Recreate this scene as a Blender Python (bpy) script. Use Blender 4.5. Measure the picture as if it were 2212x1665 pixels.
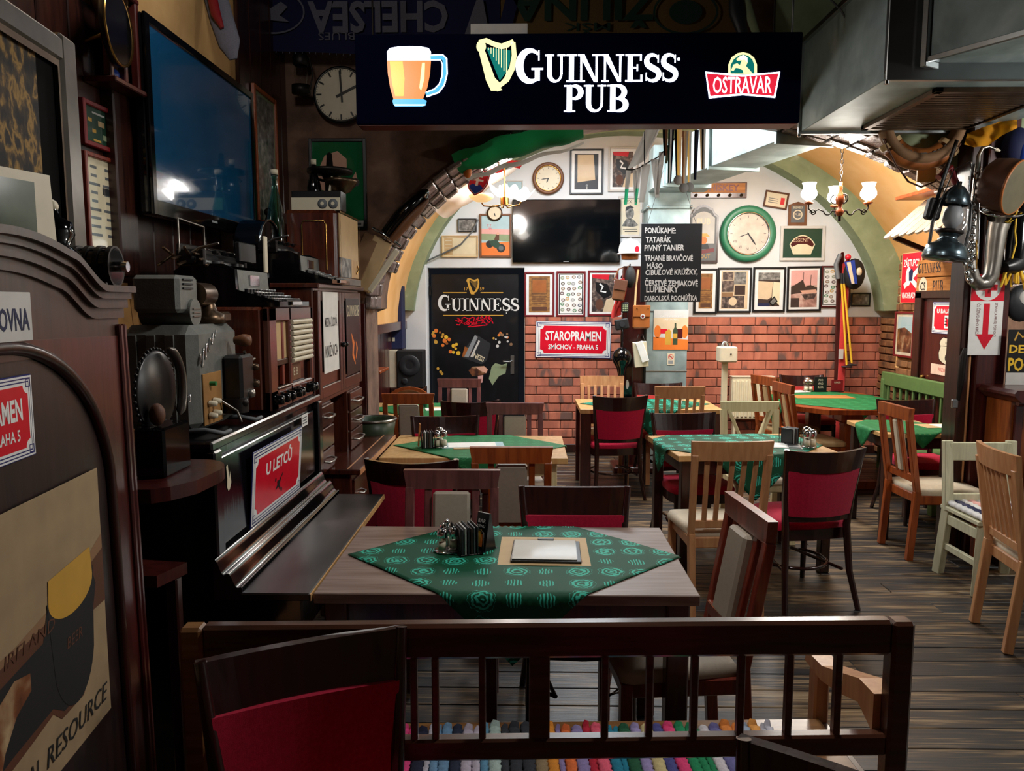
import bpy, bmesh, math, random
from mathutils import Vector, Matrix
random.seed(11)
SC = bpy.context.scene
COL = SC.collection
for o in list(bpy.data.objects):
    bpy.data.objects.remove(o)
RAD = math.radians
PI = math.pi

# ---------------------------------------------------------------- camera, world, exposure, big lights
F_PX, EYE = 1660.0, 1.65
cam_d = bpy.data.cameras.new('camera')
cam_d.sensor_width = 36.0
cam_d.lens = 36.0 * F_PX / 2212.0
cam_d.clip_start = 0.02
cam = bpy.data.objects.new('camera', cam_d)
COL.objects.link(cam)
cam.location = (0, 0, EYE)
cam.rotation_euler = (RAD(90 - 6.2), 0, RAD(1.03))
SC.camera = cam
CAM_R = cam.rotation_euler.to_matrix()

SC.view_settings.view_transform = 'Standard'
SC.view_settings.look = 'None'
SC.view_settings.gamma = 1.0
SC.view_settings.use_curve_mapping = False
SC.view_settings.exposure = 0.0
SC.cycles.use_denoising = True
SC.cycles.max_bounces = 6
SC.cycles.sample_clamp_indirect = 4.0
SC.cycles.caustics_reflective = False
SC.cycles.caustics_refractive = False

world = bpy.data.worlds.new('world')
SC.world = world
world.use_nodes = True
world.node_tree.nodes['Background'].inputs[0].default_value = (0.30, 0.36, 0.48, 1)
world.node_tree.nodes['Background'].inputs[1].default_value = 0.02


def lamp(name, kind, loc, power, color, size=0.3, rot=(0, 0, 0), spread=None):
    d = bpy.data.lights.new(name, kind)
    d.energy = power
    d.color = color
    if kind == 'AREA':
        d.shape = 'DISK'
        d.size = size
        if spread:
            d.spread = RAD(spread)
    else:
        d.shadow_soft_size = size
        if kind == 'SPOT':
            d.spot_size = RAD(spread or 120)
            d.spot_blend = 0.35
    o = bpy.data.objects.new(name, d)
    o.location = loc
    o.rotation_euler = rot
    COL.objects.link(o)
    return o


NEUTRAL = (1.0, 0.96, 0.91)
COOL = (0.84, 0.93, 1.0)
lamp('pendant_lamp_near_table', 'SPOT', (0.7, 2.4, 2.78), 74, NEUTRAL, 0.10, (0, 0, 0), 172)
lamp('lamp_over_television', 'POINT', (-1.0, 2.75, 3.2), 22, NEUTRAL, 0.1)
lamp('room_lamp_behind_viewer', 'POINT', (0.4, -1.1, 2.4), 2.6, NEUTRAL, 0.15)
lamp('bar_fill', 'POINT', (3.6, 3.7, 2.4), 62, NEUTRAL, 0.12)  # unseen light added to brighten the bar side
lamp('vault_fill', 'AREA', (0.55, 6.7, 3.3), 105, COOL, 1.1)  # soft light added under the vault to lift the far room
lamp('vault_fill_by_corner', 'AREA', (2.3, 6.9, 3.0), 62, NEUTRAL, 0.6)  # second added light, lifting the far corner


# ---------------------------------------------------------------- photograph pixel -> point in the room
def ray(u, v):
    return CAM_R @ Vector(((u - 1106.0) / F_PX, -(v - 832.5) / F_PX, -1.0))


def PY(u, v, Y):
    d = ray(u, v)
    return Vector((0, 0, EYE)) + d * (Y / d.y)


def PZ(u, v, z):
    d = ray(u, v)
    return Vector((0, 0, EYE)) + d * ((z - EYE) / d.z)


def PX(u, v, x):
    d = ray(u, v)
    return Vector((0, 0, EYE)) + d * (x / d.x)


def lin(h):
    h = h.lstrip('#')
    c = [int(h[i:i + 2], 16) / 255 for i in (0, 2, 4)]
    return tuple((x / 12.92 if x <= 0.04045 else ((x + 0.055) / 1.055) ** 2.4) for x in c) + (1,)


# ---------------------------------------------------------------- materials
MATS = {}


def newmat(name):
    m = bpy.data.materials.new(name)
    m.use_nodes = True
    nt = m.node_tree
    return m, nt, nt.nodes['Principled BSDF']


def ramp(nt, fac, stops):
    r = nt.nodes.new('ShaderNodeValToRGB')
    while len(r.color_ramp.elements) < len(stops):
        r.color_ramp.elements.new(0.5)
    for e, (p, c) in zip(r.color_ramp.elements, stops):
        e.position = p
        e.color = lin(c) if isinstance(c, str) else c
    nt.links.new(fac, r.inputs[0])
    return r.outputs[0]


def noise(nt, scale, sc=(1, 1, 1), detail=4, rnd=False, dist=0.0, coord='Object'):
    tc = nt.nodes.new('ShaderNodeTexCoord')
    mp = nt.nodes.new('ShaderNodeMapping')
    mp.inputs['Scale'].default_value = sc
    nt.links.new(tc.outputs[coord], mp.inputs[0])
    if rnd:
        oi = nt.nodes.new('ShaderNodeObjectInfo')
        mu = nt.nodes.new('ShaderNodeMath')
        mu.operation = 'MULTIPLY'
        mu.inputs[1].default_value = 37.0
        nt.links.new(oi.outputs['Random'], mu.inputs[0])
        nt.links.new(mu.outputs[0], mp.inputs['Location'])
    n = nt.nodes.new('ShaderNodeTexNoise')
    n.inputs['Scale'].default_value = scale
    n.inputs['Detail'].default_value = detail
    n.inputs['Distortion'].default_value = dist
    nt.links.new(mp.outputs[0], n.inputs[0])
    return n.outputs[0]


def bump(nt, b, h, s=0.2, d=0.01):
    bp = nt.nodes.new('ShaderNodeBump')
    bp.inputs['Strength'].default_value = s
    bp.inputs['Distance'].default_value = d
    nt.links.new(h, bp.inputs['Height'])
    nt.links.new(bp.outputs[0], b.inputs['Normal'])


def plain(name, col, rough=0.5, metal=0.0, var=0.12, scale=14, coat=0.0, bmp=0.0, sheen=0.0, spec=0.5):
    m, nt, b = newmat(name)
    c = lin(col)
    lo = tuple(x * (1 - var) for x in c[:3]) + (1,)
    hi = tuple(min(1, x * (1 + var)) for x in c[:3]) + (1,)
    n = noise(nt, scale)
    nt.links.new(ramp(nt, n, [(0.3, lo), (0.7, hi)]), b.inputs['Base Color'])
    b.inputs['Roughness'].default_value = rough
    b.inputs['Metallic'].default_value = metal
    b.inputs['Coat Weight'].default_value = coat
    b.inputs['Coat Roughness'].default_value = 0.12
    b.inputs['Specular IOR Level'].default_value = spec
    if sheen:
        b.inputs['Sheen Weight'].default_value = sheen
    if bmp:
        bump(nt, b, noise(nt, scale * 6), bmp)
    MATS[name] = m


def wood(name, c1, c2, rough=0.35, sc=(12, 12, 1.2), scale=3, coat=0.25, rnd=False):
    m, nt, b = newmat(name)
    n = noise(nt, scale, sc, 6, rnd, 0.6)
    nt.links.new(ramp(nt, n, [(0.32, c1), (0.68, c2)]), b.inputs['Base Color'])
    b.inputs['Roughness'].default_value = rough
    b.inputs['Coat Weight'].default_value = coat
    b.inputs['Coat Roughness'].default_value = 0.18
    bump(nt, b, n, 0.06)
    MATS[name] = m


def blotch(name, stops, scale=6, sc=(1, 1, 1), rough=0.7, bmp=0.2, detail=6, rnd=False, metal=0.0, dist=0.3):
    m, nt, b = newmat(name)
    n = noise(nt, scale, sc, detail, rnd, dist)
    nt.links.new(ramp(nt, n, stops), b.inputs['Base Color'])
    b.inputs['Roughness'].default_value = rough
    b.inputs['Metallic'].default_value = metal
    if bmp:
        bump(nt, b, noise(nt, scale * 5, sc), bmp)
    MATS[name] = m


def glow(name, col, strength):
    m, nt, b = newmat(name)
    b.inputs['Base Color'].default_value = lin(col)
    b.inputs['Emission Color'].default_value = lin(col)
    b.inputs['Emission Strength'].default_value = strength
    b.inputs['Roughness'].default_value = 0.3
    MATS[name] = m


def clear(name, tint='ffffff', gloss=0.12):
    m, nt, b = newmat(name)
    nt.nodes.remove(b)
    tr = nt.nodes.new('ShaderNodeBsdfTransparent')
    tr.inputs[0].default_value = lin(tint)
    gl = nt.nodes.new('ShaderNodeBsdfGlossy')
    gl.inputs['Roughness'].default_value = 0.04
    fr = nt.nodes.new('ShaderNodeLayerWeight')
    fr.inputs[0].default_value = gloss
    mx = nt.nodes.new('ShaderNodeMixShader')
    nt.links.new(fr.outputs['Facing'], mx.inputs[0])
    nt.links.new(tr.outputs[0], mx.inputs[1])
    nt.links.new(gl.outputs[0], mx.inputs[2])
    nt.links.new(mx.outputs[0], nt.nodes['Material Output'].inputs[0])
    MATS[name] = m


def thin_cloth(name, col, k=.45):
    m, nt, b = newmat(name)
    b.inputs['Base Color'].default_value = lin(col)
    b.inputs['Roughness'].default_value = .8
    tl = nt.nodes.new('ShaderNodeBsdfTranslucent')
    tl.inputs[0].default_value = lin(col)
    mx = nt.nodes.new('ShaderNodeMixShader')
    mx.inputs[0].default_value = k
    nt.links.new(b.outputs[0], mx.inputs[1])
    nt.links.new(tl.outputs[0], mx.inputs[2])
    nt.links.new(mx.outputs[0], nt.nodes['Material Output'].inputs[0])
    MATS[name] = m


for a in [('black', '0d0d0f', .35), ('black_gloss', '08080a', .08), ('black_matt', '101012', .7), ('charcoal', '25272b', .5),
          ('white', 'e9e9e6', .5), ('paper', 'efece4', .8), ('cream', 'e2d6b4', .5), ('ivory', 'd8cdb2', .45), ('mountgrey', 'c9c7c2', .8),
          ('red', 'd01c2e', .35), ('sign_red', 'd8182f', .22), ('dark_red', '6d0f17', .4), ('maroon', '4a1416', .35), ('pink', 'e0a8a0', .7),
          ('green', '1d7a3c', .5), ('dark_green', '0f3d2a', .5), ('mint', '4fc79a', .6), ('sage', '8c9a77', .85), ('blue', '1e3f9a', .4),
          ('navy', '141b45', .7), ('sign_blue', '15226b', .3), ('yellow', 'e6b92e', .6), ('gold', 'c99a3a', .45), ('orange', 'e0762a', .5),
          ('grey', '8b8f92', .5), ('mid_grey', '5d6164', .5), ('teal', '1c8a86', .5), ('tan', 'c8a878', .6), ('brown', '5a341f', .6),
          ('sepia', '8c6a4a', .8), ('dark_sepia', '3c2a22', .8), ('light_sepia', 'd6bf9d', .8), ('flesh', 'd8a58c', .7), ('sky', 'a9c4c9', .7)]:
    plain(a[0], a[1], a[2], var=.06)
plain('chrome', 'd8dadc', .12, 1.0, .03)
plain('steel', 'a9aeb0', .3, 1.0, .08, 8)
plain('brass', 'b58b4a', .25, 1.0, .1)
plain('iron', '2a2624', .45, .8, .2)
plain('bronze', '5c4a3a', .35, .9, .2)
plain('lantern_metal', '55636a', .25, .85, .2)
plain('frame_silver', '5c5750', .35, .8, .3, 9)
plain('old_silver', '8f8a82', .32, .9, .25, 9)
blotch('galvanised', [(.3, '7f9090'), (.55, '9db0b0'), (.75, 'b9c8c8')], 5, (1, 1, 1), .5, .03, metal=.35)
plain('burgundy', 'b41238', .9, 0, .16, 120, 0, .25, .15, .2)
plain('scarlet', 'c42a26', .8, 0, .12, 120, 0, .2, .3)
plain('beige_pad', 'a89c8c', .55, 0, .05, 60, 0, .08)
plain('cream_pad', 'cdbfa6', .7, 0, .06, 60, 0, .1)
plain('leather_brown', '6d4326', .5, 0, .2, 12)
plain('leather_tan', '9d5a26', .45, 0, .15, 12)
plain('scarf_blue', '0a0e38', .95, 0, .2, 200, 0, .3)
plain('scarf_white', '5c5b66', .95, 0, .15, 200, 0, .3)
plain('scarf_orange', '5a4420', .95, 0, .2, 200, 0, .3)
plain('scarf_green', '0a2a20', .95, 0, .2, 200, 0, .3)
thin_cloth('flag_white', 'dcdad6', .3)
thin_cloth('flag_green', '0f8a4c', .5)
thin_cloth('yellow_cloth', 'f0a41a', .35)
thin_cloth('pennant_green', '3fcf98')
thin_cloth('ribbon_gold', 'f0c060')
thin_cloth('ribbon_tan', 'e2bd90')
thin_cloth('ribbon_brown', '8a5c40')
plain('rag_white', 'dcdad6', .9, 0, .1, 60)
plain('crackle_grey', '6f716c', .5, .2, .12, 40, 0, .1)
plain('enamel_green', '3a4a35', .4, 0, .2, 20)
plain('bench_green', '56703c', .6, 0, .1, 20)
plain('screen_off', '04070a', .06, 0, .0, 5, .6)
plain('screen_blue_reflection', '124a70', .03, 0, .0, 5, 1.0)  # blue base colour stands in for what the dark screen reflects
MATS['screen_blue_reflection'].node_tree.nodes['Principled BSDF'].inputs['IOR'].default_value = 2.4
plain('dull_black', '0a0909', .9, 0, .1, 14, 0, 0, 0, .08)
plain('chalkboard', '1c2026', .6, 0, .15, 10)
plain('chalk', 'f2f3f4', .8, 0, .04)
wood('mahogany', '5d2117', '8a3826', .3)
wood('cherry', '7a3312', 'a5511f', .35)
wood('plumwood', '5b2f31', '7d4a48', .35)
wood('wenge', '1d0a0b', '34130f', .18, coat=.6)
wood('beech', 'b57a50', 'cd9868', .4)
wood('honey', 'b98a50', 'd2aa70', .45)
wood('cream_wood', 'cdbd8c', 'e0d3a8', .5)
wood('walnut_top', '745d52', '98837a', .4, (1.2, 14, 12), 3, .1)
wood('dark_oak', '1e0d0a', '3a1b13', .3)
wood('bench_wood', '341c12', '5a3422', .35, (1.2, 12, 12), 3, .35)
wood('bench_worn_lit', '6b4526', '93683c', .4, (1.2, 12, 12), 3, .2)
wood('radio_wood', '3a1810', '5f2b1a', .18, coat=.6)
wood('cabinet_wood', '33160f', '54271a', .22, coat=.5)
wood('wardrobe_wood', '2b1812', '47291f', .4)
wood('maroon_wood', '32100f', '4d1c18', .28, coat=.4)
wood('ebony', '08070a', '121015', .12, coat=.8)
plain('piano_polish', '08080a', .09, 0, .05, 9, .6)
MATS['piano_polish'].node_tree.nodes['Principled BSDF'].inputs['IOR'].default_value = 2.3
blotch('piano_lid_sheen', [(.42, '17120f'), (.6, '3b3432'), (.72, '6a6462')], 2.2, (1, .8, 1), .3, 0, 5)  # grey blotches paint a pale sheen into the lid's colour
wood('door_wood', '160b0b', '2a1615', .4)
wood('old_white_paint', 'b9b594', 'd6d2b2', .7, coat=0)
wood('sign_wood', 'a0602a', 'c98a48', .6, (1.2, 12, 12), coat=0)
wood('shingle_wood', 'a08c78', 'c2ac94', .7, coat=0)
wood('bar_panel', '6e3317', '94501f', .35)
blotch('plaster_white', [(.3, 'cfd2d4'), (.7, 'dfe1e2')], 3, rough=.9, bmp=.08)
blotch('plaster_orange', [(.3, 'e8ae66'), (.7, 'f5c485')], 3, rough=.9, bmp=.08)
blotch('plaster_ochre', [(.3, 'a8814e'), (.7, 'c79f68')], 4, rough=.9, bmp=.15)
blotch('plaster_brown', [(.25, '3d2b22'), (.5, '6e5344'), (.75, '8a6c58')], 5, rough=.95, bmp=.4)
plain('clock_green', '2f7a58', .4)
plain('clock_dial', 'd8cabc', .2, coat=.6)
plain('poster_paper', '9c8564', .7)
blotch('plaster_sage', [(.3, '808e6c'), (.66, '93a07e'), (.78, 'b6bba4')], 7, rough=.9, bmp=.15)
blotch('mortar', [(.3, '5d4436'), (.7, '7d6250')], 18, rough=.95, bmp=.4)
blotch('brick_red', [(.38, '6e5148'), (.46, 'ae6650'), (.6, 'bf7159'), (.75, 'cb8266')], 6, (1, 1, .35), .85, .35, 3, True, dist=.6)
blotch('brick_brown', [(.25, '4a2f1d'), (.5, '825532'), (.75, 'a06c40')], 8, (1, 1, 1), .85, .4, 5, True)
blotch('brick_glazed', [(.3, '5b4a44'), (.55, '8c7c76'), (.75, 'b6aba8')], 14, (1, 1, 1), .16, .5, 5, True, metal=.35)
blotch('ceiling_dark', [(.3, '0e0d10'), (.7, '1a181a')], 4, rough=.8, bmp=.1)
blotch('mottled', [(.40, '0a0807'), (.5, '3a2c18'), (.57, '8a6a34'), (.66, '15100b')], 30, (1, 1, .6), .8, 0, 6)
blotch('gold_paper', [(.35, '7a5226'), (.65, 'a9783e')], 20, (1, 1, 2), .7, 0)
blotch('photo_dark', [(.3, '1e1716'), (.5, '54433c'), (.75, 'a39082')], 26, (1, 1, 1), .5, 0, 5)
blotch('photo_pink', [(.3, '7a5148'), (.5, 'b98e80'), (.7, 'dcbdb0')], 10, (1, 1, 1), .5, 0, 4)
blotch('photo_grey', [(.3, '3a3a38'), (.55, '7f7d78'), (.75, 'bdbab2')], 24, (1, 1, 1), .5, 0, 4)
blotch('poster_dark', [(.35, '0b0d10'), (.6, '12151a'), (.8, '2b241e')], 6, rough=.3, bmp=0)
blotch('cow_brown', [(.4, '3a1c12'), (.55, '7c4a2a'), (.7, 'c0a780')], 9, rough=.5, bmp=0)
blotch('cardboard', [(.3, '8a6233'), (.7, 'a87a44')], 8, rough=.9, bmp=.1)
clear('glass', 'ffffff', .08)
clear('pane', 'ffffff', .05)
clear('bottle_glass', '9fd0c4', .2)
glow('sign_white', 'f0f4ff', 4.0)
glow('sign_amber', 'f08a40', 1.0)
glow('sign_honey', 'ffc24a', 1.1)
glow('sign_cyan', '4fb4e4', 1.1)
glow('sign_lightred', 'e0263e', 1.0)
glow('sign_gold', 'f4eeb0', 1.2)
glow('sign_teal', '0f7a72', .8)
glow('lamp_white', 'fff6ea', 9.0)
glow('lamp_dim', 'f3c88a', 0.8)
plain('sign_face', '070c22', .6, 0, .05, spec=0)


def floor_mat():
    m, nt, b = newmat('floor_board')
    n1 = noise(nt, 2.2, (.55, 3.5, 1), 8, True, .8)
    n2 = noise(nt, 9.0, (.4, 9, 1), 6, True, .2)
    ad = nt.nodes.new('ShaderNodeMath')
    ad.operation = 'ADD'
    nt.links.new(n1, ad.inputs[0])
    nt.links.new(n2, ad.inputs[1])
    hf = nt.nodes.new('ShaderNodeMath')
    hf.operation = 'MULTIPLY'
    hf.inputs[1].default_value = .5
    nt.links.new(ad.outputs[0], hf.inputs[0])
    nt.links.new(ramp(nt, hf.outputs[0], [(.36, '1c1e22'), (.48, '2e2c2b'), (.53, '4e3f30'), (.585, '806a4e'), (.68, 'a08b6e')]),
                 b.inputs['Base Color'])
    b.inputs['Roughness'].default_value = .42
    bump(nt, b, n2, .15)
    MATS['floor_board'] = m


floor_mat()


def cloth_mat(name, base, light, k=9.0):
    m, nt, b = newmat(name)
    tc = nt.nodes.new('ShaderNodeTexCoord')
    mp = nt.nodes.new('ShaderNodeMapping')
    mp.inputs['Scale'].default_value = (k, k, k)
    mp.inputs['Rotation'].default_value = (0, 0, RAD(45))
    nt.links.new(tc.outputs['UV'], mp.inputs[0])
    vo = nt.nodes.new('ShaderNodeTexVoronoi')
    vo.inputs['Randomness'].default_value = .12
    vo.inputs['Scale'].default_value = 1.0
    nt.links.new(mp.outputs[0], vo.inputs[0])

    def mth(op, a, c):
        q = nt.nodes.new('ShaderNodeMath')
        q.operation = op
        for i, s in enumerate((a, c)):
            if isinstance(s, (int, float)):
                q.inputs[i].default_value = s
            elif s is not None:
                nt.links.new(s, q.inputs[i])
        return q.outputs[0]
    nz = nt.nodes.new('ShaderNodeTexNoise')
    nz.inputs['Scale'].default_value = 5.5
    nt.links.new(mp.outputs[0], nz.inputs[0])
    d = mth('ADD', vo.outputs['Distance'], mth('MULTIPLY', mth('SUBTRACT', nz.outputs[0], .5), .22))
    rings = mth('GREATER_THAN', mth('SINE', mth('MULTIPLY', d, 46.0), None), 0.0)
    inside = mth('LESS_THAN', d, .42)
    ck = nt.nodes.new('ShaderNodeSeparateXYZ')
    nt.links.new(vo.outputs['Color'], ck.inputs[0])
    ros = mth('MULTIPLY', mth('MULTIPLY', rings, inside), mth('GREATER_THAN', ck.outputs[0], .45))
    wv = nt.nodes.new('ShaderNodeTexWave')
    wv.inputs['Scale'].default_value = 3.2
    wv.inputs['Distortion'].default_value = 3.5
    nt.links.new(mp.outputs[0], wv.inputs[0])
    lf = mth('MULTIPLY', mth('MULTIPLY', mth('GREATER_THAN', wv.outputs[1], .62), mth('LESS_THAN', d, .27)), mth('LESS_THAN', ck.outputs[0], .45))
    fac = mth('MAXIMUM', ros, lf)
    mx = nt.nodes.new('ShaderNodeMixRGB')
    mx.inputs[1].default_value = lin(base)
    mx.inputs[2].default_value = lin(light)
    nt.links.new(fac, mx.inputs[0])
    nt.links.new(mx.outputs[0], b.inputs['Base Color'])
    b.inputs['Roughness'].default_value = .6
    b.inputs['Specular IOR Level'].default_value = .25
    MATS[name] = m


cloth_mat('damask_green', '064a30', '38bba2', 8.0)
cloth_mat('damask_far', '1d6a3a', '2f8450')


# ---------------------------------------------------------------- mesh builder
class MB:
    def __init__(s, m=None):
        s.v, s.f, s.fm, s.fs, s.mats, s.cur = [], [], [], [], [], 0
        s.M = Matrix.Identity(4)
        s.uvs = None
        if m:
            s.m(m)

    def m(s, name):
        if name not in s.mats:
            s.mats.append(name)
        s.cur = s.mats.index(name)
        return s

    def at(s, loc=(0, 0, 0), rot=(0, 0, 0)):
        from mathutils import Euler
        s.M = Matrix.Translation(loc) @ Euler(rot).to_matrix().to_4x4()
        return s

    def add(s, vs, fs, smooth=False):
        b = len(s.v)
        s.v += [s.M @ Vector(v) for v in vs]
        for f in fs:
            s.f.append([i + b for i in f])
            s.fm.append(s.cur)
            s.fs.append(smooth)
        return s

    def box(s, c, d, ch=0.004):
        hx, hy, hz = d[0] / 2, d[1] / 2, d[2] / 2
        ch = min(ch, hx * .45, hy * .45, hz * .45)
        idx, vs = {}, []
        for sx in (-1, 1):
            for sy in (-1, 1):
                for sz in (-1, 1):
                    for k in range(3):
                        p = [sx * (hx - ch), sy * (hy - ch), sz * (hz - ch)]
                        p[k] = (sx * hx, sy * hy, sz * hz)[k]
                        idx[sx, sy, sz, k] = len(vs)
                        vs.append((c[0] + p[0], c[1] + p[1], c[2] + p[2]))
        fs = []
        for k in range(3):
            a, b = [(1, 2), (0, 2), (0, 1)][k]
            for sg in (-1, 1):
                q = []
                for (i, j) in ((-1, -1), (1, -1), (1, 1), (-1, 1)):
                    t = [0, 0, 0]
                    t[k], t[a], t[b] = sg, i, j
                    q.append(idx[t[0], t[1], t[2], k])
                fs.append(q)
            for i in (-1, 1):
                for j in (-1, 1):
                    t0, t1 = [0, 0, 0], [0, 0, 0]
                    t0[k], t1[k] = -1, 1
                    t0[a] = t1[a] = i
                    t0[b] = t1[b] = j
                    fs.append([idx[(*t0, a)], idx[(*t1, a)], idx[(*t1, b)], idx[(*t0, b)]])
        for sx in (-1, 1):
            for sy in (-1, 1):
                for sz in (-1, 1):
                    fs.append([idx[sx, sy, sz, k] for k in range(3)])
        return s.add(vs, fs)

    def bx(s, x0, x1, y0, y1, z0, z1, ch=0.004):
        return s.box(((x0 + x1) / 2, (y0 + y1) / 2, (z0 + z1) / 2), (abs(x1 - x0), abs(y1 - y0), abs(z1 - z0)), ch)

    def bar(s, p0, p1, w, d, up=(0, 0, 1), ch=.003):
        p0, p1 = Vector(p0), Vector(p1)
        z = (p1 - p0)
        L = z.length
        z.normalize()
        x = Vector(up).cross(z)
        if x.length < 1e-4:
            x = Vector((1, 0, 0))
        x.normalize()
        y = z.cross(x)
        sv = s.M
        s.M = sv @ Matrix.Translation((p0 + p1) / 2) @ Matrix((x, y, z)).transposed().to_4x4()
        s.box((0, 0, 0), (w, d, L), ch)
        s.M = sv
        return s

    def tube(s, pts, r, n=8, caps=True, closed=False, flat=1.0):
        pts = [Vector(p) for p in pts]
        rs = r if isinstance(r, (list, tuple)) else [r] * len(pts)
        N = len(pts)
        vs, fs, prev = [], [], None
        for i, p in enumerate(pts):
            if closed:
                t = pts[(i + 1) % N] - pts[i - 1]
            else:
                t = pts[min(i + 1, N - 1)] - pts[max(i - 1, 0)]
            t.normalize()
            if prev is None:
                a = Vector((0, 0, 1)) if abs(t.z) < .9 else Vector((0, 1, 0))
                x = a.cross(t).normalized()
            else:
                x = (prev - t * prev.dot(t)).normalized()
            y = t.cross(x)
            prev = x
            for k in range(n):
                a = 2 * PI * k / n
                vs.append(p + x * (math.cos(a) * rs[i]) + y * (math.sin(a) * rs[i] * flat))
        for i in range(N if closed else N - 1):
            j = (i + 1) % N
            for k in range(n):
                fs.append([i * n + k, i * n + (k + 1) % n, j * n + (k + 1) % n, j * n + k])
        s.add(vs, fs, True)
        if caps and not closed:
            s.add(vs[:n], [list(range(n))])
            s.add(vs[-n:], [list(range(n))])
        return s

    def cyl(s, p0, p1, r, n=16, r1=None):
        return s.tube([p0, p1], [r, r if r1 is None else r1], n)

    def lathe(s, prof, n=20, o=(0, 0, 0), ax='z', arc=2 * PI, a0=0.0):
        vs, fs = [], []
        full = abs(arc - 2 * PI) < 1e-6
        cols = n if full else n + 1
        for (r, h) in prof:
            for k in range(cols):
                a = a0 + arc * k / n
                p = (r * math.cos(a), r * math.sin(a), h)
                if ax == 'y':
                    p = (p[0], p[2], p[1])
                elif ax == 'x':
                    p = (p[2], p[0], p[1])
                vs.append((o[0] + p[0], o[1] + p[1], o[2] + p[2]))
        for i in range(len(prof) - 1):
            for k in range(n):
                k2 = (k + 1) % cols
                fs.append([i * cols + k, i * cols + k2, (i + 1) * cols + k2, (i + 1) * cols + k])
        return s.add(vs, fs, True)

    def sph(s, c, r, n=14, m=9):
        if not isinstance(r, (tuple, list)):
            r = (r, r, r)
        vs, fs = [], []
        for i in range(m + 1):
            t = PI * i / m
            for k in range(n):
                a = 2 * PI * k / n
                vs.append((c[0] + r[0] * math.sin(t) * math.cos(a), c[1] + r[1] * math.sin(t) * math.sin(a), c[2] + r[2] * math.cos(t)))
        for i in range(m):
            for k in range(n):
                fs.append([i * n + k, i * n + (k + 1) % n, (i + 1) * n + (k + 1) % n, (i + 1) * n + k])
        return s.add(vs, fs, True)

    def prism(s, poly, a0, a1, ax='y'):
        """poly in the plane square to ax (x,z for y; y,z for x; x,y for z)"""
        def P(p, a):
            return {'y': (p[0], a, p[1]), 'x': (a, p[0], p[1]), 'z': (p[0], p[1], a)}[ax]
        n = len(poly)
        vs = [P(p, a0) for p in poly] + [P(p, a1) for p in poly]
        fs = [list(range(n)), list(range(2 * n - 1, n - 1, -1))]
        fs += [[i, (i + 1) % n, n + (i + 1) % n, n + i] for i in range(n)]
        return s.add(vs, fs)

    def grid(s, fn, nu, nv, th=0.0, uv=False):
        vs, fs = [], []
        for i in range(nu + 1):
            for j in range(nv + 1):
                vs.append(Vector(fn(i / nu, j / nv)))
        W = nv + 1
        fs = [[i * W + j, (i + 1) * W + j, (i + 1) * W + j + 1, i * W + j + 1] for i in range(nu) for j in range(nv)]
        if uv:
            s.uvs = s.uvs or {}
            for i in range(nu + 1):
                for j in range(nv + 1):
                    s.uvs[len(s.v) + i * W + j] = (i / nu, j / nv)
        s.add(vs, fs, True)
        return s

    def text(s, string, x, z, size, y=-.001, align='CENTER', sx=1.0, bold=0.0, shear=0.0, rot=0.0, res=2):
        cu = bpy.data.curves.new('t', 'FONT')
        cu.body = string
        cu.size = size
        cu.align_x = align
        cu.align_y = 'CENTER'
        cu.resolution_u = res
        cu.offset = bold
        cu.shear = shear
        ob = bpy.data.objects.new('t', cu)
        me = bpy.data.meshes.new_from_object(ob)
        c, n = math.cos(rot), math.sin(rot)
        vs = []
        for v in me.vertices:
            a, b = v.co.x * sx, v.co.y
            vs.append((x + a * c - b * n, y, z + a * n + b * c))
        s.add(vs, [list(p.vertices) for p in me.polygons])
        bpy.data.objects.remove(ob)
        bpy.data.meshes.remove(me)
        bpy.data.curves.remove(cu)
        return s

    def fit(s, string, x, z, w, h, y=-.001, align='CENTER', bold=0.0, shear=0.0, rot=0.0):
        """lettering stretched to exactly w by h"""
        i = len(s.v)
        sv, s.M = s.M, Matrix.Identity(4)
        s.text(string, 0, 0, 1.0, 0, 'LEFT', 1.0, bold, shear)
        vs = s.v[i:]
        s.M = sv
        if not vs:
            return s
        x0, x1 = min(v.x for v in vs), max(v.x for v in vs)
        z0, z1 = min(v.z for v in vs), max(v.z for v in vs)
        c, n = math.cos(rot), math.sin(rot)
        dx = {'CENTER': -.5, 'LEFT': 0, 'RIGHT': -1}[align]
        for k, v in enumerate(vs):
            a = ((v.x - x0) / (x1 - x0) + dx) * w
            b = ((v.z - z0) / (z1 - z0) - .5) * h
            s.v[i + k] = sv @ Vector((x + a * c - b * n, y, z + a * n + b * c))
        return s

    # flat print: x to the side, z up, y = small negative offset from the face
    def rect(s, x0, z0, x1, z1, y=-.0005):
        return s.add([(x0, y, z0), (x1, y, z0), (x1, y, z1), (x0, y, z1)], [[0, 1, 2, 3]])

    def poly(s, pts, y=-.0005):
        return s.add([(p[0], y, p[1]) for p in pts], [list(range(len(pts)))])

    def disc(s, x, z, r, y=-.0005, rz=None, n=24, a0=0, a1=2 * PI):
        rz = rz or r
        return s.poly([(x + r * math.cos(a0 + (a1 - a0) * k / n), z + rz * math.sin(a0 + (a1 - a0) * k / n)) for k in range(n)], y)

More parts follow.
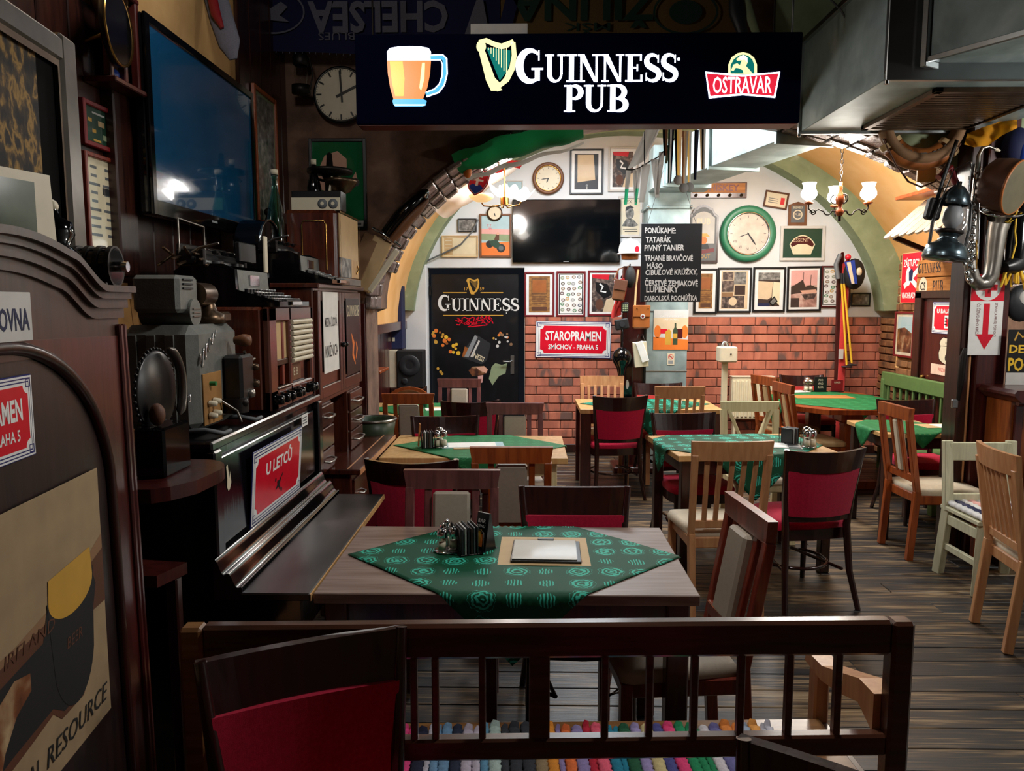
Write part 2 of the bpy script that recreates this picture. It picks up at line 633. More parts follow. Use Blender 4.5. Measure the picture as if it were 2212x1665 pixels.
    def stroke(s, pts, w, y=-.0005, closed=False):
        n = len(pts)
        ws = w if isinstance(w, (list, tuple)) else [w] * n
        vs = []
        for i in range(n):
            a = pts[(i - 1) % n if closed else max(i - 1, 0)]
            b = pts[(i + 1) % n if closed else min(i + 1, n - 1)]
            dx, dz = b[0] - a[0], b[1] - a[1]
            L = math.hypot(dx, dz) or 1
            nx, nz = -dz / L, dx / L
            vs += [(pts[i][0] + nx * ws[i] / 2, y, pts[i][1] + nz * ws[i] / 2), (pts[i][0] - nx * ws[i] / 2, y, pts[i][1] - nz * ws[i] / 2)]
        fs = [[2 * i, 2 * i + 1, 2 * ((i + 1) % n) + 1, 2 * ((i + 1) % n)] for i in range(n if closed else n - 1)]
        return s.add(vs, fs)

    def border(s, x0, z0, x1, z1, w, y=-.0005):
        return s.stroke([(x0, z0), (x1, z0), (x1, z1), (x0, z1)], w, y, True)

    def build(s, name, parent=None, loc=None, rot=None):
        me = bpy.data.meshes.new(name)
        me.from_pydata([tuple(v) for v in s.v], [], s.f)
        for mm in s.mats:
            me.materials.append(MATS[mm])
        me.polygons.foreach_set('material_index', s.fm)
        me.polygons.foreach_set('use_smooth', s.fs)
        if s.uvs:
            ul = me.uv_layers.new(name='UVMap')
            for l in me.loops:
                ul.data[l.index].uv = s.uvs.get(l.vertex_index, (0, 0))
        bm = bmesh.new()
        bm.from_mesh(me)
        bmesh.ops.recalc_face_normals(bm, faces=bm.faces)
        bm.to_mesh(me)
        bm.free()
        me.update()
        o = bpy.data.objects.new(name, me)
        COL.objects.link(o)
        if parent:
            o.parent = parent
        if loc:
            o.location = loc
        if rot:
            o.rotation_euler = rot
        return o


def tag(o, label, cat, group=None):
    o['label'] = label
    o['category'] = cat
    if group:
        o['group'] = group
    return o


def thing(name, label, cat, loc=(0, 0, 0), rz=0.0, group=None, rot=None):
    o = bpy.data.objects.new(name, None)
    o.empty_display_size = .05
    COL.objects.link(o)
    o.location = loc
    o.rotation_euler = rot or (0, 0, rz)
    return tag(o, label, cat, group)


def struct(o):
    o['kind'] = 'structure'
    return o


def dup(root, loc, rz, label, group=None):
    r = root.copy()
    COL.objects.link(r)
    r.location = loc
    r.rotation_euler = (0, 0, rz)
    r['label'] = label
    if group:
        r['group'] = group
    for ch in list(root.children):
        c = ch.copy()
        COL.objects.link(c)
        c.parent = r
        for g in list(ch.children):
            d = g.copy()
            COL.objects.link(d)
            d.parent = c
    return r


def ell(cx, cz, rx, rz, a0, a1, n):
    return [(cx + rx * math.cos(RAD(a0 + (a1 - a0) * k / n)), cz + rz * math.sin(RAD(a0 + (a1 - a0) * k / n))) for k in range(n + 1)]


# ---------------------------------------------------------------- serif capitals drawn as strokes
def serif_text(mb, string, x, z, h, y, gap=.06, sx=1.0, bold=1.0):
    """x,z = lower left corner; returns the width"""
    X = x
    for ch in string:
        k = h
        if ch == '~':
            continue
        def P(pts):
            mb.poly([(X + a * k * sx, z + b * k) for a, b in pts], y)
        def Rr(a, b, c, d):
            P([(a, b), (c, b), (c, d), (a, d)])
        def St(pts, ws):
            mb.stroke([(X + a * k * sx, z + b * k) for a, b in pts], [w * k * bold for w in ws], y)
        if ch == 'I':
            Rr(.11, 0, .31, 1); Rr(0, 0, .42, .06); Rr(0, .94, .42, 1); W = .42
        elif ch == 'U':
            Rr(.08, .3, .27, 1); Rr(.62, .3, .71, 1); Rr(0, .94, .36, 1); Rr(.5, .94, .82, 1)
            P(ell(.395, .32, .315, .34, 180, 360, 14) + ell(.445, .32, .175, .24, 360, 180, 14)); W = .82
        elif ch == 'N':
            Rr(.1, 0, .18, 1); Rr(.72, 0, .8, 1); P([(.04, 1), (.27, 1), (.8, 0), (.66, 0)])
            Rr(0, 0, .3, .06); Rr(.58, .94, .92, 1); Rr(0, .94, .2, 1); W = .92
        elif ch == 'E':
            Rr(.1, 0, .3, 1); Rr(0, .93, .66, 1); Rr(.59, .76, .66, 1); Rr(.3, .47, .52, .54); Rr(.46, .38, .52, .63)
            Rr(0, 0, .7, .07); Rr(.62, 0, .7, .25); W = .73
        elif ch == 'S':
            pts = ell(.33, .75, .24, .22, 25, 250, 14) + ell(.33, .25, .26, .22, 75, -150, 14)
            n = len(pts)
            St(pts, [.06 + .14 * abs(math.sin(PI * i / (n - 1))) ** 1.2 for i in range(n)])
            Rr(.53, .68, .58, .97); Rr(.06, .03, .11, .33); W = .64
        elif ch == 'G':
            pts = ell(.47, .5, .4, .46, 48, 315, 26)
            n = len(pts)
            St(pts, [.07 + .15 * abs(math.sin(PI * i / (n - 1))) ** 1.4 for i in range(n)])
            Rr(.62, .06, .8, .42); Rr(.5, .38, .92, .44); Rr(.74, .66, .79, .96); W = .94
        elif ch == 'P' or ch == 'B':
            Rr(.1, 0, .3, 1); Rr(0, 0, .42, .06); Rr(0, .94, .35, 1)
            pts = [(.3, .965)] + ell(.36, .73, .26, .235, 88, -88, 16) + [(.3, .495)]
            n = len(pts)
            St(pts, [.06 + .13 * math.sin(PI * i / (n - 1)) for i in range(n)])
            W = .68
            if ch == 'B':
                pts = [(.3, .5)] + ell(.38, .265, .3, .235, 88, -88, 16) + [(.3, .03)]
                n = len(pts)
                St(pts, [.06 + .14 * math.sin(PI * i / (n - 1)) for i in range(n)])
                W = .76
        else:
            W = .35
        X += (W + gap) * k * sx
    return X - x


def harp(mb, x, z, h, y, light, dark, strings):
    """harp emblem: x,z centre, h height"""
    def T(p):
        return (x + p[0] * h, z + p[1] * h)
    mb.m(light)
    mb.poly([T(p) for p in [(-.36, .32), (-.24, .34), (-.02, -.24), (.1, -.36), (.02, -.5), (-.1, -.5), (-.2, -.3)]], y)
    mb.poly([T(p) for p in ell(-.3, .38, .1, .12, 0, 360, 16)], y - .0003)
    mb.stroke([T(p) for p in [(-.34, .46), (-.2, .5), (-.02, .42), (.12, .38), (.25, .42), (.36, .5)]],
              [.1 * h, .1 * h, .1 * h, .11 * h, .12 * h, .05 * h], y - .0002)
    mb.stroke([T(p) for p in [(.36, .46), (.38, .2), (.34, -.05), (.22, -.28), (.06, -.42), (.08, -.5)]],
              [.09 * h, .1 * h, .12 * h, .12 * h, .08 * h, .12 * h], y - .0002)
    mb.m(dark)
    mb.poly([T(p) for p in [(-.2, .36), (.3, .3), (.3, .1), (.24, -.1), (.08, -.3)]], y + .0001)
    mb.m(strings)
    for i in range(8):
        a = -.15 + .053 * i
        mb.stroke([T((a, .36)), T((a + .0, .26 - i * .07 + .05))], .016 * h, y - .0002)
# ================================================================ the room
YB, YA0, YA1, XL, XR, ZC = 8.4, 5.2, 5.6, -1.6, 4.6, 3.75
VX, VZ, VA, VB = 1.2, 1.4, 2.65, 2.12          # vault profile
AX, AZ, AA, AB, AR = .95, 1.6, 2.03, 1.35, 2.5          # opening of the dividing arch


def vault_pts(da, db, n=40, a0=180, a1=0):
    return [(VX + (VA - da + (-.13 if c < 0 else .2)) * c, VZ + (VB - db) * s) for c, s in ell(0, 0, 1, 1, a0, a1, n)]


# floor: every board its own piece
fl = struct(MB('black_matt').bx(XL - .1, XR + .1, -1.5, YB + .2, -.08, -.034, 0).build('floor'))
y = -.4
row = 0
while y < YB:
    cuts = [XL]
    x = XL + random.uniform(.8, 2.6)
    while x < XR - .8:
        cuts.append(x)
        x += random.uniform(2.0, 3.4)
    cuts.append(XR)
    wdt = .142
    for a, b in zip(cuts, cuts[1:]):
        MB('floor_board').bx(a + .0015, b - .0015, y + .002, y + wdt - .002, -.034, random.uniform(-.003, 0), .003).build('plank', fl)
    y += wdt
    row += 1

# near room
struct(MB('plaster_ochre').bx(XL - .12, XL, -1.5, YA0, 0, ZC, 0).build('wall_left'))
struct(MB('plaster_white').bx(XR, XR + .12, -1.5, YA0, 0, ZC, 0).build('wall_right'))
struct(MB('plaster_brown').bx(XL, XR, -1.62, -1.5, 0, ZC, 0).build('wall_rear'))
struct(MB('ceiling_dark').bx(XL - .12, XR + .12, -1.62, YA0, ZC, ZC + .1, 0).build('ceiling'))
tr = struct(MB('dark_oak').bx(XL, XL + .07, 2.92, 3.06, 1.75, ZC, .006).build('trim_1'))
bd = struct(MB('dark_oak').bx(XL, XL + .006, 1.3, YA0, .1, 1.2, 0).build('trim_5'))
y = 1.3
while y < YA0 - .02:
    y1 = min(y + .18, YA0)
    MB('dark_oak').bx(XL, XL + .022, y + .003, y1 - .003, .05, 2.72 if y < 4.2 else ZC - .02, .004).build('plank', bd)
    y = y1

# dividing wall with the wide arch
opening = [(AX - AA, 0), (AX - AA, AZ)] + ell(AX, AZ, AA, AB, 180, 90, 24)[1:] + ell(AX, AZ, AR, AB, 90, 0, 24)[1:-1] + [(AX + AR, AZ), (AX + AR, 0)]
mid = struct(MB('plaster_brown').prism([(XL, 0)] + opening + [(XR, 0), (XR, ZC), (XL, ZC)], YA0, YA1).build('wall_middle'))
right_half = [(1.6, ZC), (1.6, AZ + AB * .97)] + ell(AX, AZ, AR, AB, 74.9, 16, 22) + [(XR, AZ + AB * .28), (XR, ZC)]
struct(MB('plaster_sage').prism(right_half, YA0 - .02, YA0 - .001).build('trim_2'))
# the arch runs deeper on its piano side
struct(MB('plaster_brown').prism(ell(AX, AZ, AA, AB, 180, 90, 24) + ell(VX, VZ, VA - .03, VB - .03, 96, 178, 24), YA1 - .01, 5.98).build('wall_middle.001'))
# bricks lining the arch
nb = 46
for i in range(nb):
    a0, a1 = PI - PI * i / nb, PI - PI * (i + 1) / nb
    am = (a0 + a1) / 2
    ra = AA if am > PI / 2 else AR
    p0 = Vector((AX + ra * math.cos(a0), 0, AZ + AB * math.sin(a0)))
    p1 = Vector((AX + ra * math.cos(a1), 0, AZ + AB * math.sin(a1)))
    t = (p1 - p0)
    L = t.length
    t.normalize()
    nrm = Vector((-math.cos(am) / ra, 0, -math.sin(am) / AB)).normalized()
    off = (i % 2) * .07
    edges = [YA0 - .02, YA0 + .13 + off, YA0 + .28 + off * .5, YA1 + .01]
    if RAD(122) < am < RAD(168):
        edges += [5.76 + off, 5.9 + off * .5, 5.99]
    for e0, e1 in zip(edges, edges[1:]):
        h = random.uniform(.03, .055)
        c = (p0 + p1) / 2 + nrm * (h / 2 - .01)
        mb = MB('brick_glazed')
        mb.M = Matrix.Translation((c.x, (e0 + e1) / 2, c.z)) @ Matrix((t, Vector((0, 1, 0)), t.cross(Vector((0, 1, 0))))).transposed().to_4x4()
        mb.box((0, 0, 0), (L - .008, e1 - e0 - .01, h), .012)
        mb.build('brick', mid)
# far room
struct(MB('maroon_wood').bx(VX - VA - .1, VX - VA, YA1, YB, 0, VZ + .05, 0).bx(VX - VA - .1, VX - VA + .17, YA1, YB, VZ - .03, VZ + .05, 0).build('wall_left.001'))
bd = struct(MB('dark_oak').bx(XL, AX - AA, YA0 - .012, YA0 - .002, .02, 1.64, 0).build('trim_6'))
for k in range(4):
    MB('maroon_wood').bx(XL + .002 + k * .13, XL + .127 + k * .13, YA0 - .03, YA0 - .012, .02, 1.64, .004).build('plank', bd)
wr = struct(MB('mortar').bx(VX + VA, VX + VA + .3, YA1, YB, 0, 1.45, 0).build('wall_right.001'))
WP = 3.64                                       # brick-faced thicker stretch of the right-hand wall
struct(MB('plaster_orange').bx(WP, VX + VA + .05, YA1, 7.62, 1.0, 2.05, .01).build('wall_right.002'))
struct(MB('mortar').bx(WP + .01, VX + VA + .05, YA1, 7.61, 0, 1.0, .01).build('wall_right.003'))
vp = vault_pts(0, 0)
struct(MB('plaster_orange').grid(lambda a, b: (vp[round(a * 40)][0], YA1 - .02 + b * (YB + .1 - YA1), vp[round(a * 40)][1]), 40, 3).build('ceiling.001'))
ix, oz = .2, .18
outer, inner = vault_pts(.0, .0), [(1.03 + (2.23 if c < 0 else 2.74) * c, VZ + 2.0 * s) for c, s in ell(0, 0, 1, 1, 180, 0, 40)]
struct(MB('plaster_sage').prism(outer[1:-1] + inner[1:-1][::-1], YB - .22, YB + .01).build('trim_3'))


def bp(u, v, Y=YB):
    p = PY(u, v, Y)
    return p.x, p.z


dx0, dzt = bp(922, 578)
dx1, _ = bp(1133, 578)
wall_poly = [(VX - VA - .1, 0), (dx0, 0), (dx0, dzt), (dx1, dzt), (dx1, 0), (VX + VA + .3, 0), (VX + VA + .3, VZ)] + vault_pts(-.05, -.05)[::-1][1:-1] + [(VX - VA - .1, VZ)]
wb = struct(MB('plaster_white').prism(wall_poly, YB, YB + .2).build('wall_back'))
struct(MB('dark_oak').bx(dx1, VX + VA, YB - .035, YB, 0, .09, .004).build('baseboard_back'))
# brick dado on the back wall
bx0 = dx1 + .005
bz1 = bp(1300, 684)[1]
MB('mortar').bx(bx0, VX + VA, YB - .012, YB + .002, .05, bz1, 0).build('mortar_bed', wb)
bw, bh = .262, (bz1 - .07) / 15
protos = {}
for r in range(15):
    z = .07 + bh * (r + .5)
    x = bx0
    first_w = bw if r % 2 else bw / 2
    while x < VX + VA - .02:
        w = min(first_w, VX + VA - x)
        first_w = bw
        key = round(w, 3)
        if key not in protos:
            protos[key] = MB('brick_red').box((0, 0, 0), (w - .006, .03, bh - .009), .005).build('brick')
            o = protos[key]
        else:
            o = protos[key].copy()
            COL.objects.link(o)
        o.parent = wb
        o.location = (x + w / 2, YB - .012 + random.uniform(-.004, .004), z)
        x += w
# bricks on the far right-hand wall
pr = {}
for r in range(27):
    z = .06 + r * .077
    yhi = YB if z < 1.45 else 7.6
    yy = YA1 + .02
    fw = .22 if r % 2 else .12
    while yy < yhi - .04:
        w = min(fw, yhi - yy)
        fw = .23
        if 6.25 < yy + w / 2 < 7.06 and z < 1.74:
            yy = 7.08
            continue
        key = round(w, 2)
        if key not in pr:
            pr[key] = MB('brick_brown').box((0, 0, 0), (.05, key - .014, .064), .007).build('brick')
            o = pr[key]
        else:
            o = pr[key].copy()
            COL.objects.link(o)
        o.parent = wr
        o.location = ((WP if yy + w / 2 < 7.62 else VX + VA) - .006 + random.uniform(-.006, .006), yy + w / 2, z)
        yy += w

# white wall post between the loudspeakers and the door
p0 = bp(876, 580)
struct(MB('plaster_white').bx(p0[0], bp(922, 600)[0] + .01, YB - .12, YB + .02, 0, dzt + .03, .01).build('trim_4'))

# ---------------------------------------------------------------- the black door
d1 = struct(thing('door_1', '', 'door'))
del d1['label'], d1['category']
DY = YB + .1
ax, az = bp(931, 592, DY)
bx_, _ = bp(1120, 592, DY)
DW, DC = bx_ - ax, (ax + bx_) / 2
d1.location = (DC, DY, 0)
MB('poster_dark').bx(-DW / 2, DW / 2, 0, .05, 0.005, az, .003).build('leaf', d1)


def dp(u, v):
    p = PY(u, v, DY)
    return p.x - DC, p.z


def dpx(pts):
    return [dp(*p) for p in pts]


mb = MB('brass')
x, z = dp(1021, 619)
harp(mb, x, z, .17, -.002, 'gold', 'black', 'gold')
mb.m('gold')
for (u0, u1, v) in ((957, 1008, 632), (1038, 1087, 632), (957, 1087, 681)):
    a, b = dp(u0, v), dp(u1, v)
    mb.rect(a[0], a[1] - .005, b[0], b[1] + .005, -.001)
mb.text('17', *dp(1006, 624), .05, -.001)
mb.text('59', *dp(1041, 624), .05, -.001)
mb.build('harp_emblem', d1)
mb = MB('white')
a = dp(948, 671)
w = serif_text(mb, 'G', a[0], a[1], .172, -.001, .05, .82)
serif_text(mb, 'UINNESS', a[0] + w, a[1], .135, -.001, .05, 1.02)
mb.text('.', *dp(1094, 671), .1, -.001)
mb.build('lettering', d1)
mb = MB('sign_red')
pts = []
for i in range(46):
    t = i / 45
    pts.append(dp(986 + 74 * t + 6 * math.sin(t * 46), 694 + 8 * math.sin(t * 38 + 1) - 3 * t))
mb.stroke(pts, .011, -.001)
mb.stroke(dpx([(984, 692), (1000, 698), (1030, 694), (1058, 684), (1063, 690), (1050, 702), (1012, 706)]), .01, -.001)
mb.stroke(dpx([(1010, 706), (1022, 700), (1040, 699)]), .008, -.001)
mb.build('signature', d1)
mb = MB('orange')
rnd = random.Random(5)
for i in range(26):
    t = i / 25
    u, v = 936 + 52 * t + rnd.uniform(-7, 7), 718 + 42 * t + rnd.uniform(-12, 14)
    mb.m(rnd.choice(['orange', 'gold', 'yellow', 'leather_tan'])).disc(*dp(u, v), rnd.uniform(.01, .024), -.001 - i * .00002, n=12)
for i in range(16):
    u, v = rnd.uniform(1064, 1104), rnd.uniform(718, 748)
    mb.m(rnd.choice(['orange', 'gold', 'mountgrey', 'sepia'])).disc(*dp(u, v), rnd.uniform(.008, .018), -.001 - i * .00002, n=12)
for (u, v) in ((946, 796), (952, 803), (955, 807)):
    mb.m('gold').disc(*dp(u, v), .016, -.0012, n=12)
mb.build('bokeh_lights', d1)
mb = MB('charcoal')
mb.poly(dpx([(1028, 722), (1060, 742), (1052, 778), (1040, 787), (998, 772), (1006, 750)]), -.0014)
mb.m('grey').poly(dpx([(1026, 723), (1032, 728), (1012, 772), (1003, 770)]), -.0017)
mb.m('mountgrey').poly(dpx([(1034, 734), (1037, 737), (1020, 772), (1016, 770)]), -.0017)
mb.m('leather_tan').poly(dpx([(1004, 748), (1020, 756), (1012, 772), (998, 770)]), -.0016)
mb.m('cream').text('NESS', *dp(1034, 772), .075, -.002, sx=.8, rot=-.45, bold=.002)
mb.m('cow_brown').poly(dpx([(1012, 800), (1020, 792), (1046, 790), (1054, 797), (1052, 805), (1040, 811), (1020, 812)]), -.0015)
mb.m('flesh').poly(dpx([(1028, 793), (1046, 791), (1054, 798), (1050, 806), (1036, 800)]), -.0017)
mb.m('pink').poly(dpx([(1032, 812), (1044, 810), (1042, 826), (1034, 828)]), -.0016)
mb.m('sage').poly(dpx([(1062, 792), (1070, 784), (1084, 788), (1096, 784), (1092, 806), (1078, 812), (1064, 832), (1056, 818)]), -.0013)
mb.build('glass_picture', d1)
MB('steel').bx(*[dp(1103, 800)[0], dp(1111, 800)[0]], -.012, 0, dp(1107, 808)[1], dp(1107, 768)[1], .004).build('handle_plate', d1)
hx, hz = dp(1106, 780)
MB('chrome').tube([(hx, -.01, hz), (hx, -.05, hz), (hx - .03, -.055, hz), (hx - .1, -.055, hz + .003)], .009, 10).build('handle', d1)
MB('iron').cyl((-DW / 2 - .012, -.02, 1.72), (-DW / 2 - .012, -.02, 1.82), .012, 10).build('hinge', d1)

# ---------------------------------------------------------------- maroon door under the wooden pub sign
d2 = struct(thing('door_2', '', 'door', (WP - .02, 6.67, 0), -PI / 2))
del d2['label'], d2['category']
MB('maroon_wood').bx(-.36, .36, -.03, .0, .01, 1.68, .004).build('leaf', d2)
for sx in (-.42, .42):
    MB('dark_oak').bx(sx - .06, sx + .06, -.06, .03, 0, 1.74, .006).build('door_post', d2)
MB('dark_oak').bx(-.48, .48, -.06, .03, 1.68, 1.75, .006).build('door_head', d2)
MB('brass').sph((-.29, -.05, .98), .02).build('knob', d2)
# ================================================================ chairs (local frame: the sitter looks along +y, back at -y)
def arc_board(mb, w, y0, sag, z0, z1, th, rake=.0, dip=0.0, wtop=None, n=12, y_top=None):
    """board bent in plan: middle lies at y0 - sag, ends at y0; wtop = half width at the top"""
    wt = w if wtop is None else wtop
    vs = []
    for i in range(n + 1):
        t = -1 + 2 * i / n
        bow = -sag * (1 - t * t)
        for (zz, hw, yy) in ((z0, w, 0), (z1, wt, -rake)):
            d = -dip * (1 - t * t) if zz == z1 else -dip * .5 * (1 - t * t)
            for s in (-th / 2, th / 2):
                vs.append((t * hw, y0 + bow + yy + s, zz + d))
    fs = []
    for i in range(n):
        a, b = i * 4, (i + 1) * 4
        fs += [[a, b, b + 1, a + 1], [a + 2, a + 3, b + 3, b + 2], [a, a + 2, b + 2, b], [a + 1, b + 1, b + 3, a + 3]]
    fs += [[0, 1, 3, 2], [n * 4, n * 4 + 2, n * 4 + 3, n * 4 + 1]]
    return mb.add(vs, fs)


def pad(mb, pts, z0, z1, r=.02):
    """cushion: plan outline pts, rounded top edge"""
    cx = sum(p[0] for p in pts) / len(pts)
    cy = sum(p[1] for p in pts) / len(pts)
    rings = []
    for (k, z) in ((1, z0), (1.015, (z0 + z1) / 2), (.97, z1 - r * .3), (.88, z1), (.4, z1 + .008)):
        rings.append([(cx + (x - cx) * k, cy + (y - cy) * k, z) for x, y in pts])
    n = len(pts)
    vs = [p for rr in rings for p in rr]
    fs = [[i * n + k, i * n + (k + 1) % n, (i + 1) * n + (k + 1) % n, (i + 1) * n + k] for i in range(len(rings) - 1) for k in range(n)]
    mb.add(vs, fs, True)
    mb.add(rings[-1], [list(range(n))], True)
    mb.add(rings[0], [list(range(n))])
    return mb


SEAT_ROUND = [(-.20, -.17), (-.215, .0), (-.22, .12), (-.20, .2), (-.12, .235), (0, .245), (.12, .235), (.20, .2), (.22, .12), (.215, 0), (.20, -.17), (0, -.19)]
SEAT_SQ = [(-.18, -.19), (-.2, .0), (-.215, .17), (-.2, .205), (0, .215), (.2, .205), (.215, .17), (.2, 0), (.18, -.19)]


def make_red(label, fabric='burgundy', frame='wenge', loc=(0, 0, 0), rz=0):
    t = thing('upholstered_chair', label, 'chair', loc, rz, 'red upholstered chairs with dark frames')
    for s in (-1, 1):
        MB(frame).tube([(s * .215, -.29, 0), (s * .19, -.235, .2), (s * .18, -.205, .45), (s * .195, -.215, .62), (s * .222, -.262, .885)],
                       [.015, .018, .021, .018, .014], 8).build('leg', t)
        MB(frame).tube([(s * .19, .215, 0), (s * .18, .19, .41)], [.014, .022], 8).build('leg', t)
    MB(frame).prism([(x * 1.0, y) for x, y in SEAT_ROUND], .365, .425, 'z').build('seat_frame', t)
    pad(MB(fabric), [(x * .985, y * .985) for x, y in SEAT_ROUND], .425, .475).build('seat', t)
    mb = MB(frame)
    arc_board(mb, .212, -.243, .045, .765, .885, .024, .02, .014, .232)
    mb.build('top_rail', t)
    arc_board(MB(frame), .182, -.21, .03, .485, .525, .02, 0).build('lower_rail', t)
    mb = MB(fabric)
    arc_board(mb, .178, -.214, .034, .52, .77, .036, .03, .012, .205)
    mb.build('backrest', t)
    pts = [(-.17, -.2, .2)] + [(.185 * math.sin(RAD(a)) , .02 - .19 * math.cos(RAD(a)) * (1 if abs(a) > 90 else 1), .2) for a in range(-150, 151, 20)] + [(.17, -.2, .2)]
    MB(frame).tube(pts, .009, 6).build('stretcher', t)
    return t


def make_panel(label, frame='mahogany', padm='beige_pad', padw=.155, h=.95, loc=(0, 0, 0), rz=0, group='wooden chairs with a padded back panel'):
    t = thing('panel_back_chair', label, 'chair', loc, rz, group)
    rk = .075
    for s in (-1, 1):
        mb = MB(frame).bar((s * .178, -.235, 0), (s * .178, -.205, .45), .036, .042)
        mb.bar((s * .178, -.205, .44), (s * .178, -.205 - rk, h - .075), .036, .036)
        mb.build('leg', t)
        MB(frame).bar((s * .185, .185, 0), (s * .185, .185, .42), .04, .04).build('leg', t)
    MB(frame).bx(-.195, .195, -.2, .2, .365, .425, .006).build('seat_frame', t)
    pad(MB(padm), SEAT_SQ, .425, .47).build('seat', t)
    mb = MB(frame)
    y = -.205 - rk
    mb.prism([(-.19, h - .08), (.19, h - .08), (.203, h), (-.203, h)], y - .016, y + .018)
    mb.build('top_rail', t)
    MB(frame).bx(-.165, .165, -.218, -.195, .5, .55).build('lower_rail', t)
    for s in (-1, 1):
        e = padw / 2 + .022
        MB(frame).bar((s * e, -.209, .54), (s * e, -.205 - rk * .97, h - .078), .03, .022).build('back_slat', t)
    mb = MB(padm)
    mb.M = Matrix.Translation((0, -.207 - rk * .5, (h + .46) / 2)) @ Matrix.Rotation(math.atan2(rk, h - .54), 4, 'X')
    mb.box((0, 0.012, 0), (padw, .05, h - .635), .014)
    mb.build('back_pad', t)
    return t


def make_slat(label, frame='beech', padm='cream_pad', n=5, h=.95, loc=(0, 0, 0), rz=0):
    t = thing('slat_back_chair', label, 'chair', loc, rz, 'light wood chairs with slatted backs')
    for s in (-1, 1):
        mb = MB(frame).bar((s * .18, -.25, 0), (s * .182, -.205, .45), .034, .042)
        mb.bar((s * .182, -.205, .44), (s * .19, -.272, h - .07), .034, .034)
        mb.build('leg', t)
        MB(frame).bar((s * .185, .185, 0), (s * .185, .185, .42), .04, .04).build('leg', t)
    MB(frame).bx(-.19, .19, -.2, .2, .365, .425, .006).build('seat_frame', t)
    pad(MB(padm), SEAT_SQ, .425, .47).build('seat', t)
    arc_board(MB(frame), .205, -.262, .03, h - .1, h, .024, .012, 0, .21).build('top_rail', t)
    MB(frame).bx(-.17, .17, -.218, -.196, .478, .52).build('lower_rail', t)
    for k in range(n):
        x = (-1 + 2 * (k + 1) / (n + 1)) * .19
        bow = .03 * (1 - (x / .2) ** 2)
        MB(frame).bar((x * .93, -.207, .51), (x, -.258 - bow * .9, h - .09), .026, .014).build('back_slat', t)
    return t


def make_vback(label, frame='cream_wood', h=.93, loc=(0, 0, 0), rz=0):
    t = thing('cross_back_chair', label, 'chair', loc, rz)
    for s in (-1, 1):
        mb = MB(frame).bar((s * .185, -.23, 0), (s * .185, -.205, .45), .04, .04)
        mb.bar((s * .185, -.205, .44), (s * .19, -.26, h - .06), .045, .036)
        mb.build('leg', t)
        MB(frame).bar((s * .185, .185, 0), (s * .185, .185, .42), .04, .04).build('leg', t)
        MB(frame).bar((s * .02, -.22, .56), (s * .155, -.258, h - .06), .045, .022).build('brace', t)
    MB(frame).bx(-.2, .2, -.2, .2, .365, .425, .006).build('seat_frame', t)
    pad(MB('cream_pad'), SEAT_SQ, .425, .46).build('seat', t)
    MB(frame).prism([(-.2, h - .075), (.2, h - .075), (.215, h), (-.215, h)], -.28, -.248).build('top_rail', t)
    MB(frame).bx(-.17, .17, -.226, -.2, .52, .57).build('lower_rail', t)
    return t


def make_round(label, loc, rz):
    t = thing('round_back_chair', label, 'chair', loc, rz)
    for s in (-1, 1):
        MB('cherry').bar((s * .18, -.22, 0), (s * .185, -.23, .55), .036, .036).build('leg', t)
        MB('cherry').bar((s * .18, .18, 0), (s * .18, .18, .42), .036, .036).build('leg', t)
    MB('cherry').bx(-.2, .2, -.2, .2, .37, .425).build('seat_frame', t)
    pad(MB('leather_brown'), SEAT_SQ, .425, .47).build('seat', t)
    outline = [(-.2, .5), (.2, .5)] + ell(0, .74, .205, .14, 0, 180, 14)
    MB('cherry').prism(outline, -.26, -.22).build('backrest', t)
    MB('leather_brown').prism([(x * .86, .5 + (z - .5) * .93) for x, z in outline], -.222, -.2).build('back_pad', t)
    return t


# ---- chairs round the four-seater nearest the piano
D = PI
make_panel('plum-brown chair with beige panel at the far side of the dark-topped table', 'plumwood', loc=(-.309, 2.888, 0), rz=D)
make_red('burgundy chair with dark rail at the far side of the dark-topped table, behind its menu', loc=(.205, 2.888, 0), rz=D)
make_panel('red-brown chair with beige panel standing at the narrow end of the dark-topped table', 'mahogany', loc=(.497, 2.59, 0), rz=RAD(95))
# ---- the light table in the middle of the room
make_red('burgundy chair behind the piano lid, its back to the dark-topped table', loc=(-.552, 3.962, 0), rz=RAD(-2))
make_panel('reddish grey-panelled chair seen from behind at the near side of the light wooden table', 'cherry', loc=(-.074, 3.962, 0), rz=RAD(1))
make_red('burgundy chair with glossy rail behind the napkin holder of the light wooden table', loc=(-.52, 4.886, 0), rz=D + .1)
make_panel('plum-brown chair with grey panel at the far side of the light wooden table', 'plumwood', loc=(-.075, 5.04, 0), rz=D)
# ---- the table in front of the black door
make_panel('orange-brown chair with grey panel by the far table near the loudspeakers', 'cherry', loc=(-.91, 6.13, 0), rz=RAD(1))
make_red('burgundy chair with its back to the viewer at the table before the black door', loc=(-.475, 6.22, 0), rz=RAD(9))
make_panel('plum-brown chair with beige panel standing right before the black door', 'plumwood', loc=(-.608, 6.72, 0), rz=D)
make_round('brown chair with a rounded back in front of the small floor loudspeaker', (-1.07, 6.73, 0), D)
# ---- the table by the coat post
make_red('burgundy chair with open seat back standing alone at the near side of the coat-post table', loc=(.745, 6.56, 0), rz=RAD(8))
make_slat('light slatted chair with its back to the viewer, under the hanging chalkboard', loc=(1.29, 6.68, 0), rz=0)
make_slat('light slatted chair against the brick wall under the red enamel sign', 'beech', loc=(.725, 7.02, 0), rz=D)
make_red('small dark-railed chair with orange-red pad beside the steel air duct', 'scarlet', loc=(1.263, 7.07, 0), rz=D)
